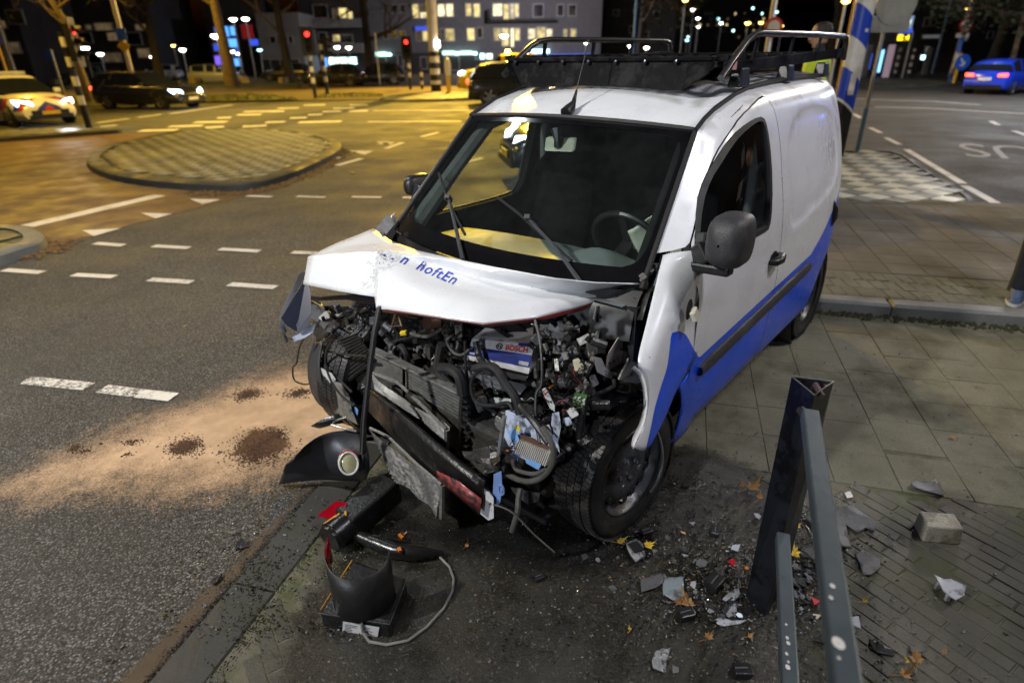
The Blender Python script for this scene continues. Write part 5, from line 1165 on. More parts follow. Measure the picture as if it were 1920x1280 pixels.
# windscreen
def wsp(s_, t_, off=0):
    """s_ -1..1 across, t_ 0 bottom .. 1 top"""
    y = s_ * (.738 - .092 * t_); x = -.268 - .548 * t_ + (.12 - .045 * t_) * (1 - s_ * s_) - .03 * math.sin(math.pi * t_) * 0; z = 1.065 + .535 * t_ + (.028 * t_ - .02 * (1 - t_)) * (1 - s_ * s_)
    n = Vector((.70, .22 * s_, .68)).normalized(); return Vector((x, y, z)) + n * off
q = MB(); q.grid([[wsp(-1 + j / 12, k / 14) for j in range(25)] for k in range(15)]); ws = q.obj('windscreen', M_GLASS, van, True)
q = MB()
def fr_ring(a_out, a_in, n=40):
    per = [(-1 + 2 * k / n, 0) for k in range(n)] + [(1, k / n) for k in range(n)] + [(1 - 2 * k / n, 1) for k in range(n)] + [(-1, 1 - k / n) for k in range(n)]
    return per
per = fr_ring(0, 0)
def inn(s_, t_, e_):
    sx, lo, hi = .042, .115, .05
    S, T = s_ * (1 - sx * e_), (lo * e_ + t_ * (1 - (lo + hi) * e_))
    # rounded corners
    for _ in range(1):
        cx, cy = max(0, abs(S) - (1 - sx * e_ - .10)), max(0, abs(T - (lo - hi) * e_ / 2 - .5) - (.5 - (lo + hi) * e_ / 2 - .13))
        if cx > 0 and cy > 0 and e_ > 0:
            k = 1 - .29 * min(cx / .10, cy / .13); S = math.copysign(abs(S) - cx * (1 - k), S); T = T - math.copysign(cy * (1 - k), T - .5)
    return S, T
q.grid([[wsp(*inn(a, b_, e_), .003) for a, b_ in per] for e_ in (0, .5, 1)], close=True); q.obj('windscreen_border', mat('black_glass_border', (.006, .006, .007), .12), ws, True)
q = MB(); q.tube([wsp(a, b_, .004) for a, b_ in per[40:]] , .012, 6); q.obj('windscreen_seal', M_SEAM, ws, True)
def WSP(px, py, off):
    d = vray(px, py); best = None
    t0, t1 = .5, 6.0
    f = lambda t: (lambda p: (p - wsp(max(-1.2, min(1.2, p.y / .69)), max(-.3, min(1.3, (p.z - 1.065) / .535)), off)).x)(vC + d * t)
    a, b_ = t0, t1
    for _ in range(50):
        m_ = (a + b_) / 2
        if f(a) * f(m_) <= 0: b_ = m_
        else: a = m_
    return vC + d * a
M_WIPE = mat('wiper_black', (.10, .105, .11), .3, .5, .2, 30)
for arm, bl in (([(868, 487), (853, 420), (841, 372)], [(823, 325), (835, 362), (850, 397), (872, 440)]), ([(1087, 527), (1040, 462), (990, 410)], [(933, 370), (975, 402), (1000, 425), (1072, 489)])):
    q = MB(); q.tube([WSP(*p, .03 + .012 * i) for i, p in enumerate(arm)], [.011, .008, .006], 6); q.box(WSP(*arm[-1], .05), (.05, .025, .02), (0, R(-40), .4)); wp = q.obj('wiper', M_WIPE, van, True)
    q = MB(); q.tube([WSP(*p, .028) for p in bl], .007, 6); q.tube([WSP(*p, .016) for p in bl], .004, 4); q.obj('wiper_blade', M_SEAM, wp, True)
q = MB(); mp = [WSP(x, y, -.13) for x, y in ((1019, 284), (1074, 286), (1078, 260), (1022, 258))]; q.prism(mp, (-.03, 0, .005)); rm = q.obj('rear_view_mirror', mat('mirror_back', (.34, .35, .29), .5), van, bevel=.012)
q = MB(); q.tube([WSP(1043, 243, -.01), WSP(1045, 262, -.06), WSP(1046, 275, -.12)], [.03, .016, .02], 8); q.obj('mirror_stem', M_BLKPL, rm, True)
# cowl below the glass
q = MB(); q.grid([[wsp(-1.0 + j / 10, 0, .002) + Vector((dx, 0, dz)) for j in range(21)] for dx, dz in ((-.01, -.012), (.02, -.05), (.05, -.09), (.07, -.2))]); q.obj('cowl', M_BLKPL, van, True)
# aerial
a = V(1068, 207, 'z', 1.66)
a = Vector((-.80, .02, 0)); a = None
for k in range(60):
    p = V(1072, 207, 'z', 1.60 + k * .004)
    if p.z >= zroof(p.x, p.y): a = p; break
a = a or V(1072, 207, 'z', 1.70)
tip = V(1103, 80, 'x', a.x - .14)
q = MB(); q.tube([a + Vector((.05, 0, -.01)), a + Vector((.01, 0, .012)), a.lerp(tip, .12), a.lerp(tip, .30)], [.030, .026, .012, .005], 8); q.tube([a.lerp(tip, .28), tip], .0028, 5); q.tube([tip, tip + (tip - a).normalized() * .012], .005, 5); q.obj('aerial', M_BLKPL, van, True)
q = MB()
for px, py in ((1172, 213), (1150, 163), (1110, 195), (1230, 205), (1340, 180)): q.box(V(px, py, 'z', 1.705) * 1 , (.014, .008, .006), (0, 0, random.random() * 3))
# roof rack
M_RACK = mat('rack_black', (.005, .005, .006), .55, .0, .2, 10, dirt=(.02, .02, .02), dscale=9, spec=.06); M_TUBE = mat('rack_tube', (.05, .05, .055), .25, .6, .15, 10)
q = MB(); q.box((-2.1, 0, 1.868), (1.9, 1.0, .004)); rack = q.obj('roof_rack', M_RACK, van)
pz = lambda y: zroof(-1.12, y) + .012
q = MB(); pts_t = [(-1.10, y, 1.872) for y in [-.62 + .119 * k for k in range(11)]]; pts_b = [(-1.06, y, max(1.745, pz(y)) if abs(y) < .52 else 1.79 + (abs(y) - .52) * .6) for y in [-.62 + .119 * k for k in range(11)]]
q.grid([pts_t, pts_b]); q.obj('front_deflector', M_RACK, rack, solid=.012); q = MB(); q.beam((-1.105, -.62, 1.875), (-1.105, .57, 1.875), .05, .022); q.obj('front_bar', M_RACK, rack, bevel=.006)
q = MB(); [q.lathe([(.001, .008), (.009, .006), (.011, 0)], 8, Matrix.Translation((-1.078, y, 1.862)) @ Euler((0, R(90), 0)).to_matrix().to_4x4()) for y in [-.56 + .16 * k for k in range(7)]]; q.obj('rivets', M_TUBE, rack)
for k in range(9): q = MB(); q.beam((-1.22 - .23 * k, -.60, 1.875), (-1.22 - .23 * k, .60, 1.875), .06, .03); q.obj('cross_bar', M_RACK, rack, bevel=.006)
for k in range(14): q = MB(); q.box((-2.1, -.52 + .08 * k, 1.893), (1.96, .022, .006)); q.obj('slat', M_RACK, rack)
for s in (1, -1):
    q = MB(); q.beam((-1.10, s * .62, 1.832), (-3.08, s * .62, 1.885), .012, .055); q.obj('side_plate', M_RACK, rack, bevel=.004)
    q = MB(); q.tube([(-1.06, s * .63, 1.795), (-1.17, s * .63, 1.865), (-1.30, s * .63, 1.94), (-1.38, s * .63, 1.968), (-1.48, s * .63, 1.978), (-2.2, s * .63, 1.982), (-2.98, s * .63, 1.982), (-3.05, s * .63, 1.97), (-3.08, s * .63, 1.93), (-3.09, s * .63, 1.84)], .0165, 10); q.obj('side_rail', M_TUBE, rack, True)
    for x in (-1.42, -1.95, -2.45, -2.9): q = MB(); q.beam((x, s * .625, 1.85), (x - .03, s * .63, 1.975), .03, .008, (0, 1, 0)); q.obj('upright', M_RACK, rack)
    for x in (-1.33, -2.0, -2.7): q = MB(); q.box((x, s * .61, 1.79), (.12, .07, .085), top=.75); q.obj('foot', M_BLKPL, rack, bevel=.008)
q = MB(); q.box((-1.20, .6285, 1.842), (.05, .004, .035)); q.obj('pink_sticker', mat('pink_sticker', (.62, .30, .30), .5), rack, bevel=.004)

# ------------------------------------------------------------------ wheels
def van_wheel(x, y, s, steer, detail, tilt=0):
    R_ = .312; mx = Matrix.Translation((x, s * y, R_ + .012)) @ Euler((0, 0, R(steer))).to_matrix().to_4x4() @ Euler((R(-90) * s + R(tilt), 0, 0)).to_matrix().to_4x4()
    q = MB(); q.lathe([(.195, -.165), (.25, -.175), (.295, -.167), (.304, -.155), (.304, -.02), (.295, 0), (.25, .012), (.215, .006), (.197, -.004)], 56, mx); wh = q.obj('wheel', M_VTYRE, van, True, angle=60)
    if detail:
        q = MB(); n = 96
        for ring, (z, wz) in enumerate(((-.148, .034), (-.111, .030), (-.077, .030), (-.043, .030), (-.007, .034))):
            for k in range(n):
                a = 2 * math.pi * (k + .33 * ring) / n; rr = .302 if ring in (0, 4) else .306
                q.box(mx @ Vector((rr * math.cos(a), rr * math.sin(a), z)), (.010, .0172, wz), mx.to_3x3() @ Euler((0, 0, a)).to_matrix() @ Euler((R(12 if ring % 2 else -12), 0, 0)).to_matrix())
        stuff(q.obj('tread_blocks', M_VTYRE, wh))
    q = MB(); q.lathe([(.197, .004), (.203, -.002), (.19, -.012), (.182, -.035), (.165, -.055), (.15, -.035), (.12, -.022), (.075, -.018), (.06, -.03), (.03, -.03), (.001, -.025)], 40, mx); q.obj('rim', M_STEEL, wh, True, angle=70)
    q = MB()
    for k in range(16):
        a = 2 * math.pi * k / 16; q.lathe([(.001, .002), (.0145, .002), (.0165, -.002)], 10, mx @ Matrix.Translation((.152 * math.cos(a), .152 * math.sin(a), -.030)) @ Matrix.Diagonal((1, 1.3, 1, 1)))
    stuff(q.obj('rim_holes', M_SEAM, wh))
    q = MB()
    for k in range(4):
        a = 2 * math.pi * k / 4 + .4; q.lathe([(.001, .016), (.010, .014), (.012, 0)], 6, mx @ Matrix.Translation((.054 * math.cos(a), .054 * math.sin(a), -.026)))
        for rr in (.085,): q.lathe([(.001, .003), (.016, .003), (.019, -.002)], 10, mx @ Matrix.Translation((rr * math.cos(a + .8), rr * math.sin(a + .8), -.020)))
    q.obj('wheel_bolts', M_STEEL, wh, True); return wh, mx
M_VTYRE = mat('wet_tyre', (.014, .014, .015), .42, 0, .3, 20, .4, 80, dirt=(.035, .032, .028), dscale=6)
M_STEEL = mat('dark_steel_rim', (.11, .115, .13), .35, .7, .25, 14, .2, 60, dirt=(.03, .025, .02), dscale=8)
wl, mxl = van_wheel(-.12, .842, 1, -6, True, 2)
q = MB(); q.tube([mxl @ Vector((.205 * math.cos(a), .205 * math.sin(a), .012 + .01 * math.sin(3 * a))) for a in [2.2 + .12 * k for k in range(22)]], .009, 6, flat=.7); q.obj('bent_rim_edge', mat('bare_steel', (.45, .46, .5), .25, .9, .2, 20), wl, True)
van_wheel(-2.68, .815, 1, 0, True); van_wheel(-2.68, .815, -1, 0, False); van_wheel(.02, .80, -1, 10, True)
for s in (1, -1):
    for x in ((-2.70, -.02) if s > 0 else (-2.70,)):
        q = MB(); q.lathe([(.375, -.30), (.375, -.015)], 20, Matrix.Translation((x, s * .83, .31)) @ Euler((R(-90) * s, 0, 0)).to_matrix().to_4x4(), a0=0, a1=2 * math.pi) if x < -1 else q.lathe([(.36, -.32), (.36, -.06)], 20, Matrix.Translation((x, .86, .33)) @ Euler((R(-90), 0, 0)).to_matrix().to_4x4(), a0=math.pi * 1.02, a1=math.pi * 1.55)
        q.obj('arch_liner', M_SEAM, van, True, solid=.005)

# banded posts off to the right, seen as reflections in the driver's window
def mirrored(px, py, dist):
    y = .8
    for _ in range(30): p = V(px, py, 'y', y); y = .5 * y + .5 * side_y(p.x, p.z)
    e = .02; n = Vector((-(side_y(p.x + e, p.z) - side_y(p.x - e, p.z)) / (2 * e), 1, -(side_y(p.x, p.z + e) - side_y(p.x, p.z - e)) / (2 * e))).normalized()
    d = vray(px, py).normalized(); r_ = d - n * (2 * d.dot(n)); q_ = fromv(p + r_ * dist); return Vector((q_.x, q_.y, 0))
M_BIGB = band_mat('black_white_wide_bands', (.012, .012, .013), (.78, .76, .72), .9, 0, .45)
mast('banded_mast', 'wide banded mast right of the picture, mirrored in the driver window', mirrored(1392, 320, 7.5), .16, 6, M_BIGB, 'mast')
mast('banded_mast', 'slimmer banded mast mirrored at the front of the driver window', mirrored(1345, 350, 9.5), .12, 3.2, M_BAND, 'mast')
# ------------------------------------------------------------------ smashed front: sheets traced as bent panels with real depth
def bent(name, rows, m_, parent=van, sub=1, solid=.003, crease=None):
    """rows of (px, py, axis, value): every corner is a place on the van"""
    q = MB(); q.grid([[V(*p) if len(p) == 4 else Vector(p) for p in r_] for r_ in rows]); return q.obj(name, m_, parent, True, solid=solid, sub=sub, angle=60)
# bonnet, folded up in the middle
HC = [((700, 428), (640, 452), (577, 480), (573, 505), (568, 533)), ((735, 452), (690, 462), (645, 474), (638, 508), (635, 546)), ((775, 466), (740, 468), (705, 470), (701, 512), (702, 556)),
      ((786, 470), (752, 471), (716, 472), (710, 520), (705, 578)), ((868, 488), (840, 490), (800, 500), (800, 545), (790, 590)), ((940, 503), (920, 510), (895, 525), (900, 565), (905, 607)),
      ((1040, 523), (1020, 530), (1000, 542), (1004, 566), (1005, 596)), ((1120, 531), (1105, 538), (1090, 547), (1085, 560), (1078, 578)), ((1203, 533), (1195, 535), (1185, 538), (1178, 541), (1165, 548))]
zr = (1.07, 1.095, 1.12, 1.125, 1.13, 1.13, 1.12, 1.10, 1.08)
xf = (None, .31, .315, .37, .35, .285, .10, -.10, -.33)
x2 = (.235, .235, .165, .20, .10, .05, -.06, -.19, -.345)
grid = []
for k, c in enumerate(HC):
    p0 = V(*c[0], 'z', zr[k]) if k else V(*c[0], 'y', -.74)
    p4 = V(*c[4], 'x', xf[k]) if xf[k] is not None else V(*c[4], 'y', -.80)
    p2 = V(*c[2], 'x', x2[k]) if k else V(*c[2], 'y', -.80)
    sag = (0, 0, -.035, .012, .03, .03, .02, .01, 0)[k]
    grid.append([p0, V(*c[1], 'x', (p0.x + p2.x) / 2), p2, V(*c[3], 'x', (p2.x + p4.x) / 2 + sag), p4])
q = MB()
dense = []
for k in range(len(grid) - 1):
    nsub = 2 if k == 2 else 5
    for i in range(nsub): dense.append([grid[k][j].lerp(grid[k + 1][j], i / nsub) for j in range(5)])
dense.append(grid[-1])
rows = []
for r_ in dense:
    o = []
    for j in range(4):
        for i in range(4):
            t = i / 4; p0, p1, p2, p3 = r_[max(0, j - 1)], r_[j], r_[j + 1], r_[min(4, j + 2)]
            if r_ in dense[:12]: o.append(p1.lerp(p2, t))
            else: o.append(.5 * ((2 * p1) + (p2 - p0) * t + (2 * p0 - 5 * p1 + 4 * p2 - p3) * t * t + (3 * p1 - p0 - 3 * p2 + p3) * t ** 3))
    o.append(r_[4]); rows.append(o)
for r_ in rows:      # gentle ripple of stretched sheet metal
    for j in range(1, len(r_) - 1): r_[j] = r_[j] + Vector((0, 0, .002 * math.sin(r_[j].x * 23 + r_[j].y * 17) + .0015 * math.sin(r_[j].y * 41)))
q.grid(rows)
bon = q.obj('bonnet', M_VAN, van, True, solid=.004, angle=24)
hb = MB(); hb.grid(rows); bv = BVHTree.FromPolygons([tuple(p) for p in hb.v], hb.f)
# red inner flange along its front edge
M_REDFL = mat('bonnet_underside', (.22, .035, .03), .4, 0, .25, 8)
edge = [r_[-1] for r_ in rows][12:]
q = MB(); q.grid([edge, [p + Vector((-.03, 0, -.022)) for p in edge], [p + Vector((-.07, 0, -.03)) for p in edge]]); q.obj('bonnet_flange', M_REDFL, bon, True, solid=.003)
q = MB(); q.grid([[p + Vector((-.01, 0, -.006)) for p in [r_[j] for r_ in rows[:12]]] for j in (-1, -2, -4)]); q.obj('bonnet_inner_skin', M_SEAM, bon, True)
M_LETB = mat('blue_lettering', (.02, .05, .45), .4, 0, .15, 30)
def decal(parent, body, corners, bvh, m_, name, shear=0, bold=0, space=1.0, lift=.004):
    tm2, tf2 = textmesh(body, shear, space, bold); quad = [Vector((*c, 0)) for c in corners]; vs, ok = [], []
    for s_, t_ in tm2:
        c = bilin(quad, s_, t_); d = vray(c.x, c.y).normalized(); hit = bvh.ray_cast(vC, d)
        vs.append((hit[0] - d * lift) if hit[0] else None)
    fs = [f for f in tf2 if all(vs[i] is not None for i in f)]
    q = MB(); q.add([v if v is not None else Vector((0, 0, 0)) for v in vs], fs); return q.obj(name, m_, parent)
decal(bon, '. . n  hoftEn', [(718, 479), (850, 533), (863, 517), (731, 463)], bv, M_LETB, 'bonnet_lettering', .12, .008, 1.12)
# left front wing
FW = [[(1243, 478, 'y', .752), (1258, 474, 'y', .78), (1275, 472, 'y', .805), (1303, 469, 'y', .846)],
      [(1224, 555, 'y', .79), (1250, 553, 'y', .83), (1275, 543, 'y', .857), (1311, 526, 'y', .884)],
      [(1205, 636, 'y', .84), (1235, 633, 'y', .885), (1265, 622, 'y', .898), (1310, 606, 'y', .903)],
      [(1190, 686, 'y', .86), (1225, 692, 'y', .915), (1258, 682, 'y', .916), (1314, 666, 'y', .911)],
      [(1214, 722, 'y', .91), (1236, 730, 'y', .93), (1255, 722, 'y', .925), (1272, 722, 'y', .918)],
      [(1216, 765, 'y', .93), (1230, 768, 'y', .945), (1244, 762, 'y', .94), (1258, 758, 'y', .935)],
      [(1206, 806, 'y', .95), (1219, 808, 'y', .96), (1232, 802, 'y', .955), (1244, 792, 'y', .95)],
      [(1190, 838, 'y', .965), (1200, 844, 'y', .97), (1211, 846, 'y', .968), (1220, 836, 'y', .96)]]
M_WHITE2 = mat('white_panel_paint', (.62, .63, .645), .3, 0, .05, 3, coat=.4, dirt=(.2, .2, .2), dscale=12, dlo=.6, dhi=.72)
wing = bent('front_wing', FW, M_VAN, sub=2, solid=.004)
bent('wing_lip', [[(1190, 686, 'y', .862), (1184, 690, 'y', .83)], [(1205, 697, 'y', .895), (1198, 702, 'y', .86)], [(1214, 722, 'y', .913), (1207, 724, 'y', .88)], [(1216, 765, 'y', .932), (1209, 764, 'y', .90)], [(1206, 806, 'y', .952), (1199, 800, 'y', .92)], [(1192, 828, 'y', .965), (1184, 822, 'y', .94)], [(1190, 838, 'y', .967), (1185, 838, 'y', .95)]], M_WHITE2, wing, 1)
bent('lower_wing', [[(1272, 722, 'y', .908), (1288, 712, 'y', .906), (1303, 668, 'y', .903)], [(1278, 748, 'y', .905), (1290, 742, 'y', .905), (1308, 712, 'y', .902)], [(1275, 790, 'y', .893), (1288, 778, 'y', .893), (1306, 750, 'y', .890)], [(1262, 826, 'y', .878), (1278, 810, 'y', .878), (1300, 786, 'y', .874)], [(1246, 848, 'y', .862), (1262, 834, 'y', .862), (1284, 812, 'y', .860)]], M_VAN, van, 2)
q = MB(); rp = V(1292, 580, 'y', .905); q.lathe([(.001, .004), (.030, .003), (.034, 0)], 14, Matrix.Translation(rp) @ Euler((R(-90), 0, 0)).to_matrix().to_4x4() @ Matrix.Diagonal((.8, 1.3, 1, 1))); rpo = q.obj('repeater_hole', M_SEAM, wing); q = MB(); q.box(rp + Vector((.01, .03, -.01)), (.05, .02, .045), (.4, .3, .2)); q.obj('hanging_repeater', mat('clear_amber', (.5, .47, .38), .2), rpo, bevel=.006)
q = MB(); q.prism([V(x, y, 'y', .9075) for x, y in ((1311, 614), (1336, 610), (1334, 660), (1309, 664))], (0, -.001, 0)); q.obj('square_patch', mat('faded_patch', (.60, .60, .61), .5), van)
# right front wing, torn open
bent('front_wing', [[(.0, -.90, .90), (.0, -.80, 1.04), (-.20, -.73, 1.08)], [(.02, -.92, .72), (-.2, -.91, .98), (-.40, -.87, 1.16)], [(-.30, -.91, .5), (-.36, -.91, .8), (-.41, -.90, 1.0)]], M_VAN, van, 1)
M_PALEST = mat('pale_painted_steel', (.58, .59, .61), .4, .2, .12, 8, dirt=(.03, .03, .03), dscale=26, dlo=.58, dhi=.62); M_BEIGE = mat('primer_steel', (.44, .41, .34), .5, .1, .15, 8, dirt=(.05, .045, .04), dscale=22, dlo=.56, dhi=.62); M_GREYST = mat('grey_steel', (.16, .165, .18), .4, .4, .2, 8, dirt=(.03, .03, .03), dscale=20)
M_OILY = mat('oily_black', (.018, .018, .018), .16, .1, .4, 20, .8, 70); M_ENG = mat('engine_dark', (.05, .05, .048), .35, .3, .5, 14, .8, 60, dirt=(.07, .06, .05), dscale=12); M_ALU = mat('cast_alloy', (.30, .30, .29), .4, .6, .3, 16, .6, 60, dirt=(.03, .03, .03), dscale=14); M_COPPER = mat('copper_tone', (.40, .22, .13), .35, .7, .2, 12); M_NAVYP = mat('navy_underside', (.008, .010, .03), .4, 0, .2, 8); M_BLUISH = mat('bluish_white_plastic', (.42, .48, .62), .4, 0, .1, 12, dirt=(.1, .1, .12), dscale=14)
def poly(name, pts, m_, parent=van, th=.004, bev=0):
    q = MB(); q.prism([V(*p) for p in pts], vC.normalized() * th if False else (-.7 * th, -.7 * th, -.3 * th)); return q.obj(name, m_, parent, bevel=bev)
def P_(ax, val, *px): return [(x, y, ax, val) for x, y in px]
# right corner: torn wing edge, dark inner face, pale lower piece
poly('torn_wing_edge', P_('y', -.86, (570, 508), (577, 514), (566, 528), (548, 560), (532, 590), (526, 598), (523, 596), (530, 578), (545, 545), (560, 515)), M_WHITE2)
poly('torn_wing_inner', [(574, 520, 'y', -.84), (582, 545, 'y', -.80), (584, 585, 'y', -.76), (577, 612, 'y', -.76), (556, 622, 'y', -.80), (538, 610, 'y', -.84), (527, 597, 'y', -.86), (550, 560, 'y', -.86)], M_NAVYP)
poly('lamp_fragment', [(548, 632, 'y', -.83), (575, 613, 'y', -.78), (592, 606, 'y', -.76), (588, 622, 'y', -.76), (570, 634, 'y', -.79), (552, 640, 'y', -.82)], M_BLUISH); poly('lamp_fragment', P_('y', -.85, (523, 606), (531, 603), (538, 622), (534, 622), (541, 640), (537, 643)), M_BLUISH)
poly('bracket', P_('x', .12, (570, 570), (585, 565), (605, 575), (625, 600), (640, 610), (632, 625), (612, 622), (596, 605), (578, 592)), M_GREYST, th=.02, bev=.004)
poly('bracket', P_('x', .14, (597, 595), (612, 580), (620, 586), (618, 596), (602, 601)), M_PALEST, th=.006); poly('slam_panel', P_('x', .16, (566, 553), (600, 556), (660, 552), (703, 560), (703, 572), (650, 562), (600, 564), (566, 562)), M_BLKPL, th=.03, bev=.004)
# wheel-arch liner hanging at the right front
bent('arch_liner', [[(588, 640, 'y', -.84), (604, 640, 'y', -.74)], [(578, 668, 'y', -.86), (598, 672, 'y', -.74)], [(575, 700, 'y', -.86), (598, 705, 'y', -.72)], [(582, 735, 'y', -.84), (612, 740, 'y', -.70)], [(598, 762, 'y', -.80), (632, 768, 'y', -.66)], [(622, 772, 'y', -.76), (648, 790, 'y', -.62)]], M_TRIM, van, 2, .008)
poly('broken_bracket', P_('x', .30, (585, 688), (595, 686), (622, 700), (630, 712), (618, 718), (600, 705)), M_PALEST, th=.01); poly('broken_bracket', P_('x', .30, (620, 712), (640, 720), (655, 742), (660, 770), (672, 798), (640, 780), (622, 770), (628, 745)), M_ALU, th=.03, bev=.006); poly('blue_tank', P_('x', .28, (640, 745), (655, 742), (672, 770), (668, 792), (650, 775)), mat('blue_plastic', (.16, .30, .55), .3), th=.03, bev=.006)
# filter box with ribs
def ribbed(name, c4, n, amp, m_, parent=van, cols=10, wav=0, th=.006, m2=None):
    """fins as a folded sheet between four corners (top-left, top-right, bottom-right, bottom-left)"""
    a, b, c, d = [V(*p) for p in c4]; nn = (b - a).cross(d - a).normalized()
    if nn.dot(vC - a) < 0: nn = -nn
    rows = []
    for i in range(n * 2 + 1):
        t = i / (n * 2); r_ = []
        for j in range(cols + 1):
            s_ = j / cols; p = bilin((d, c, b, a), s_, 1 - t) + nn * (amp if i % 2 else 0) + nn * wav * math.sin(s_ * 5.5 + t * 2.2) + nn * wav * .5 * math.sin(s_ * 11 - t * 4); p.z += wav * .5 * math.sin(s_ * 9) + wav * random.uniform(-.12, .12); r_.append(p)
        rows.append(r_)
    q = MB(); q.grid(rows); q.k = [1 if (f // cols) % 2 else 0 for f in range(len(q.f))]; return q.obj(name, [m_, m2 or m_], parent, False, solid=th)  # every other fold face takes the dark material, shade put into colour
fb = ribbed('filter_box', [(622, 640, 'x', .18), (668, 624, 'x', .16), (706, 676, 'x', .2), (655, 716, 'x', .24)], 12, .010, M_ENG, m2=M_OILY)
# radiators
M_FIN = mat('radiator_fins', (.12, .12, .112), .45, .4, .2, 30, 0, 120, dirt=(.03, .03, .028), dscale=12, dlo=.54, dhi=.7); M_FINB = mat('bright_fins', (.20, .20, .19), .5, .3, .3, 60, 0, 120, dirt=(.06, .06, .06), dscale=9, dlo=.55, dhi=.75); M_FIND = mat('dirty_fins', (.07, .068, .066), .5, .3, .3, 60, 0, 120, dirt=(.03, .03, .03), dscale=8, dlo=.55, dhi=.75)
rad = ribbed('radiator', [(700, 657, 'x', .20), (866, 738, 'x', .22), (856, 838, 'x', .17), (700, 726, 'x', .16)], 17, .005, M_FIN, cols=14, th=.03, m2=M_OILY)
q = MB(); q.beam(V(698, 655, 'x', .21), V(868, 737, 'x', .23), .045, .012); q.beam(V(700, 657, 'x', .205), V(868, 738, 'x', .225), .012, .012); q.obj('top_rail', M_ALU, rad, bevel=.003)
q = MB(); q.beam(V(873, 738, 'x', .20), V(868, 850, 'x', .16), .05, .055); [q.box(V(874 + random.uniform(-4, 6), 750 + 12 * k, 'x', .215), (.03, .035, .012)) for k in range(8)]; q.obj('end_tank', M_BLKPL, rad, bevel=.006)
q = MB(); q.beam(V(757, 684, 'x', .225), V(757, 745, 'x', .20), .012, .008); q.obj('strap', M_BLKPL, rad)
ribbed('condenser', [(698, 700, 'x', .28), (838, 806, 'x', .30), (834, 850, 'x', .26), (712, 738, 'x', .27)], 7, .009, M_FINB, cols=30, wav=.014, th=.003, m2=M_OILY)
q = MB(); q.tube([V(698, 699, 'x', .285), V(745, 716, 'x', .29), V(790, 758, 'x', .30), V(836, 804, 'x', .30)], .008, 6); q.tube([V(838, 804, 'x', .295), V(838, 856, 'x', .26)], .014, 6); q.obj('condenser_edge', M_FINB, van, True)
ribbed('lower_condenser', [(694, 803, 'x', .38), (826, 912, 'x', .44), (826, 966, 'x', .42), (748, 905, 'x', .42)], 13, .008, M_FIND, cols=30, wav=.012, th=.003, m2=M_OILY)
q = MB(); q.tube([V(694, 802, 'x', .385), V(728, 818, 'x', .40), V(780, 868, 'x', .42), V(828, 908, 'x', .445)], .007, 6); q.tube([V(829, 908, 'x', .44), V(828, 970, 'x', .42)], .012, 6); q.obj('lower_condenser_edge', M_FINB, van, True)
# bumper beam with red smear, bright end bracket
bm = bent('bumper_beam', [[(688, 722, 'x', .32), (745, 762, 'x', .36), (800, 812, 'x', .40), (855, 856, 'x', .42), (912, 898, 'x', .42)], [(692, 727, 'x', .36), (740, 772, 'x', .40), (795, 824, 'x', .44), (850, 868, 'x', .46), (905, 908, 'x', .46)], [(692, 765, 'x', .35), (745, 826, 'x', .39), (800, 880, 'x', .43), (852, 918, 'x', .45), (900, 962, 'x', .45)], [(690, 770, 'x', .30), (748, 834, 'x', .34), (800, 886, 'x', .38), (850, 924, 'x', .40), (898, 968, 'x', .40)]], mat('beam_black', (.012, .012, .012), .35, .3, .4, 12, .8, 40, dirt=(.06, .05, .045), dscale=16, dlo=.58, dhi=.64), van, 1, .006)
bent('red_smear', [[(818, 882, 'x', .462), (860, 902, 'x', .475), (902, 935, 'x', .475)], [(822, 900, 'x', .462), (860, 930, 'x', .475), (900, 964, 'x', .47)]], mat('red_scrape', (.28, .05, .05), .3, 0, .4, 25, 0, 60, dirt=(.04, .035, .035), dscale=28, dlo=.48, dhi=.54), bm, 0, .002)
poly('crash_bracket', P_('x', .44, (898, 912), (918, 924), (926, 934), (926, 972), (916, 976), (896, 960)), M_PALEST, bm, .02, .003)
poly('tow_strap', P_('x', .42, (926, 890), (940, 884), (942, 915), (938, 940), (928, 955), (924, 930)), mat('blue_strap', (.14, .22, .45), .4), bm, .008)
q = MB(); q.tube([V(940, 918, 'x', .42) + Vector((0, .012 * math.cos(t), .022 * math.sin(t))) for t in [k * .5 for k in range(13)]], .005, 6); q.obj('strap_loop', mat('blue_strap', (.14, .22, .45), .4), bm, True)
# rubber seal dangling from the bonnet fold
q = MB(); q.tube([V(*p) for p in ((713, 574, 'x', .36), (704, 620, 'x', .41), (697, 670, 'x', .44), (690, 730, 'x', .47), (684, 790, 'x', .49), (681, 848, 'x', .50))], [.015, .017, .017, .018, .018, .018], 8, flat=.6); q.obj('dangling_seal', M_TRIM, van, True)
q = MB(); q.tube([V(*p) for p in ((708, 576, 'x', .365), (699, 622, 'x', .415), (692, 672, 'x', .445), (685, 732, 'x', .475), (678, 792, 'x', .495), (676, 846, 'x', .505))], .005, 6); q.obj('seal_edge', M_SEAM, van, True)
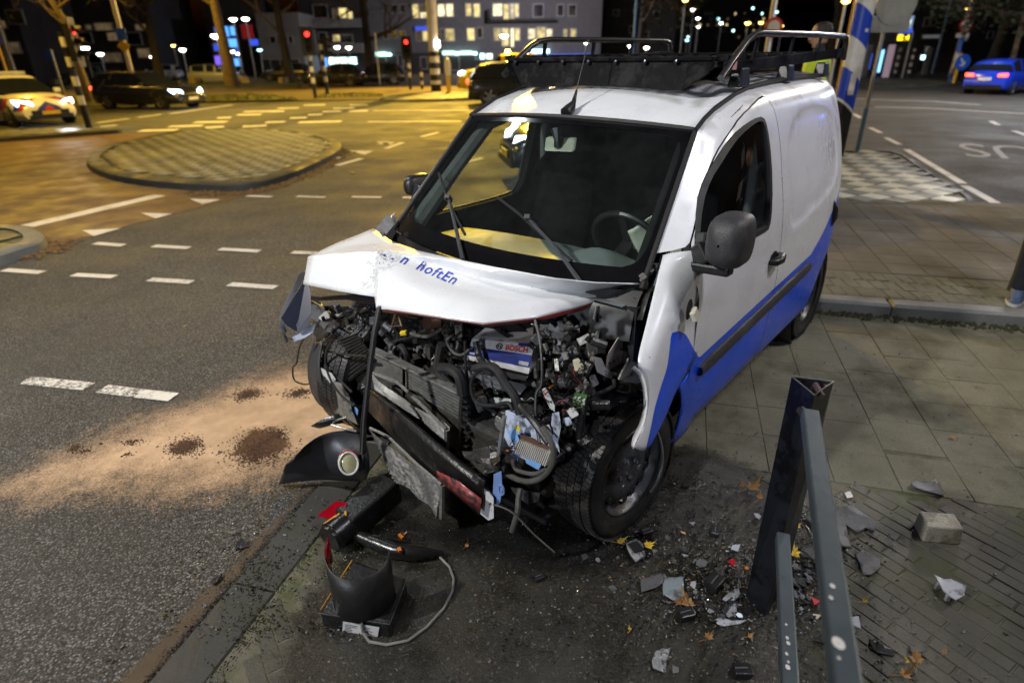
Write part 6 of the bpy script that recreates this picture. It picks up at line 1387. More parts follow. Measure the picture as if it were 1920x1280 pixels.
# engine and everything dark behind the radiator
q = MB()
for px, py, x, dx, dy, dz in ((760, 640, .02, .25, .30, .16), (800, 670, .0, .2, .25, .2), (740, 615, -.05, .2, .3, .1), (860, 690, .0, .2, .2, .25), (950, 740, .02, .25, .3, .2), (1040, 660, -.12, .15, .3, .25), (1000, 790, .08, .2, .25, .25), (920, 820, .1, .25, .3, .2), (1080, 760, -.05, .2, .2, .3), (880, 760, .05, .2, .2, .2), (640, 660, -.05, .2, .2, .2), (690, 690, .0, .2, .15, .2), (960, 870, .15, .25, .4, .12), (1130, 730, -.1, .2, .15, .3)):
    q.box(V(px, py, 'x', x) + Vector((-dx / 2, 0, -dz / 4)), (dx, dy, dz), (random.uniform(-.3, .3), random.uniform(-.3, .3), random.uniform(-.3, .3)))
q.box((-.05, 0, .38), (.5, 1.2, .2)); q.obj('engine_block', M_ENG, van, bevel=.02)
q = MB(); q.box((-.24, 0, .72), (.04, 1.5, .56)); q.obj('firewall', M_SEAM, van)
# small castings, bolts and clips scattered through the bay
rnd = random.Random(4); q1, q2, q3, q4 = MB(), MB(), MB(), MB()
for _ in range(620):
    px, py = rnd.choice(((rnd.uniform(715, 880), rnd.uniform(600, 720)), (rnd.uniform(860, 1120), rnd.uniform(690, 880)), (rnd.uniform(600, 700), rnd.uniform(570, 720)), (rnd.uniform(1000, 1110), rnd.uniform(600, 720)), (rnd.uniform(850, 960), rnd.uniform(840, 900))))
    if py < 645 + (px - 700) * .2 and px > 905 and py < 610: continue
    p = V(px, py, 'x', rnd.uniform(-.02, .16)); t = rnd.choice((q1, q1, q2, q3, q4)); rt = (rnd.random() * 3, rnd.random() * 3, rnd.random() * 3); s = rnd.uniform(.008, .04)
    if rnd.random() < .45: t.tube([p, p + (Euler(rt).to_matrix() @ Vector((s * 1.6, 0, 0)))], s * rnd.uniform(.3, .6), 8)
    else: t.box(p, (s * rnd.uniform(.5, 2), s, s * rnd.uniform(.3, 1)), rt)
stuff(q1.obj('engine_fittings', M_OILY, van)); stuff(q2.obj('engine_castings', M_ALU, van)); stuff(q3.obj('engine_brackets', M_GREYST, van)); stuff(q4.obj('engine_plastics', M_ENG, van))
# crumpled black plastic along the top of the bay
def crumple(name, c4, m_, nx, ny, amp, seed, parent=van):
    rnd = random.Random(seed); a, b, c, d = [V(*p) for p in c4]; nn = (b - a).cross(d - a).normalized(); rows = []
    for i in range(ny + 1): rows.append([bilin((d, c, b, a), j / nx, 1 - i / ny) + nn * rnd.gauss(0, amp) + Vector((0, rnd.gauss(0, amp * .6), rnd.gauss(0, amp * .5))) for j in range(nx + 1)])
    q = MB(); q.grid(rows); return q.obj(name, m_, parent, True, solid=.004, angle=25)
crumple('crumpled_panel', [(880, 606, 'x', .06), (1098, 590, 'x', -.20), (1088, 640, 'x', -.14), (1004, 652, 'x', .06)], M_OILY, 14, 5, .014, 3)
crumple('crumpled_panel', [(700, 580, 'x', .10), (880, 604, 'x', .08), (884, 632, 'x', .06), (710, 640, 'x', .02)], M_OILY, 14, 4, .016, 5)
crumple('crumpled_panel', [(572, 566, 'x', .02), (700, 575, 'x', .06), (702, 640, 'x', .04), (604, 650, 'x', .0)], M_ENG, 12, 6, .022, 7)
crumple('crumpled_panel', [(604, 650, 'x', .12), (690, 640, 'x', .14), (690, 760, 'x', .20), (650, 770, 'x', .22)], M_OILY, 7, 9, .016, 9)
crumple('crumpled_bracket', [(868, 850, 'x', .30), (930, 830, 'x', .32), (935, 880, 'x', .38), (880, 900, 'x', .36)], M_ENG, 8, 6, .014, 13)
# pulley, copper bracket, yellow clip, loose brown ball
q = MB(); q.lathe([(.001, .02), (.03, .02), (.045, .0), (.05, -.02), (.02, -.03)], 20, Matrix.Translation(V(806, 605, 'x', .10)) @ Euler((0, R(70), 0)).to_matrix().to_4x4()); q.obj('pulley', mat('rusty_pulley', (.10, .05, .035), .5, .5, .3, 14), van, True)
q = MB(); q.tube([V(x, y, 'x', .26) for x, y in ((718, 583), (757, 588), (742, 588), (734, 612), (753, 610), (746, 590))], .004, 6); q.obj('copper_wire_bracket', M_COPPER, van, True)
q = MB(); q.box(V(757, 624, 'x', .12), (.02, .035, .02), (.3, .2, .4)); q.obj('yellow_clip', mat('yellow_plastic', (.60, .42, .02), .5), van, bevel=.004)
# battery with its label
ft = [V(885, 634, 'x', .085), V(1001, 644, 'x', .085), V(991, 702, 'x', .125), V(872, 674, 'x', .125)]
bk = (-.16, -.02, .02); q = MB(); q.prism(ft[::-1], bk); bat = q.obj('battery', mat('battery_case', (.42, .42, .44), .35, 0, .1, 10, dirt=(.12, .07, .04), dscale=9, dlo=.55, dhi=.7), van, bevel=.004)
fq = [ft[3], ft[2], ft[1], ft[0]]; nf = (ft[1] - ft[0]).cross(ft[3] - ft[0]).normalized(); nf = nf if nf.dot(vC - ft[0]) > 0 else -nf
def on_batt(s_, t_, lift): return bilin(fq, s_, t_) + nf * lift
def bpatch(name, s0, s1, t0, t1, m_, lift): q = MB(); q.add([on_batt(s0, t0, lift), on_batt(s1, t0, lift), on_batt(s1, t1, lift), on_batt(s0, t1, lift)], [(0, 1, 2, 3)]); return q.obj(name, m_, bat)
M_LBLB = mat('label_blue', (.02, .03, .16), .35, 0, .1, 20, dirt=(.08, .08, .1), dscale=16, dlo=.6, dhi=.7); M_LBLW = mat('label_white', (.55, .55, .55), .4, 0, .06, 20, dirt=(.2, .15, .1), dscale=14, dlo=.56, dhi=.68)
bpatch('label_white_band', .01, .99, .62, .97, M_LBLW, .002); bpatch('label_blue_band', .0, 1.0, .22, .63, M_LBLB, .0025); bpatch('label_corner', .78, .99, .88, .99, M_LBLB, .003); bpatch('barcode', .84, .98, .27, .38, M_LBLW, .0035)
q = MB()
for k in range(14): s0 = .845 + k * .0095; q.add([on_batt(s0, .28, .004), on_batt(s0 + .004, .28, .004), on_batt(s0 + .004, .37, .004), on_batt(s0, .37, .004)], [(0, 1, 2, 3)])
for k in range(3): s0 = .56 + k * .06; q.add([on_batt(s0, .42, .004), on_batt(s0 + .04, .42, .004), on_batt(s0 + .04, .45, .004), on_batt(s0, .45, .004)], [(0, 1, 2, 3)])
q.obj('barcode_bars', M_SEAM, bat)
def btext(body, s0, s1, t0, t1, m_, sh=0, b_=.01):
    tm2, tf2 = textmesh(body, sh, 1, b_); q = MB(); q.add([on_batt(s0 + (s1 - s0) * a, t0 + (t1 - t0) * c, .0045) for a, c in tm2], tf2); q.obj('battery_text', m_, bat)
btext('BOSCH', .60, .94, .69, .88, mat('label_red', (.55, .02, .02), .4), 0, .03); btext('S4 E08', .05, .30, .44, .57, M_LBLW); btext('70Ah 760A', .05, .26, .30, .38, M_LBLW)
q = MB(); rr_ = [on_batt(.50 + .045 * math.cos(t), .78 + .10 * math.sin(t), .005) for t in [k * math.pi / 12 for k in range(25)]]; q.tube(rr_, .0022, 5); q.tube([on_batt(.48, .73, .005), on_batt(.48, .83, .005)], .002, 5); q.tube([on_batt(.52, .73, .005), on_batt(.52, .83, .005)], .002, 5); q.tube([on_batt(.48, .78, .005), on_batt(.52, .78, .005)], .002, 5); q.obj('label_emblem', M_SEAM, bat)
q = MB(); q.prism([V(868, 680, 'x', .12), V(990, 706, 'x', .13), V(985, 716, 'x', .14), V(862, 690, 'x', .14)], (-.18, 0, 0)); q.obj('battery_tray', M_BLKPL, van, bevel=.004); poly('tray_shield', P_('x', .13, (845, 690), (870, 684), (920, 705), (990, 722), (975, 740), (900, 722), (850, 702)), mat('grey_plastic', (.13, .135, .15), .5), th=.01)
# brackets at the left wing
poly('strut_tower_sheet', [(1128, 578, 'y', .56), (1141, 551, 'y', .56), (1149, 556, 'y', .60), (1151, 576, 'y', .62), (1180, 590, 'y', .68), (1184, 602, 'y', .70), (1172, 628, 'y', .70), (1143, 620, 'y', .62), (1140, 600, 'y', .58)], mat('dark_lilac_steel', (.42, .43, .47), .35, .3, .1, 9), bev=.002)
poly('strut_bracket', P_('y', .60, (1112, 598), (1118, 574), (1136, 573), (1141, 582), (1142, 620), (1126, 612)), M_PALEST); poly('strut_bracket', P_('y', .62, (1103, 666), (1108, 640), (1120, 620), (1150, 620), (1147, 667), (1128, 662)), M_PALEST)
poly('wing_bracket', P_('y', .70, (1138, 668), (1158, 635), (1172, 622), (1195, 634), (1190, 650), (1176, 678), (1150, 714), (1135, 706)), M_BEIGE, th=.012, bev=.002); poly('wing_bracket', P_('y', .72, (1111, 668), (1128, 672), (1136, 690), (1152, 700), (1148, 712), (1120, 698)), M_PALEST, th=.01)
poly('arch_bracket', P_('y', .80, (1180, 672), (1198, 682), (1216, 706), (1220, 728), (1206, 735), (1190, 718), (1176, 716), (1160, 712)), M_BEIGE, th=.02, bev=.003)
q = MB(); [q.lathe([(.001, .003), (r_, .003), (r_ * 1.1, 0)], 12, Matrix.Translation(V(x, y, 'y', .812)) @ Euler((R(-90), 0, R(-30))).to_matrix().to_4x4()) for x, y, r_ in ((1208, 698, .014), (1201, 724, .016), (1192, 690, .005))]; [q.lathe([(.001, .003), (r_, .003), (r_ * 1.1, 0)], 10, Matrix.Translation(V(x, y, 'y', yy_)) @ Euler((R(-90), 0, R(-40))).to_matrix().to_4x4()) for x, y, r_, yy_ in ((1171, 636, .007, .712), (1143, 680, .005, .712), (1130, 608, .009, .612), (1124, 593, .006, .612), (1165, 655, .004, .712))]; q.box(V(1122, 652, 'y', .632), (.035, .004, .014), (0, .1, -.6)); q.obj('bracket_holes', M_SEAM, van)
bent('beige_liner', [[(1150, 566, 'y', .55), (1175, 572, 'y', .62), (1197, 562, 'y', .70)], [(1155, 578, 'y', .56), (1175, 590, 'y', .64), (1200, 572, 'y', .72)]], mat('beige_plastic', (.38, .27, .19), .5), van, 1)
bent('hinge_channel', [[(1243, 482, 'y', .70), (1232, 486, 'y', .66)], [(1230, 520, 'y', .74), (1216, 525, 'y', .68)], [(1216, 560, 'y', .78), (1200, 562, 'y', .72)], [(1205, 600, 'y', .80), (1192, 600, 'y', .74)]], M_ENG, van, 0); q = MB(); [q.box(V(random.uniform(1205, 1236), 500 + 9 * k, 'y', .73), (.02, .02, .025), (k, k * 2, k)) for k in range(9)]; stuff(q.obj('hinge_fittings', M_ALU, van))
q = MB(); h0 = V(706, 440, 'y', -.70); q.grid([[V(704, 428, 'y', -.745), V(728, 400, 'y', -.742)], [V(716, 450, 'y', -.70), V(740, 420, 'y', -.70)]]); q.lathe([(.001, .012), (.02, .01), (.022, 0)], 10, Matrix.Translation(V(715, 441, 'y', -.70))); q.obj('bonnet_hinge', M_ALU, van)
# control unit with cooling fins and blue plugs
ecu = MB(); c4 = [V(948, 768, 'x', .24), V(1000, 790, 'x', .26), V(1036, 842, 'x', .27), V(1010, 876, 'x', .28), V(960, 850, 'x', .27), V(940, 810, 'x', .25)]; ecu.prism(c4, (-.05, .0, -.02)); eo = ecu.obj('control_unit', M_BLUISH, van, bevel=.004)
q = MB(); e4 = (V(1024, 872, 'x', .305), V(966, 846, 'x', .30), V(976, 822, 'x', .29), V(1034, 846, 'x', .295))
for k in range(18):
    a, b = bilin(e4, k / 17, 0), bilin(e4, k / 17, 1); q.beam(a, b, .003, .022, (1, 0, .3))
q.obj('cooling_fins', mat('bright_fins_white', (.62, .60, .56), .4, .3), eo); 
for pts in (((953, 812), (966, 804), (975, 826), (962, 832)), ((986, 868), (992, 858), (1016, 870), (1010, 882))): poly('blue_plug', P_('x', .30, *pts), mat('light_blue_plastic', (.16, .34, .66), .4), eo, .02, .003)
poly('yellow_tag', P_('x', .30, (966, 800), (972, 796), (976, 806), (971, 810)), mat('yellow_plastic', (.60, .50, .02), .5), eo, .004); poly('brown_edge', P_('x', .295, (975, 815), (1000, 822), (1030, 838), (1028, 845), (976, 822)), mat('brown_plastic', (.10, .05, .03), .5), eo, .01)
poly('metal_sheet', P_('x', .2, (1016, 730), (1024, 726), (1040, 760), (1040, 772), (1030, 764)), M_PALEST); poly('metal_sheet', P_('x', .24, (1036, 775), (1048, 772), (1052, 800), (1046, 830), (1050, 850), (1038, 832), (1032, 808)), M_BLUISH); poly('metal_sheet', P_('x', .25, (1012, 800), (1030, 796), (1036, 815), (1024, 822)), M_PALEST)
pcb = poly('circuit_board', P_('x', .18, (1078, 736), (1101, 740), (1095, 768), (1072, 762)), mat('circuit_green', (.05, .13, .03), .4, 0, .5, 60, 0, 60, dirt=(.35, .35, .2), dscale=70, dlo=.62, dhi=.66), th=.006); q = MB(); [q.box(V(1074 + 22 * random.random(), 740 + 22 * random.random(), 'x', .186), (.005, .006, .004)) for _ in range(22)]; q.obj('board_components', M_LBLW, pcb)
poly('white_plug', P_('x', .17, (1075, 676), (1086, 672), (1096, 688), (1090, 700), (1078, 696)), mat('cream_plastic', (.55, .52, .38), .5), th=.02, bev=.003); poly('white_plug', P_('x', .2, (1062, 770), (1078, 764), (1086, 778), (1072, 786)), M_LBLW, th=.02, bev=.003); poly('clear_cap', P_('x', .22, (1056, 784), (1070, 784), (1074, 796), (1062, 800)), M_BLUISH, th=.02, bev=.004)
poly('inner_sheet', P_('x', .0, (1050, 655), (1090, 645), (1098, 690), (1080, 700), (1040, 700)), M_BEIGE, th=.006); poly('brown_bowl', P_('x', .05, (1040, 705), (1075, 692), (1080, 710), (1062, 725), (1045, 722)), mat('brown_plastic', (.12, .065, .035), .4), th=.03, bev=.006); poly('black_bin', P_('x', .1, (893, 838), (906, 822), (930, 838), (920, 868), (897, 866)), M_OILY, th=.04, bev=.006); poly('pale_cuffs', P_('x', .12, (925, 745), (958, 748), (958, 756), (930, 757)), M_PALEST, th=.01)
q = MB(); q.lathe([(.001, .05), (.04, .045), (.05, .02), (.05, -.05)], 16, Matrix.Translation(V(950, 790, 'x', .14)) @ Euler((0, R(60), .4)).to_matrix().to_4x4()); q.obj('pump', M_ENG, van, True)
# hoses, pipes and wires
def hose(name, px, x, r_, m_, par=van, n=8):
    pts = [V(p[0], p[1], 'x', (p[2] if len(p) > 2 else x)) for p in px]; out = []
    for i in range(len(pts) - 1):       # Catmull-Rom between the traced points
        p0, p1, p2, p3 = pts[max(0, i - 1)], pts[i], pts[i + 1], pts[min(len(pts) - 1, i + 2)]
        for k in range(6):
            t = k / 6; out.append(.5 * ((2 * p1) + (p2 - p0) * t + (2 * p0 - 5 * p1 + 4 * p2 - p3) * t * t + (3 * p1 - p0 - 3 * p2 + p3) * t ** 3))
    out.append(pts[-1]); q = MB(); q.tube(out, r_, n); return q.obj(name, m_, par, True)
M_HOSE = mat('rubber_hose', (.020, .020, .021), .45, 0, .3, 12, .3, 60); M_HOSEG = mat('dusty_hose', (.07, .068, .06), .6, 0, .3, 14)
for px, x, r_, m_ in ((((828, 645), (822, 690), (840, 718), (868, 742), (872, 780)), .20, .020, M_HOSE), (((826, 690), (845, 692), (862, 706), (868, 740)), .24, .024, M_HOSE), (((890, 690), (925, 688), (948, 720), (966, 745), (975, 775)), .26, .017, M_HOSE),
                     (((892, 640, .14), (900, 672, .16), (918, 690, .2), (950, 720, .24), (974, 760, .26), (1000, 790, .3), (1028, 830, .32)), .2, .013, M_HOSE), (((906, 690), (888, 705), (884, 730), (895, 755), (925, 760), (952, 755), (962, 770)), .24, .008, M_HOSE),
                     (((872, 640), (874, 690), (880, 725), (892, 750), (930, 775)), .2, .006, M_HOSE), (((940, 858), (952, 888), (985, 902), (1015, 895), (1035, 870), (1036, 835), (1015, 800)), .33, .011, M_HOSEG), (((962, 862), (968, 880), (1000, 888), (1022, 880)), .33, .008, M_HOSEG),
                     (((1003, 600, .1), (1012, 640, .14), (1016, 680, .18), (1015, 720, .2), (1005, 740, .22), (1005, 790, .26), (1012, 830, .3)), .15, .006, M_HOSE), (((946, 780), (940, 820), (934, 860), (930, 890)), .34, .009, M_ALU), (((1100, 740), (1092, 775), (1085, 820)), .16, .015, M_SEAM),
                     (((1000, 735), (1050, 745), (1110, 740), (1148, 725), (1150, 712)), .1, .007, M_HOSE), (((740, 660), (752, 650), (762, 665), (764, 690)), .12, .016, M_HOSE), (((722, 655), (740, 640), (775, 630), (800, 618)), .10, .007, M_HOSE), (((770, 625), (785, 630), (805, 630), (830, 615)), .14, .008, M_HOSEG),
                     (((600, 660), (610, 640), (650, 600), (690, 580)), .12, .006, M_HOSE), (((575, 625), (562, 650), (556, 680), (549, 690), (552, 712), (570, 720), (585, 718)), .28, .005, M_HOSE), (((600, 600), (585, 622), (560, 636), (545, 635), (530, 625)), .16, .005, M_HOSE), (((612, 690), (625, 720), (645, 745), (665, 760)), .30, .008, M_HOSE),
                     (((618, 658), (650, 665), (690, 668)), .26, .006, M_SEAM), (((622, 640), (612, 660), (614, 690), (640, 715), (660, 735)), .28, .007, M_HOSE), (((960, 995, .40), (970, 960, .40), (972, 935, .38), (976, 915, .36)), .4, .011, M_HOSEG), (((880, 655), (866, 665), (850, 660), (838, 640), (848, 628)), .2, .006, M_HOSEG)):
    hose('hose', px, x, r_, m_)
hose('loose_cable', [(925, 945, .45), (960, 960, .44), (1000, 1000, .40), (1040, 1035, .36)], .4, .003, M_HOSEG)
M_WIRES = [mat('wire_red', (.45, .02, .03), .4), mat('wire_yellow', (.55, .42, .03), .4), mat('wire_white', (.6, .58, .55), .4), mat('wire_orange', (.55, .18, .02), .4), mat('wire_pink', (.5, .2, .24), .4), mat('wire_black', (.015, .015, .015), .4), mat('wire_blue', (.05, .12, .45), .4)]
rnd = random.Random(11); wb = [MB() for _ in M_WIRES]
for cx, cy, sx, sy, n_, x in ((1020, 770, 34, 36, 30, .2), (1062, 760, 22, 28, 16, .2), (1070, 705, 26, 16, 14, .15), (960, 840, 14, 20, 12, .31), (1095, 690, 10, 10, 8, .17), (890, 690, 20, 20, 8, .2), (1040, 720, 28, 10, 12, .12)):
    for _ in range(n_):
        p = (cx + rnd.gauss(0, sx * .5), cy + rnd.gauss(0, sy * .5)); pts = []
        dx, dy = rnd.gauss(0, 4), rnd.gauss(1, 4)
        for k in range(5): pts.append(V(p[0] + dx * k + rnd.gauss(0, 3), p[1] + dy * k + rnd.gauss(0, 3), 'x', x + rnd.gauss(0, .015)))
        rnd.choice(wb + [wb[5]] * 22).tube(pts, .0018, 4, cap=False)
for q, m_ in zip(wb, M_WIRES):
    if q.v: stuff(q.obj('wires', m_, van, True, fix=False))
# splash guard and crossmember low at the front
poly('splash_guard', P_('x', .30, (955, 912), (985, 920), (1012, 925), (1010, 940), (990, 945), (968, 930)), M_TRIM, th=.006); q = MB(); q.box((.0, .25, .19), (.45, .8, .03), (0, R(4), 0)); q.obj('engine_undertray', M_SEAM, van, bevel=.01)
q = MB(); [q.box(V(1085 + random.uniform(-30, 20), 800 + random.uniform(-40, 60), 'y', .66), (.03, .03, .05), (k, k, k)) for k in range(14)]; q.tube([(-.03, .35, .30), (-.04, .70, .31)], .03, 8); q.tube([(-.05, .60, .35), (-.08, .58, .85)], .045, 10); q.obj('suspension', M_ENG, van)
# ------------------------------------------------------------------ pieces knocked off, lying around
def ground_plate(name, label, cat, px, m_, z=.03, th=.004, curl=0, group=None, lift=0, bev=0, seed=0):
    pts = [W(*p, z) for p in px]; c = sum(pts, Vector()) / len(pts); base = Vector((c.x, c.y, z)); rnd = random.Random(seed + len(px)); r_ = max((p - c).length for p in pts)
    vs, fs = cdt([Vector((p.x - c.x, p.y - c.y)) for p in pts], step=max(.006, r_ / 5)); ax = rnd.uniform(0, 6.28)
    q = MB(); q.add([(p.x, p.y, th + lift + curl * ((p.x * math.cos(ax) + p.y * math.sin(ax)) / r_) ** 2 * r_) for p in vs], fs)
    o = q.obj(name, m_, None, True, solid=th, loc=base, bevel=bev); tag(o, label, cat, group); return o
M_SHG = mat('grey_torn_plastic', (.085, .087, .092), .5, 0, .15, 14, .3, 60, dirt=(.04, .038, .035), dscale=9); M_SHW = mat('pale_shard_plastic', (.40, .42, .46), .4, 0, .1, 12, dirt=(.15, .15, .15), dscale=16); M_SHK = mat('black_shard_plastic', (.014, .014, .015), .3, 0, .3, 12, .4, 60); M_MIRG = mat('grey_mirror_piece', (.24, .29, .31), .3, .2, .12, 14, dirt=(.1, .1, .1), dscale=12)
M_CLR = mat('clear_shard', (.38, .39, .40), .08, .3, .3, 60, 1, 90, dirt=(.08, .08, .09), dscale=40, dlo=.5, dhi=.6)
ground_plate('liner_piece', 'large torn grey plastic piece behind the railing with two lobes', 'debris', ((1508, 972), (1558, 958), (1592, 952), (1612, 964), (1642, 985), (1638, 1000), (1622, 992), (1608, 1002), (1585, 985), (1590, 1010), (1596, 1032), (1572, 1030), (1556, 1005), (1530, 995)), M_SHG, .024, .005, .10)
ground_plate('liner_piece', 'thin black strip lying under the torn grey piece beside the railing', 'debris', ((1500, 968), (1506, 970), (1532, 1012), (1585, 1045), (1578, 1048), (1525, 1020)), M_SHK, .023, .006)
ground_plate('curved_piece', 'small curved dark grey plastic piece below the torn grey piece', 'debris', ((1600, 1042), (1618, 1036), (1648, 1052), (1650, 1068), (1632, 1082), (1618, 1080), (1612, 1062)), M_SHG, .024, .006, .12)
ground_plate('strip_piece', 'dark bent strip lying on the near slabs', 'debris', ((1706, 912), (1716, 906), (1742, 910), (1752, 906), (1758, 918), (1770, 928), (1768, 934), (1748, 928), (1728, 924), (1708, 918)), M_SHG, .026, .008, .15)
o = ground_plate('white_shard', 'white curved plastic shard standing on two clips on the bricks', 'debris', ((1748, 1084), (1768, 1090), (1780, 1088), (1810, 1102), (1806, 1122), (1790, 1130), (1768, 1110)), M_SHW, .045, .005, .25)
for px, py in ((1758, 1100), (1776, 1122)): q = MB(); p = W(px, py, .03) - o.location; q.box((p.x, p.y, -.008), (.018, .012, .03)); q.obj('clip', M_SHW, o, bevel=.002)
ground_plate('dark_plate', 'flat black broken plate low right between railing and leaf', 'debris', ((1630, 1198), (1645, 1204), (1660, 1212), (1680, 1222), (1676, 1230), (1650, 1226), (1634, 1218)), M_SHK, .024, .005)
ground_plate('dark_plate', 'small dark curved plate just above the orange leaf', 'debris', ((1702, 1212), (1716, 1216), (1734, 1222), (1722, 1226), (1708, 1224)), M_SHG, .024, .004, .1)
ground_plate('paper_scrap', 'white square scrap on the bricks right of the post', 'debris', ((1583, 924), (1594, 921), (1600, 932), (1588, 934)), mat('white_scrap', (.6, .6, .56), .6), .024, .003)
ground_plate('mirror_piece', 'pale grey flat square piece on the dirt left of the post', 'debris', ((1242, 1092), (1252, 1084), (1281, 1083), (1282, 1122), (1262, 1126), (1243, 1114)), M_MIRG, .034, .006, .04)
ground_plate('mirror_piece', 'dark grey flat piece touching the pale square piece', 'debris', ((1200, 1088), (1222, 1084), (1241, 1078), (1244, 1094), (1232, 1104), (1203, 1112)), M_SHG, .032, .006, .03)
o = ground_plate('lamp_chunk', 'frosted lamp chunk with dark middle in front of the van wheel', 'debris', ((1172, 1022), (1192, 1014), (1202, 1020), (1210, 1044), (1192, 1054), (1182, 1042)), M_CLR, .04, .014)
q = MB(); q.box((0, 0, .022), (.045, .05, .006), (0, 0, .4)); q.obj('dark_insert', M_SHK, o)
ground_plate('glass_piece', 'pale glittering glass piece alone near the lower edge', 'debris', ((1228, 1222), (1242, 1216), (1256, 1218), (1250, 1240), (1246, 1262), (1224, 1252), (1222, 1238)), M_CLR, .032, .004, .05)
ground_plate('glass_piece', 'whitish square lens piece lower left of the post foot', 'debris', ((1359, 1136), (1380, 1132), (1382, 1152), (1366, 1158), (1358, 1150)), M_CLR, .032, .006)
ground_plate('glass_piece', 'curved bluish lens strip under the whitish square lens piece', 'debris', ((1340, 1162), (1354, 1158), (1372, 1164), (1400, 1163), (1388, 1170), (1358, 1174), (1345, 1170)), M_SHW, .032, .004, .1)
ground_plate('glass_piece', 'ribbed lens fan just left of the post foot', 'debris', ((1354, 1126), (1368, 1112), (1384, 1106), (1388, 1118), (1378, 1128), (1360, 1130)), M_CLR, .034, .006, .1)
for k, (px, py, s, rz, lb) in enumerate(((1284, 1156, .06, .3, 'black box-shaped chunk below the yellow maple leaf'), (1338, 1098, .075, .8, 'black angular housing chunk right of the pale square piece'), (1388, 1262, .06, 0, 'ribbed black chunk at the bottom edge left of the railing'), (1282, 1160, .03, 1, 'small black chunk beside the box-shaped chunk'), (1210, 1000, .05, .4, 'dark chunk by the front wheel'), (1340, 1000, .05, 1.2, 'dark round lump up from the red shard'), (1285, 912, .03, 0, 'little black block on the pale patch beside the wheel'), (1305, 902, .02, .5, 'tiny black cube right of the wheel'), (1010, 1085, .04, .5, 'small dark lump in the oil'))):
    b = W(px, py, .03); t = thing('black_chunk', lb, 'debris', b, rz, 'black chunks of broken housing'); q = MB(); q.prism([(-s / 2, -s / 3, 0), (s / 2, -s / 2.6, 0), (s / 1.8, s / 3, 0), (-s / 2.4, s / 2.5, 0)], (s * .05, 0, s * .45)); q.obj('housing', M_SHK, t, bevel=.004); q = MB(); q.box((0, 0, s * .48), (s * .7, s * .08, s * .05)); q.obj('rim', M_SHG, t)
# leaves
M_LEAF = [mat('leaf_ochre', (.30, .16, .05), .6, 0, .25, 30, .4, 60), mat('leaf_yellow', (.50, .34, .03), .6, 0, .25, 30, .4, 60), mat('leaf_brown', (.20, .09, .03), .6, 0, .25, 30, .4, 60)]
def leaf(label, px, py, s, rz, m_, lobes=5, z=.03):
    b = W(px, py, z); out = []; n = lobes * 4
    for k in range(n):
        a = 2 * math.pi * k / n; rr = s * (1 if k % 4 == 0 else .55 if k % 2 else .72) * (.75 + .25 * math.cos(a)) * random.uniform(.85, 1.1); out.append((rr * math.cos(a), rr * .8 * math.sin(a)))
    q = MB(); q.add([(x, y, .004 + 2.2 * (x * x * random.uniform(.5, 1.5)) / s * .5 + abs(y) * .25) for x, y in out] + [(0, 0, .006)], [(k, (k + 1) % n, n) for k in range(n)]); q.tube([(-s * .4, 0, .006), (-s * 1.2, .01, .004)], .0012, 4)
    tag(q.obj('leaf', m_, None, True, loc=b, rot=(random.uniform(-.2, .2), random.uniform(-.2, .2), rz)), label, 'leaf', 'fallen leaves')
for px, py, s, rz, mi, lb in ((1408, 916, .062, .4, 0, 'large curled ochre leaf between the wheel and the post'), (1392, 912, .03, 2, 2, 'small brown leaf left of the large curled leaf'), (1424, 934, .03, 1, 0, 'ochre leaf fragment below the large curled leaf'), (1718, 1240, .04, 1.2, 0, 'upright orange oak leaf right of the railing'), (1694, 1266, .035, .2, 0, 'orange leaf at the lower edge below the oak leaf'), (1700, 1240, .02, 2.5, 1, 'narrow yellow leaf left of the oak leaf'), (1290, 1134, .055, 2.2, 0, 'pointed tan maple leaf below the pale square piece'), (1268, 1130, .03, .2, 2, 'brown leaf strip left of the maple leaf'), (1212, 1024, .04, .3, 1, 'bright yellow leaf beside the frosted lamp chunk'), (1162, 1017, .035, .1, 1, 'yellow leaf at the edge of the oil'), (1327, 1197, .03, .6, 0, 'pale tan leaf with a hole below the lens pieces'), (1494, 988, .025, .3, 1, 'yellow leaf behind the post foot'), (1488, 1040, .05, 1.4, 1, 'long yellow leaf between the two rails'), (1181, 1181, .014, 1.5, 1, 'tiny yellow leaf on the gravelly dirt'), (1620, 1128, .018, .5, 1, 'small yellow leaf right of the upper rail'), (1405, 1194, .02, .4, 0, 'faded leaf below the post foot'), (1785, 822, .03, .3, 0, 'tan leaf on the near slabs'), (875, 1025, .02, 1, 2, 'orange leaf on the dark bricks before the van'), (760, 1003, .018, 1, 0, 'small orange leaf beside the black tube'), (347, 612, .02, .2, 1, 'yellow leaf on the empty road'), (320, 951, .02, .2, 0, 'tan leaf on the sand edge'), (1770, 1225, .018, .8, 0, 'pinkish bit at the lower right')):
    leaf(lb, px, py, s, rz, M_LEAF[mi])
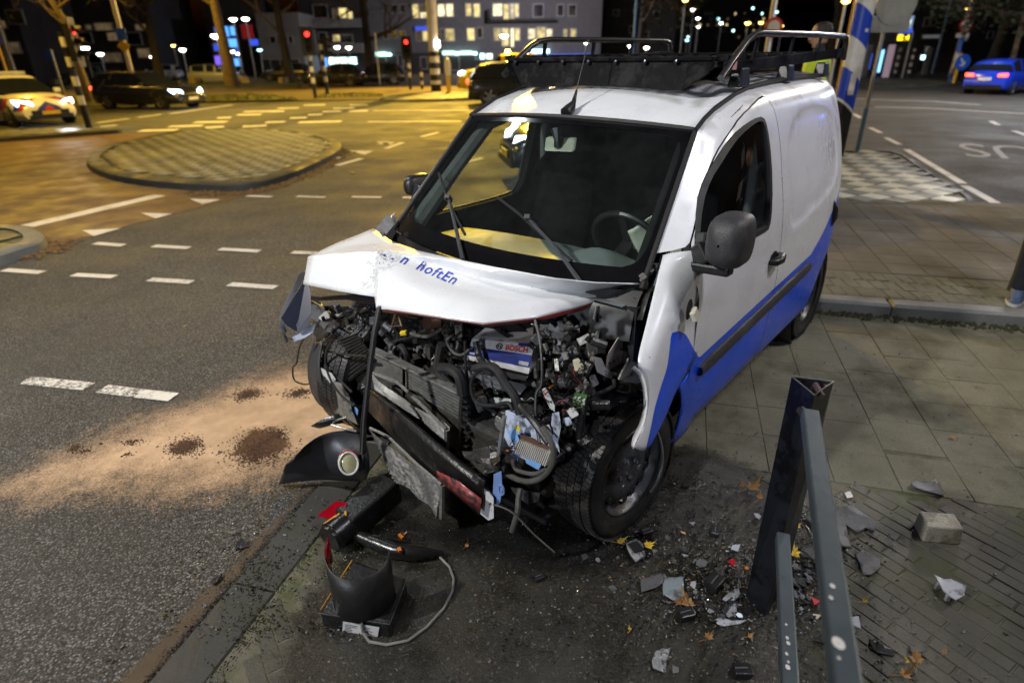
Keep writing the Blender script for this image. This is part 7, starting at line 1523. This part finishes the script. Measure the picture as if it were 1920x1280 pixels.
# counted shards
cols = [M_SHK, M_SHK, M_SHK, M_SHG, M_CLR, M_MIRG, mat('red_lens_shard', (.40, .01, .02), .15), mat('amber_shard', (.34, .12, .01), .25), M_SHW, mat('green_board_bit', (.05, .22, .13), .4), mat('cream_bit', (.5, .45, .33), .5)]
shard_me = []
rnd = random.Random(5)
for k in range(10):
    n = rnd.randint(3, 6); pts = [(math.cos(a) * rnd.uniform(.5, 1), math.sin(a) * rnd.uniform(.4, 1), 0) for a in [6.283 * i / n for i in range(n)]]; q = MB(); q.prism([Vector(p) for p in pts], (rnd.uniform(-.1, .1), 0, .18)); me = bpy.data.meshes.new('shard'); me.from_pydata([tuple(p) for p in q.v], [], q.f); shard_me.append(me)
sm = {}
def shard(px, py, s, ci, label, z=.032):
    key = (rnd.randrange(10), ci)
    if key not in sm: me = shard_me[key[0]].copy(); me.materials.append(cols[ci]); sm[key] = me
    o = bpy.data.objects.new('shard', sm[key]); col.objects.link(o); o.location = W(px, py, z) + Vector((0, 0, s * .12)); o.scale = (s, s, s); o.rotation_euler = (rnd.gauss(0, .25), rnd.gauss(0, .25), rnd.random() * 6.28)
    tag(o, label, 'shard', 'broken shards round the post'); return o
for px, py, s, ci, lb in ((1373, 1053, .022, 6, 'bright red lens shard left of the post'), (1528, 1128, .03, 6, 'long red shard between the rails'), (1377, 1028, .03, 8, 'bluish white shard up from the red shard'), (1331, 1068, .015, 7, 'amber shard left of the red shard'), (1281, 999, .014, 7, 'amber sliver right of the yellow leaf'), (1331, 1147, .018, 8, 'small white cube-like chip left of the square lens'), (1298, 982, .018, 8, 'white chip on the pale patch beside the wheel'), (1530, 1158, .02, 10, 'cream connector bit between the rails'), (1598, 1166, .032, 8, 'pale curved shard right of the upper rail'), (1400, 1065, .012, 7, 'amber shard against the post'), (1300, 1096, .025, 8, 'white shard right of the pale square piece'), (1268, 1256, .02, 4, 'glinting chip below the glittering glass piece'), (1515, 1060, .012, 9, 'green chip between the rails'), (1420, 968, .022, 8, 'white chip by the post side')): shard(px, py, s, ci, lb)
CN = {0: 'black', 1: 'black', 3: 'grey', 4: 'glassy', 5: 'slate-blue', 8: 'pale'}
for _ in range(190):
    reg = rnd.choice((0, 0, 1, 1, 1, 2))
    px, py = ((rnd.gauss(1345, 50), rnd.gauss(1085, 42)), (rnd.gauss(1505, 20), rnd.gauss(1090, 50)), (rnd.gauss(1260, 70), rnd.gauss(1050, 60)))[reg]
    ci = rnd.choice((0,) * 14 + (1, 1, 3, 3, 3, 4, 4, 4, 5, 8)); s_ = abs(rnd.gauss(.002, .012)) + .005
    shard(px, py, s_, ci, '%s %s shard %s' % ('tiny' if s_ < .012 else 'small', CN[ci], ('in the heap left of the black post', 'in the litter between and beside the rails', 'scattered between the front wheel and the heap')[reg]))
q = [MB(), MB(), MB()]
for _ in range(4200):
    px, py = rnd.choice(((rnd.gauss(1340, 60), rnd.gauss(1090, 45)), (rnd.gauss(1340, 90), rnd.gauss(1080, 70)), (rnd.gauss(1500, 40), rnd.gauss(1080, 60)), (rnd.gauss(1250, 120), rnd.gauss(1000, 80)), (rnd.uniform(900, 1700), rnd.uniform(940, 1270)), (rnd.uniform(300, 700), rnd.uniform(930, 1200))))
    p = W(px, py, .033); s = rnd.uniform(.0015, .006); rnd.choice((q[0],) * 9 + (q[1], q[1], q[2])).box(p, (s * 2, s, s * .6), (rnd.random(), rnd.random(), rnd.random() * 3))
for b, m_ in zip(q, (M_SHK, M_CLR, mat('straw_bits', (.20, .13, .06), .8))): stuff(b.obj('debris_crumbs', m_))
for px, py, s in ((652, 918, .03), (408, 1088, .035), (452, 1020, .04), (440, 998, .02), (190, 832, .012), (412, 848, .02), (660, 325, .06), (1005, 700, .01), (385, 1136, .02), (205, 1238, .018), (220, 1212, .015), (485, 985, .015), (300, 1155, .02), (570, 1045, .012), (560, 950, .012)): shard(px, py, s, 0 if s != .02 else 3, 'dark scrap lying on the asphalt ' + ('beside the kerb left of the signal unit' if 1000 > px > 400 and py > 900 else 'in the lower left corner' if py > 1100 else 'on the road left of the wreck'), .014)
# concrete block
b = W(1755, 1003, .02); q = MB(); q.box((0, 0, .045), (.145, .10, .088), top=.93); o = q.obj('concrete_block', stone('loose_block', (.24, .215, .15), .85, .1, 30, 1, moss=(.12, .11, .06), mscale=9, mlo=.48, coord='Object', c2=(.62, .60, .55)), None, bevel=.008, loc=b, rot=(R(2), R(-3), R(-12))); tag(o, 'loose concrete block lying on the bricks at right', 'block')
# triangular post and railing
M_POST = mat('dark_post_metal', (.018, .020, .028), .32, .5, .2, 8, .2, 40, dirt=(.008, .008, .010), dscale=6, dlo=.5, dhi=.54)
tb = [W(1395, 1132), W(1432, 1166), W(1466, 1112)]; zt_ = .865; tt = [W(1484, 706, zt_), W(1527, 741, zt_), W(1563, 716, zt_)]
pb = sum(tb, Vector()) / 3; post = thing('triangular_post', 'leaning black hollow triangular post with oil runs beside the railing', 'post', (pb.x, pb.y, 0))
def tri_in(t, f): c = sum(t, Vector()) / 3; return [c + (p - c) * f for p in t]
q = MB(); o_ = Vector((pb.x, pb.y, 0)); A = [p - o_ for p in tb]; Bq = [p - o_ for p in tt]; Ai, Bi = tri_in(A, .93), tri_in(Bq, .93); q.grid([A, Bq, Bi, Ai], close=True); q.obj('shell', M_POST, post, False, bevel=.003)
q = MB(); q.tube([p + Vector((0, 0, .002)) for p in [Bq[0], Bq[1], Bq[2], Bq[0]]], .0028, 5); q.obj('bright_rim', mat('cut_metal', (.55, .52, .48), .3, .9), post); q = MB(); cB = sum(Bq, Vector()) / 3; q.tube([cB + Vector((.0, 0, -.04)), cB + Vector((.005, -.01, .0)), cB + Vector((.01, -.05, -.02))], .014, 8); [q.tube([Bi[k] * .75 + cB * .25 + Vector((0, 0, -.01)), Bi[k] * .6 + cB * .4 + Vector((0, 0, -.01))], .005, 6) for k in (0, 2)]; q.obj('clamp_pin', mat('pinkish_steel', (.30, .22, .24), .25, .9), post, True)
M_RAIL = mat('grey_rail_paint', (.085, .108, .122), .38, .4, .12, 5, .15, 40, dirt=(.07, .07, .07), dscale=7, dlo=.6, dhi=.7)
r0, r1 = W(1518, 778, .885), W(1586, 1290, .885); rd = (r1 - r0).normalized(); l0 = W(1467, 1006, .40); l1 = W(1481, 1290, .40); ld = (l1 - l0).normalized()
rail = thing('railing', 'grey square-tube railing with two bars running from the black post', 'railing', (l1.x, l1.y, 0))
ro = Vector((l1.x, l1.y, 0)); q = MB(); q.beam(r0 - ro, r1 + rd * .45 - ro, .047, .047); q.obj('upper_bar', M_RAIL, rail, bevel=.005); q = MB(); q.beam(l0 - ro, l1 + ld * .75 - ro, .042, .042); q.obj('lower_bar', M_RAIL, rail, bevel=.005)
e = r1 + rd * .42 - ro; q = MB(); q.beam(Vector((e.x, e.y, .87)), Vector((e.x, e.y, 0)), .047, .047, (0, 1, 0)); q.obj('far_post', M_RAIL, rail, bevel=.005); q = MB(); q.tube([r0 - ro + Vector((-.002, .01, -.02)), r0 - ro + Vector((-.005, .05, -.01))], .014, 8); q.obj('joint_pin', mat('black_joint', (.015, .015, .017), .4), rail, True)
q = MB()
for px, py, z, s in ((1572, 1205, .9095, .011), (1561, 1098, .9095, .005), (1558, 1120, .9095, .004), (1573, 1233, .9095, .003), (1476, 1195, .4215, .004), (1478, 1205, .4215, .005), (1475, 1225, .4215, .004), (1477, 1250, .4215, .006), (1474, 1170, .4215, .003), (1478, 1240, .4215, .003)): q.lathe([(.001, .001), (s, .0008), (s, 0)], 9, Matrix.Translation(W(px, py, z) - ro) @ Matrix.Diagonal((1, 1.3, 1, 1)))
q.obj('bird_droppings', M_WHITEP, rail)
# detached bumper corner with fog lamp
M_BUMP = mat('bumper_plastic', (.020, .021, .026), .33, .1, .2, 8, .15, 50, dirt=(.05, .045, .05), dscale=5, dlo=.58, dhi=.75)
def VW(px, py, z): return W(px, py, z)
bumper = thing('bumper_corner', 'detached black bumper corner with a round fog lamp lying on the kerb', 'bumper', W(610, 900, 0)); bo = bumper.location
def wgrid(name, rows, m_, parent, org, sub=2, solid=.004): q = MB(); q.grid([[W(*p) - org for p in r_] for r_ in rows]); return q.obj(name, m_, parent, True, solid=solid, sub=sub, angle=60)
wgrid('shell', [[(548, 866, .30), (570, 836, .34), (606, 812, .36), (640, 806, .36), (676, 806, .35)], [(534, 870, .22), (560, 850, .27), (604, 836, .30), (645, 832, .31), (690, 838, .30)], [(530, 892, .10), (560, 876, .18), (604, 862, .23), (645, 862, .25), (694, 868, .25)], [(519, 912, .03), (556, 902, .09), (600, 894, .14), (640, 896, .15), (690, 898, .14)], [(526, 906, .02), (570, 902, .03), (612, 898, .05), (645, 902, .05), (678, 902, .05)]], M_BUMP, bumper, bo)
fc = W(654, 868, .27) - bo; fd = (CAM - (fc + bo)).normalized(); mx = Matrix.Translation(fc) @ (fd + Vector((0, .0, -.25))).normalized().to_track_quat('Z', 'Y').to_matrix().to_4x4()
q = MB(); q.lathe([(.001, .006), (.030, .004), (.036, .0), (.05, -.015)], 20, mx @ Matrix.Diagonal((.95, 1.2, 1, 1))); fg = q.obj('fog_lamp', mat('fog_lens', (.42, .40, .24), .1, .2, .2, 20), bumper, True); q = MB(); q.tube([mx @ Vector((.040 * math.cos(t), .050 * math.sin(t), .004)) for t in [k * math.pi / 12 for k in range(25)]], .0055, 6); q.obj('lamp_ring', M_LBLW, fg, True)
q = MB(); q.tube([mx @ Vector((.047 * math.cos(t), .058 * math.sin(t), .0)) for t in [.2 + k * math.pi / 12 for k in range(9)]], .003, 5); q.obj('red_edge', cols[6], fg)
wgrid('torn_flap', [[(583, 798, .20), (612, 780, .24), (636, 775, .25)], [(600, 802, .16), (622, 796, .2), (645, 792, .2)]], M_SHK, bumper, bo, 1)
q = MB(); q.tube([W(*p) - bo for p in ((668, 808, .36), (640, 802, .38), (622, 796, .38), (630, 788, .39), (650, 782, .4))], .006, 6); q.obj('wire_stay', M_ALU, bumper, True)
# broken traffic light parts
M_SIGK = mat('signal_housing', (.010, .010, .010), .28, 0, .3, 10, .3, 60); M_REDL = mat('red_lens', (.20, .002, .008), .12, 0, .2, 14); M_ORG = mat('orange_edge', (.55, .26, .02), .5, 0, .15, 20)
tb0 = W(620, 1005, .0); tube = thing('signal_tube', 'black boxy signal tube with a red lens flap on the kerb', 'signal part', tb0)
a, b = W(648, 985, .10) - tb0, W(735, 912, .12) - tb0; q = MB(); q.beam(a, b, .12, .12); q.obj('box', M_SIGK, tube, bevel=.012); q = MB(); d = (a - b).normalized(); q.tube([a - d * .03, a + d * .06, a + d * .09], [.062, .062, .058], 18); q.tube([a + d * .07, a + d * .075], .066, 18); q.obj('end_cap', M_SIGK, tube, True)
q = MB(); q.prism([W(*p) - tb0 for p in ((594, 966, .12), (630, 938, .16), (648, 940, .17), (650, 946, .17), (620, 972, .13))], (0, 0, -.006)); q.obj('red_lens', M_REDL, tube, bevel=.003)
q = MB(); q.tube([W(*p) - tb0 for p in ((607, 982, .13), (637, 962, .165))], .004, 5); q.tube([W(*p) - tb0 for p in ((648, 958, .165), (649, 975, .15), (656, 990, .11), (664, 1000, .09))], .005, 6); q.obj('orange_trim', M_ORG, tube, True)
ar0 = W(740, 1030, 0); arm = thing('broken_signal', 'glossy black broken signal arm with orange bits on the bricks', 'signal part', ar0)
q = MB(); q.tube([W(*p) - ar0 for p in ((664, 1000, .07), (700, 1016, .06), (740, 1032, .06), (780, 1036, .06), (832, 1036, .05))], [.022, .03, .034, .034, .012], 12); q.obj('arm', M_SIGK, arm, True); q = MB(); q.prism([W(*p) - ar0 for p in ((696, 1000, .09), (740, 1010, .1), (800, 1022, .08), (812, 1034, .06), (760, 1030, .07), (700, 1014, .07))], (0, 0, -.02)); q.obj('cover', M_SIGK, arm, bevel=.005)
q = MB(); q.box(W(749, 1030, .098) - ar0, (.014, .022, .01), (0, 0, .5)); q.box(W(752, 1005, .06) - ar0, (.012, .03, .01), (0, 0, .7)); q.obj('orange_bits', mat('orange_plastic', (.55, .14, .01), .4), arm); q = MB(); q.tube([W(*p) - ar0 for p in ((752, 1008, .05), (768, 996, .05), (790, 1004, .05), (780, 1018, .05), (800, 1016, .05))], .0035, 5); q.obj('wire', M_HOSE, arm, True)
sb0 = W(680, 1130, 0); sig = thing('signal_unit', 'broken traffic light unit lying on its back, round visor pointing up', 'signal part', sb0)
zt2 = .10; top4 = [W(*p, zt2) - sb0 for p in ((598, 1147), (731, 1168), (762, 1082), (661, 1049))]
q = MB(); q.prism([p - Vector((0, 0, zt2 - .005)) for p in top4], (0, 0, zt2 - .005)); base = q.obj('housing', M_SIGK, sig, bevel=.012)
q = MB(); q.tube([top4[0] + Vector((.004, .01, .003)), top4[0].lerp(top4[3], .98) + Vector((0, 0, .003))], .0022, 5); q.obj('orange_trim', M_ORG, sig); q = MB(); q.tube([top4[0] + Vector((0, -.004, 0)), top4[1] + Vector((0, -.004, 0)), top4[2] + Vector((.004, 0, 0))], .0015, 4); q.obj('seam', M_SHG, sig)
vc = W(684, 1118, zt2) - sb0; rv_ = .112
def vis_h(a):        # cut-back visor: tall at the back left, low towards the right
    u_ = (math.degrees(a) + 90) / 95; return .20 + .036 * u_ * u_ - .02 * u_
q = MB(); n = 40; a0_, a1_ = R(-188), R(8)
q.grid([[vc + Vector((rv_ * math.cos(a), rv_ * math.sin(a), f * vis_h(a))) for a in [a0_ + (a1_ - a0_) * k / n for k in range(n + 1)]] for f in (0, .5, 1)]); vz = q.obj('visor', mat('visor_black', (.013, .013, .013), .45, 0, .3, 12, .3, 80), sig, True, solid=.004)
q = MB(); q.grid([[vc + Vector(((rv_ - .006) * math.cos(a), (rv_ - .006) * math.sin(a), f * vis_h(a))) for a in [R(-192) + R(34) * k / 8 for k in range(9)]] for f in (.6, .85, 1.03)]); q.obj('red_lens_remnant', M_REDL, vz, True, solid=.003)
q = MB(); f4 = [W(645, 1172, .07), W(700, 1188, .065), W(710, 1170, .095), W(653, 1158, .095)]; s4 = [top4[0].lerp(top4[1], .30) + Vector((.0, -.006, -.075)), top4[0].lerp(top4[1], .80) + Vector((0, -.006, -.075)), top4[0].lerp(top4[1], .85) + Vector((0, -.006, -.02)), top4[0].lerp(top4[1], .34) + Vector((0, -.006, -.02))]; q.add(s4, [(0, 1, 2, 3)]); stk = q.obj('sticker', M_LBLW, sig); q = MB()
for r_ in range(5):
    for k in range(2): a_, b_ = bilin(s4, .06 + .5 * k, .15 + .15 * r_), bilin(s4, .06 + .5 * k + random.uniform(.15, .38), .15 + .15 * r_); q.tube([a_ + Vector((0, -.001, 0)), b_ + Vector((0, -.001, 0))], .0012, 4)
q.obj('sticker_print', M_SHG, stk)
cab = [W(*p) for p in ((678, 1168, .09), (680, 1185, .05), (692, 1202, .035), (725, 1208, .035), (765, 1200, .035), (800, 1175, .035), (832, 1140, .035), (848, 1108, .035), (851, 1085, .035), (843, 1062, .035), (825, 1044, .04))]
q = MB(); q.tube([p for i in range(len(cab) - 1) for p in (cab[i], cab[i].lerp(cab[i + 1], .5))] + [cab[-1]], .0052, 7); o = q.obj('cable', mat('grey_cable', (.17, .165, .15), .5, 0, .2, 20), None, True); tag(o, 'thin grey cable looping from the broken signal unit to the black arm', 'cable')
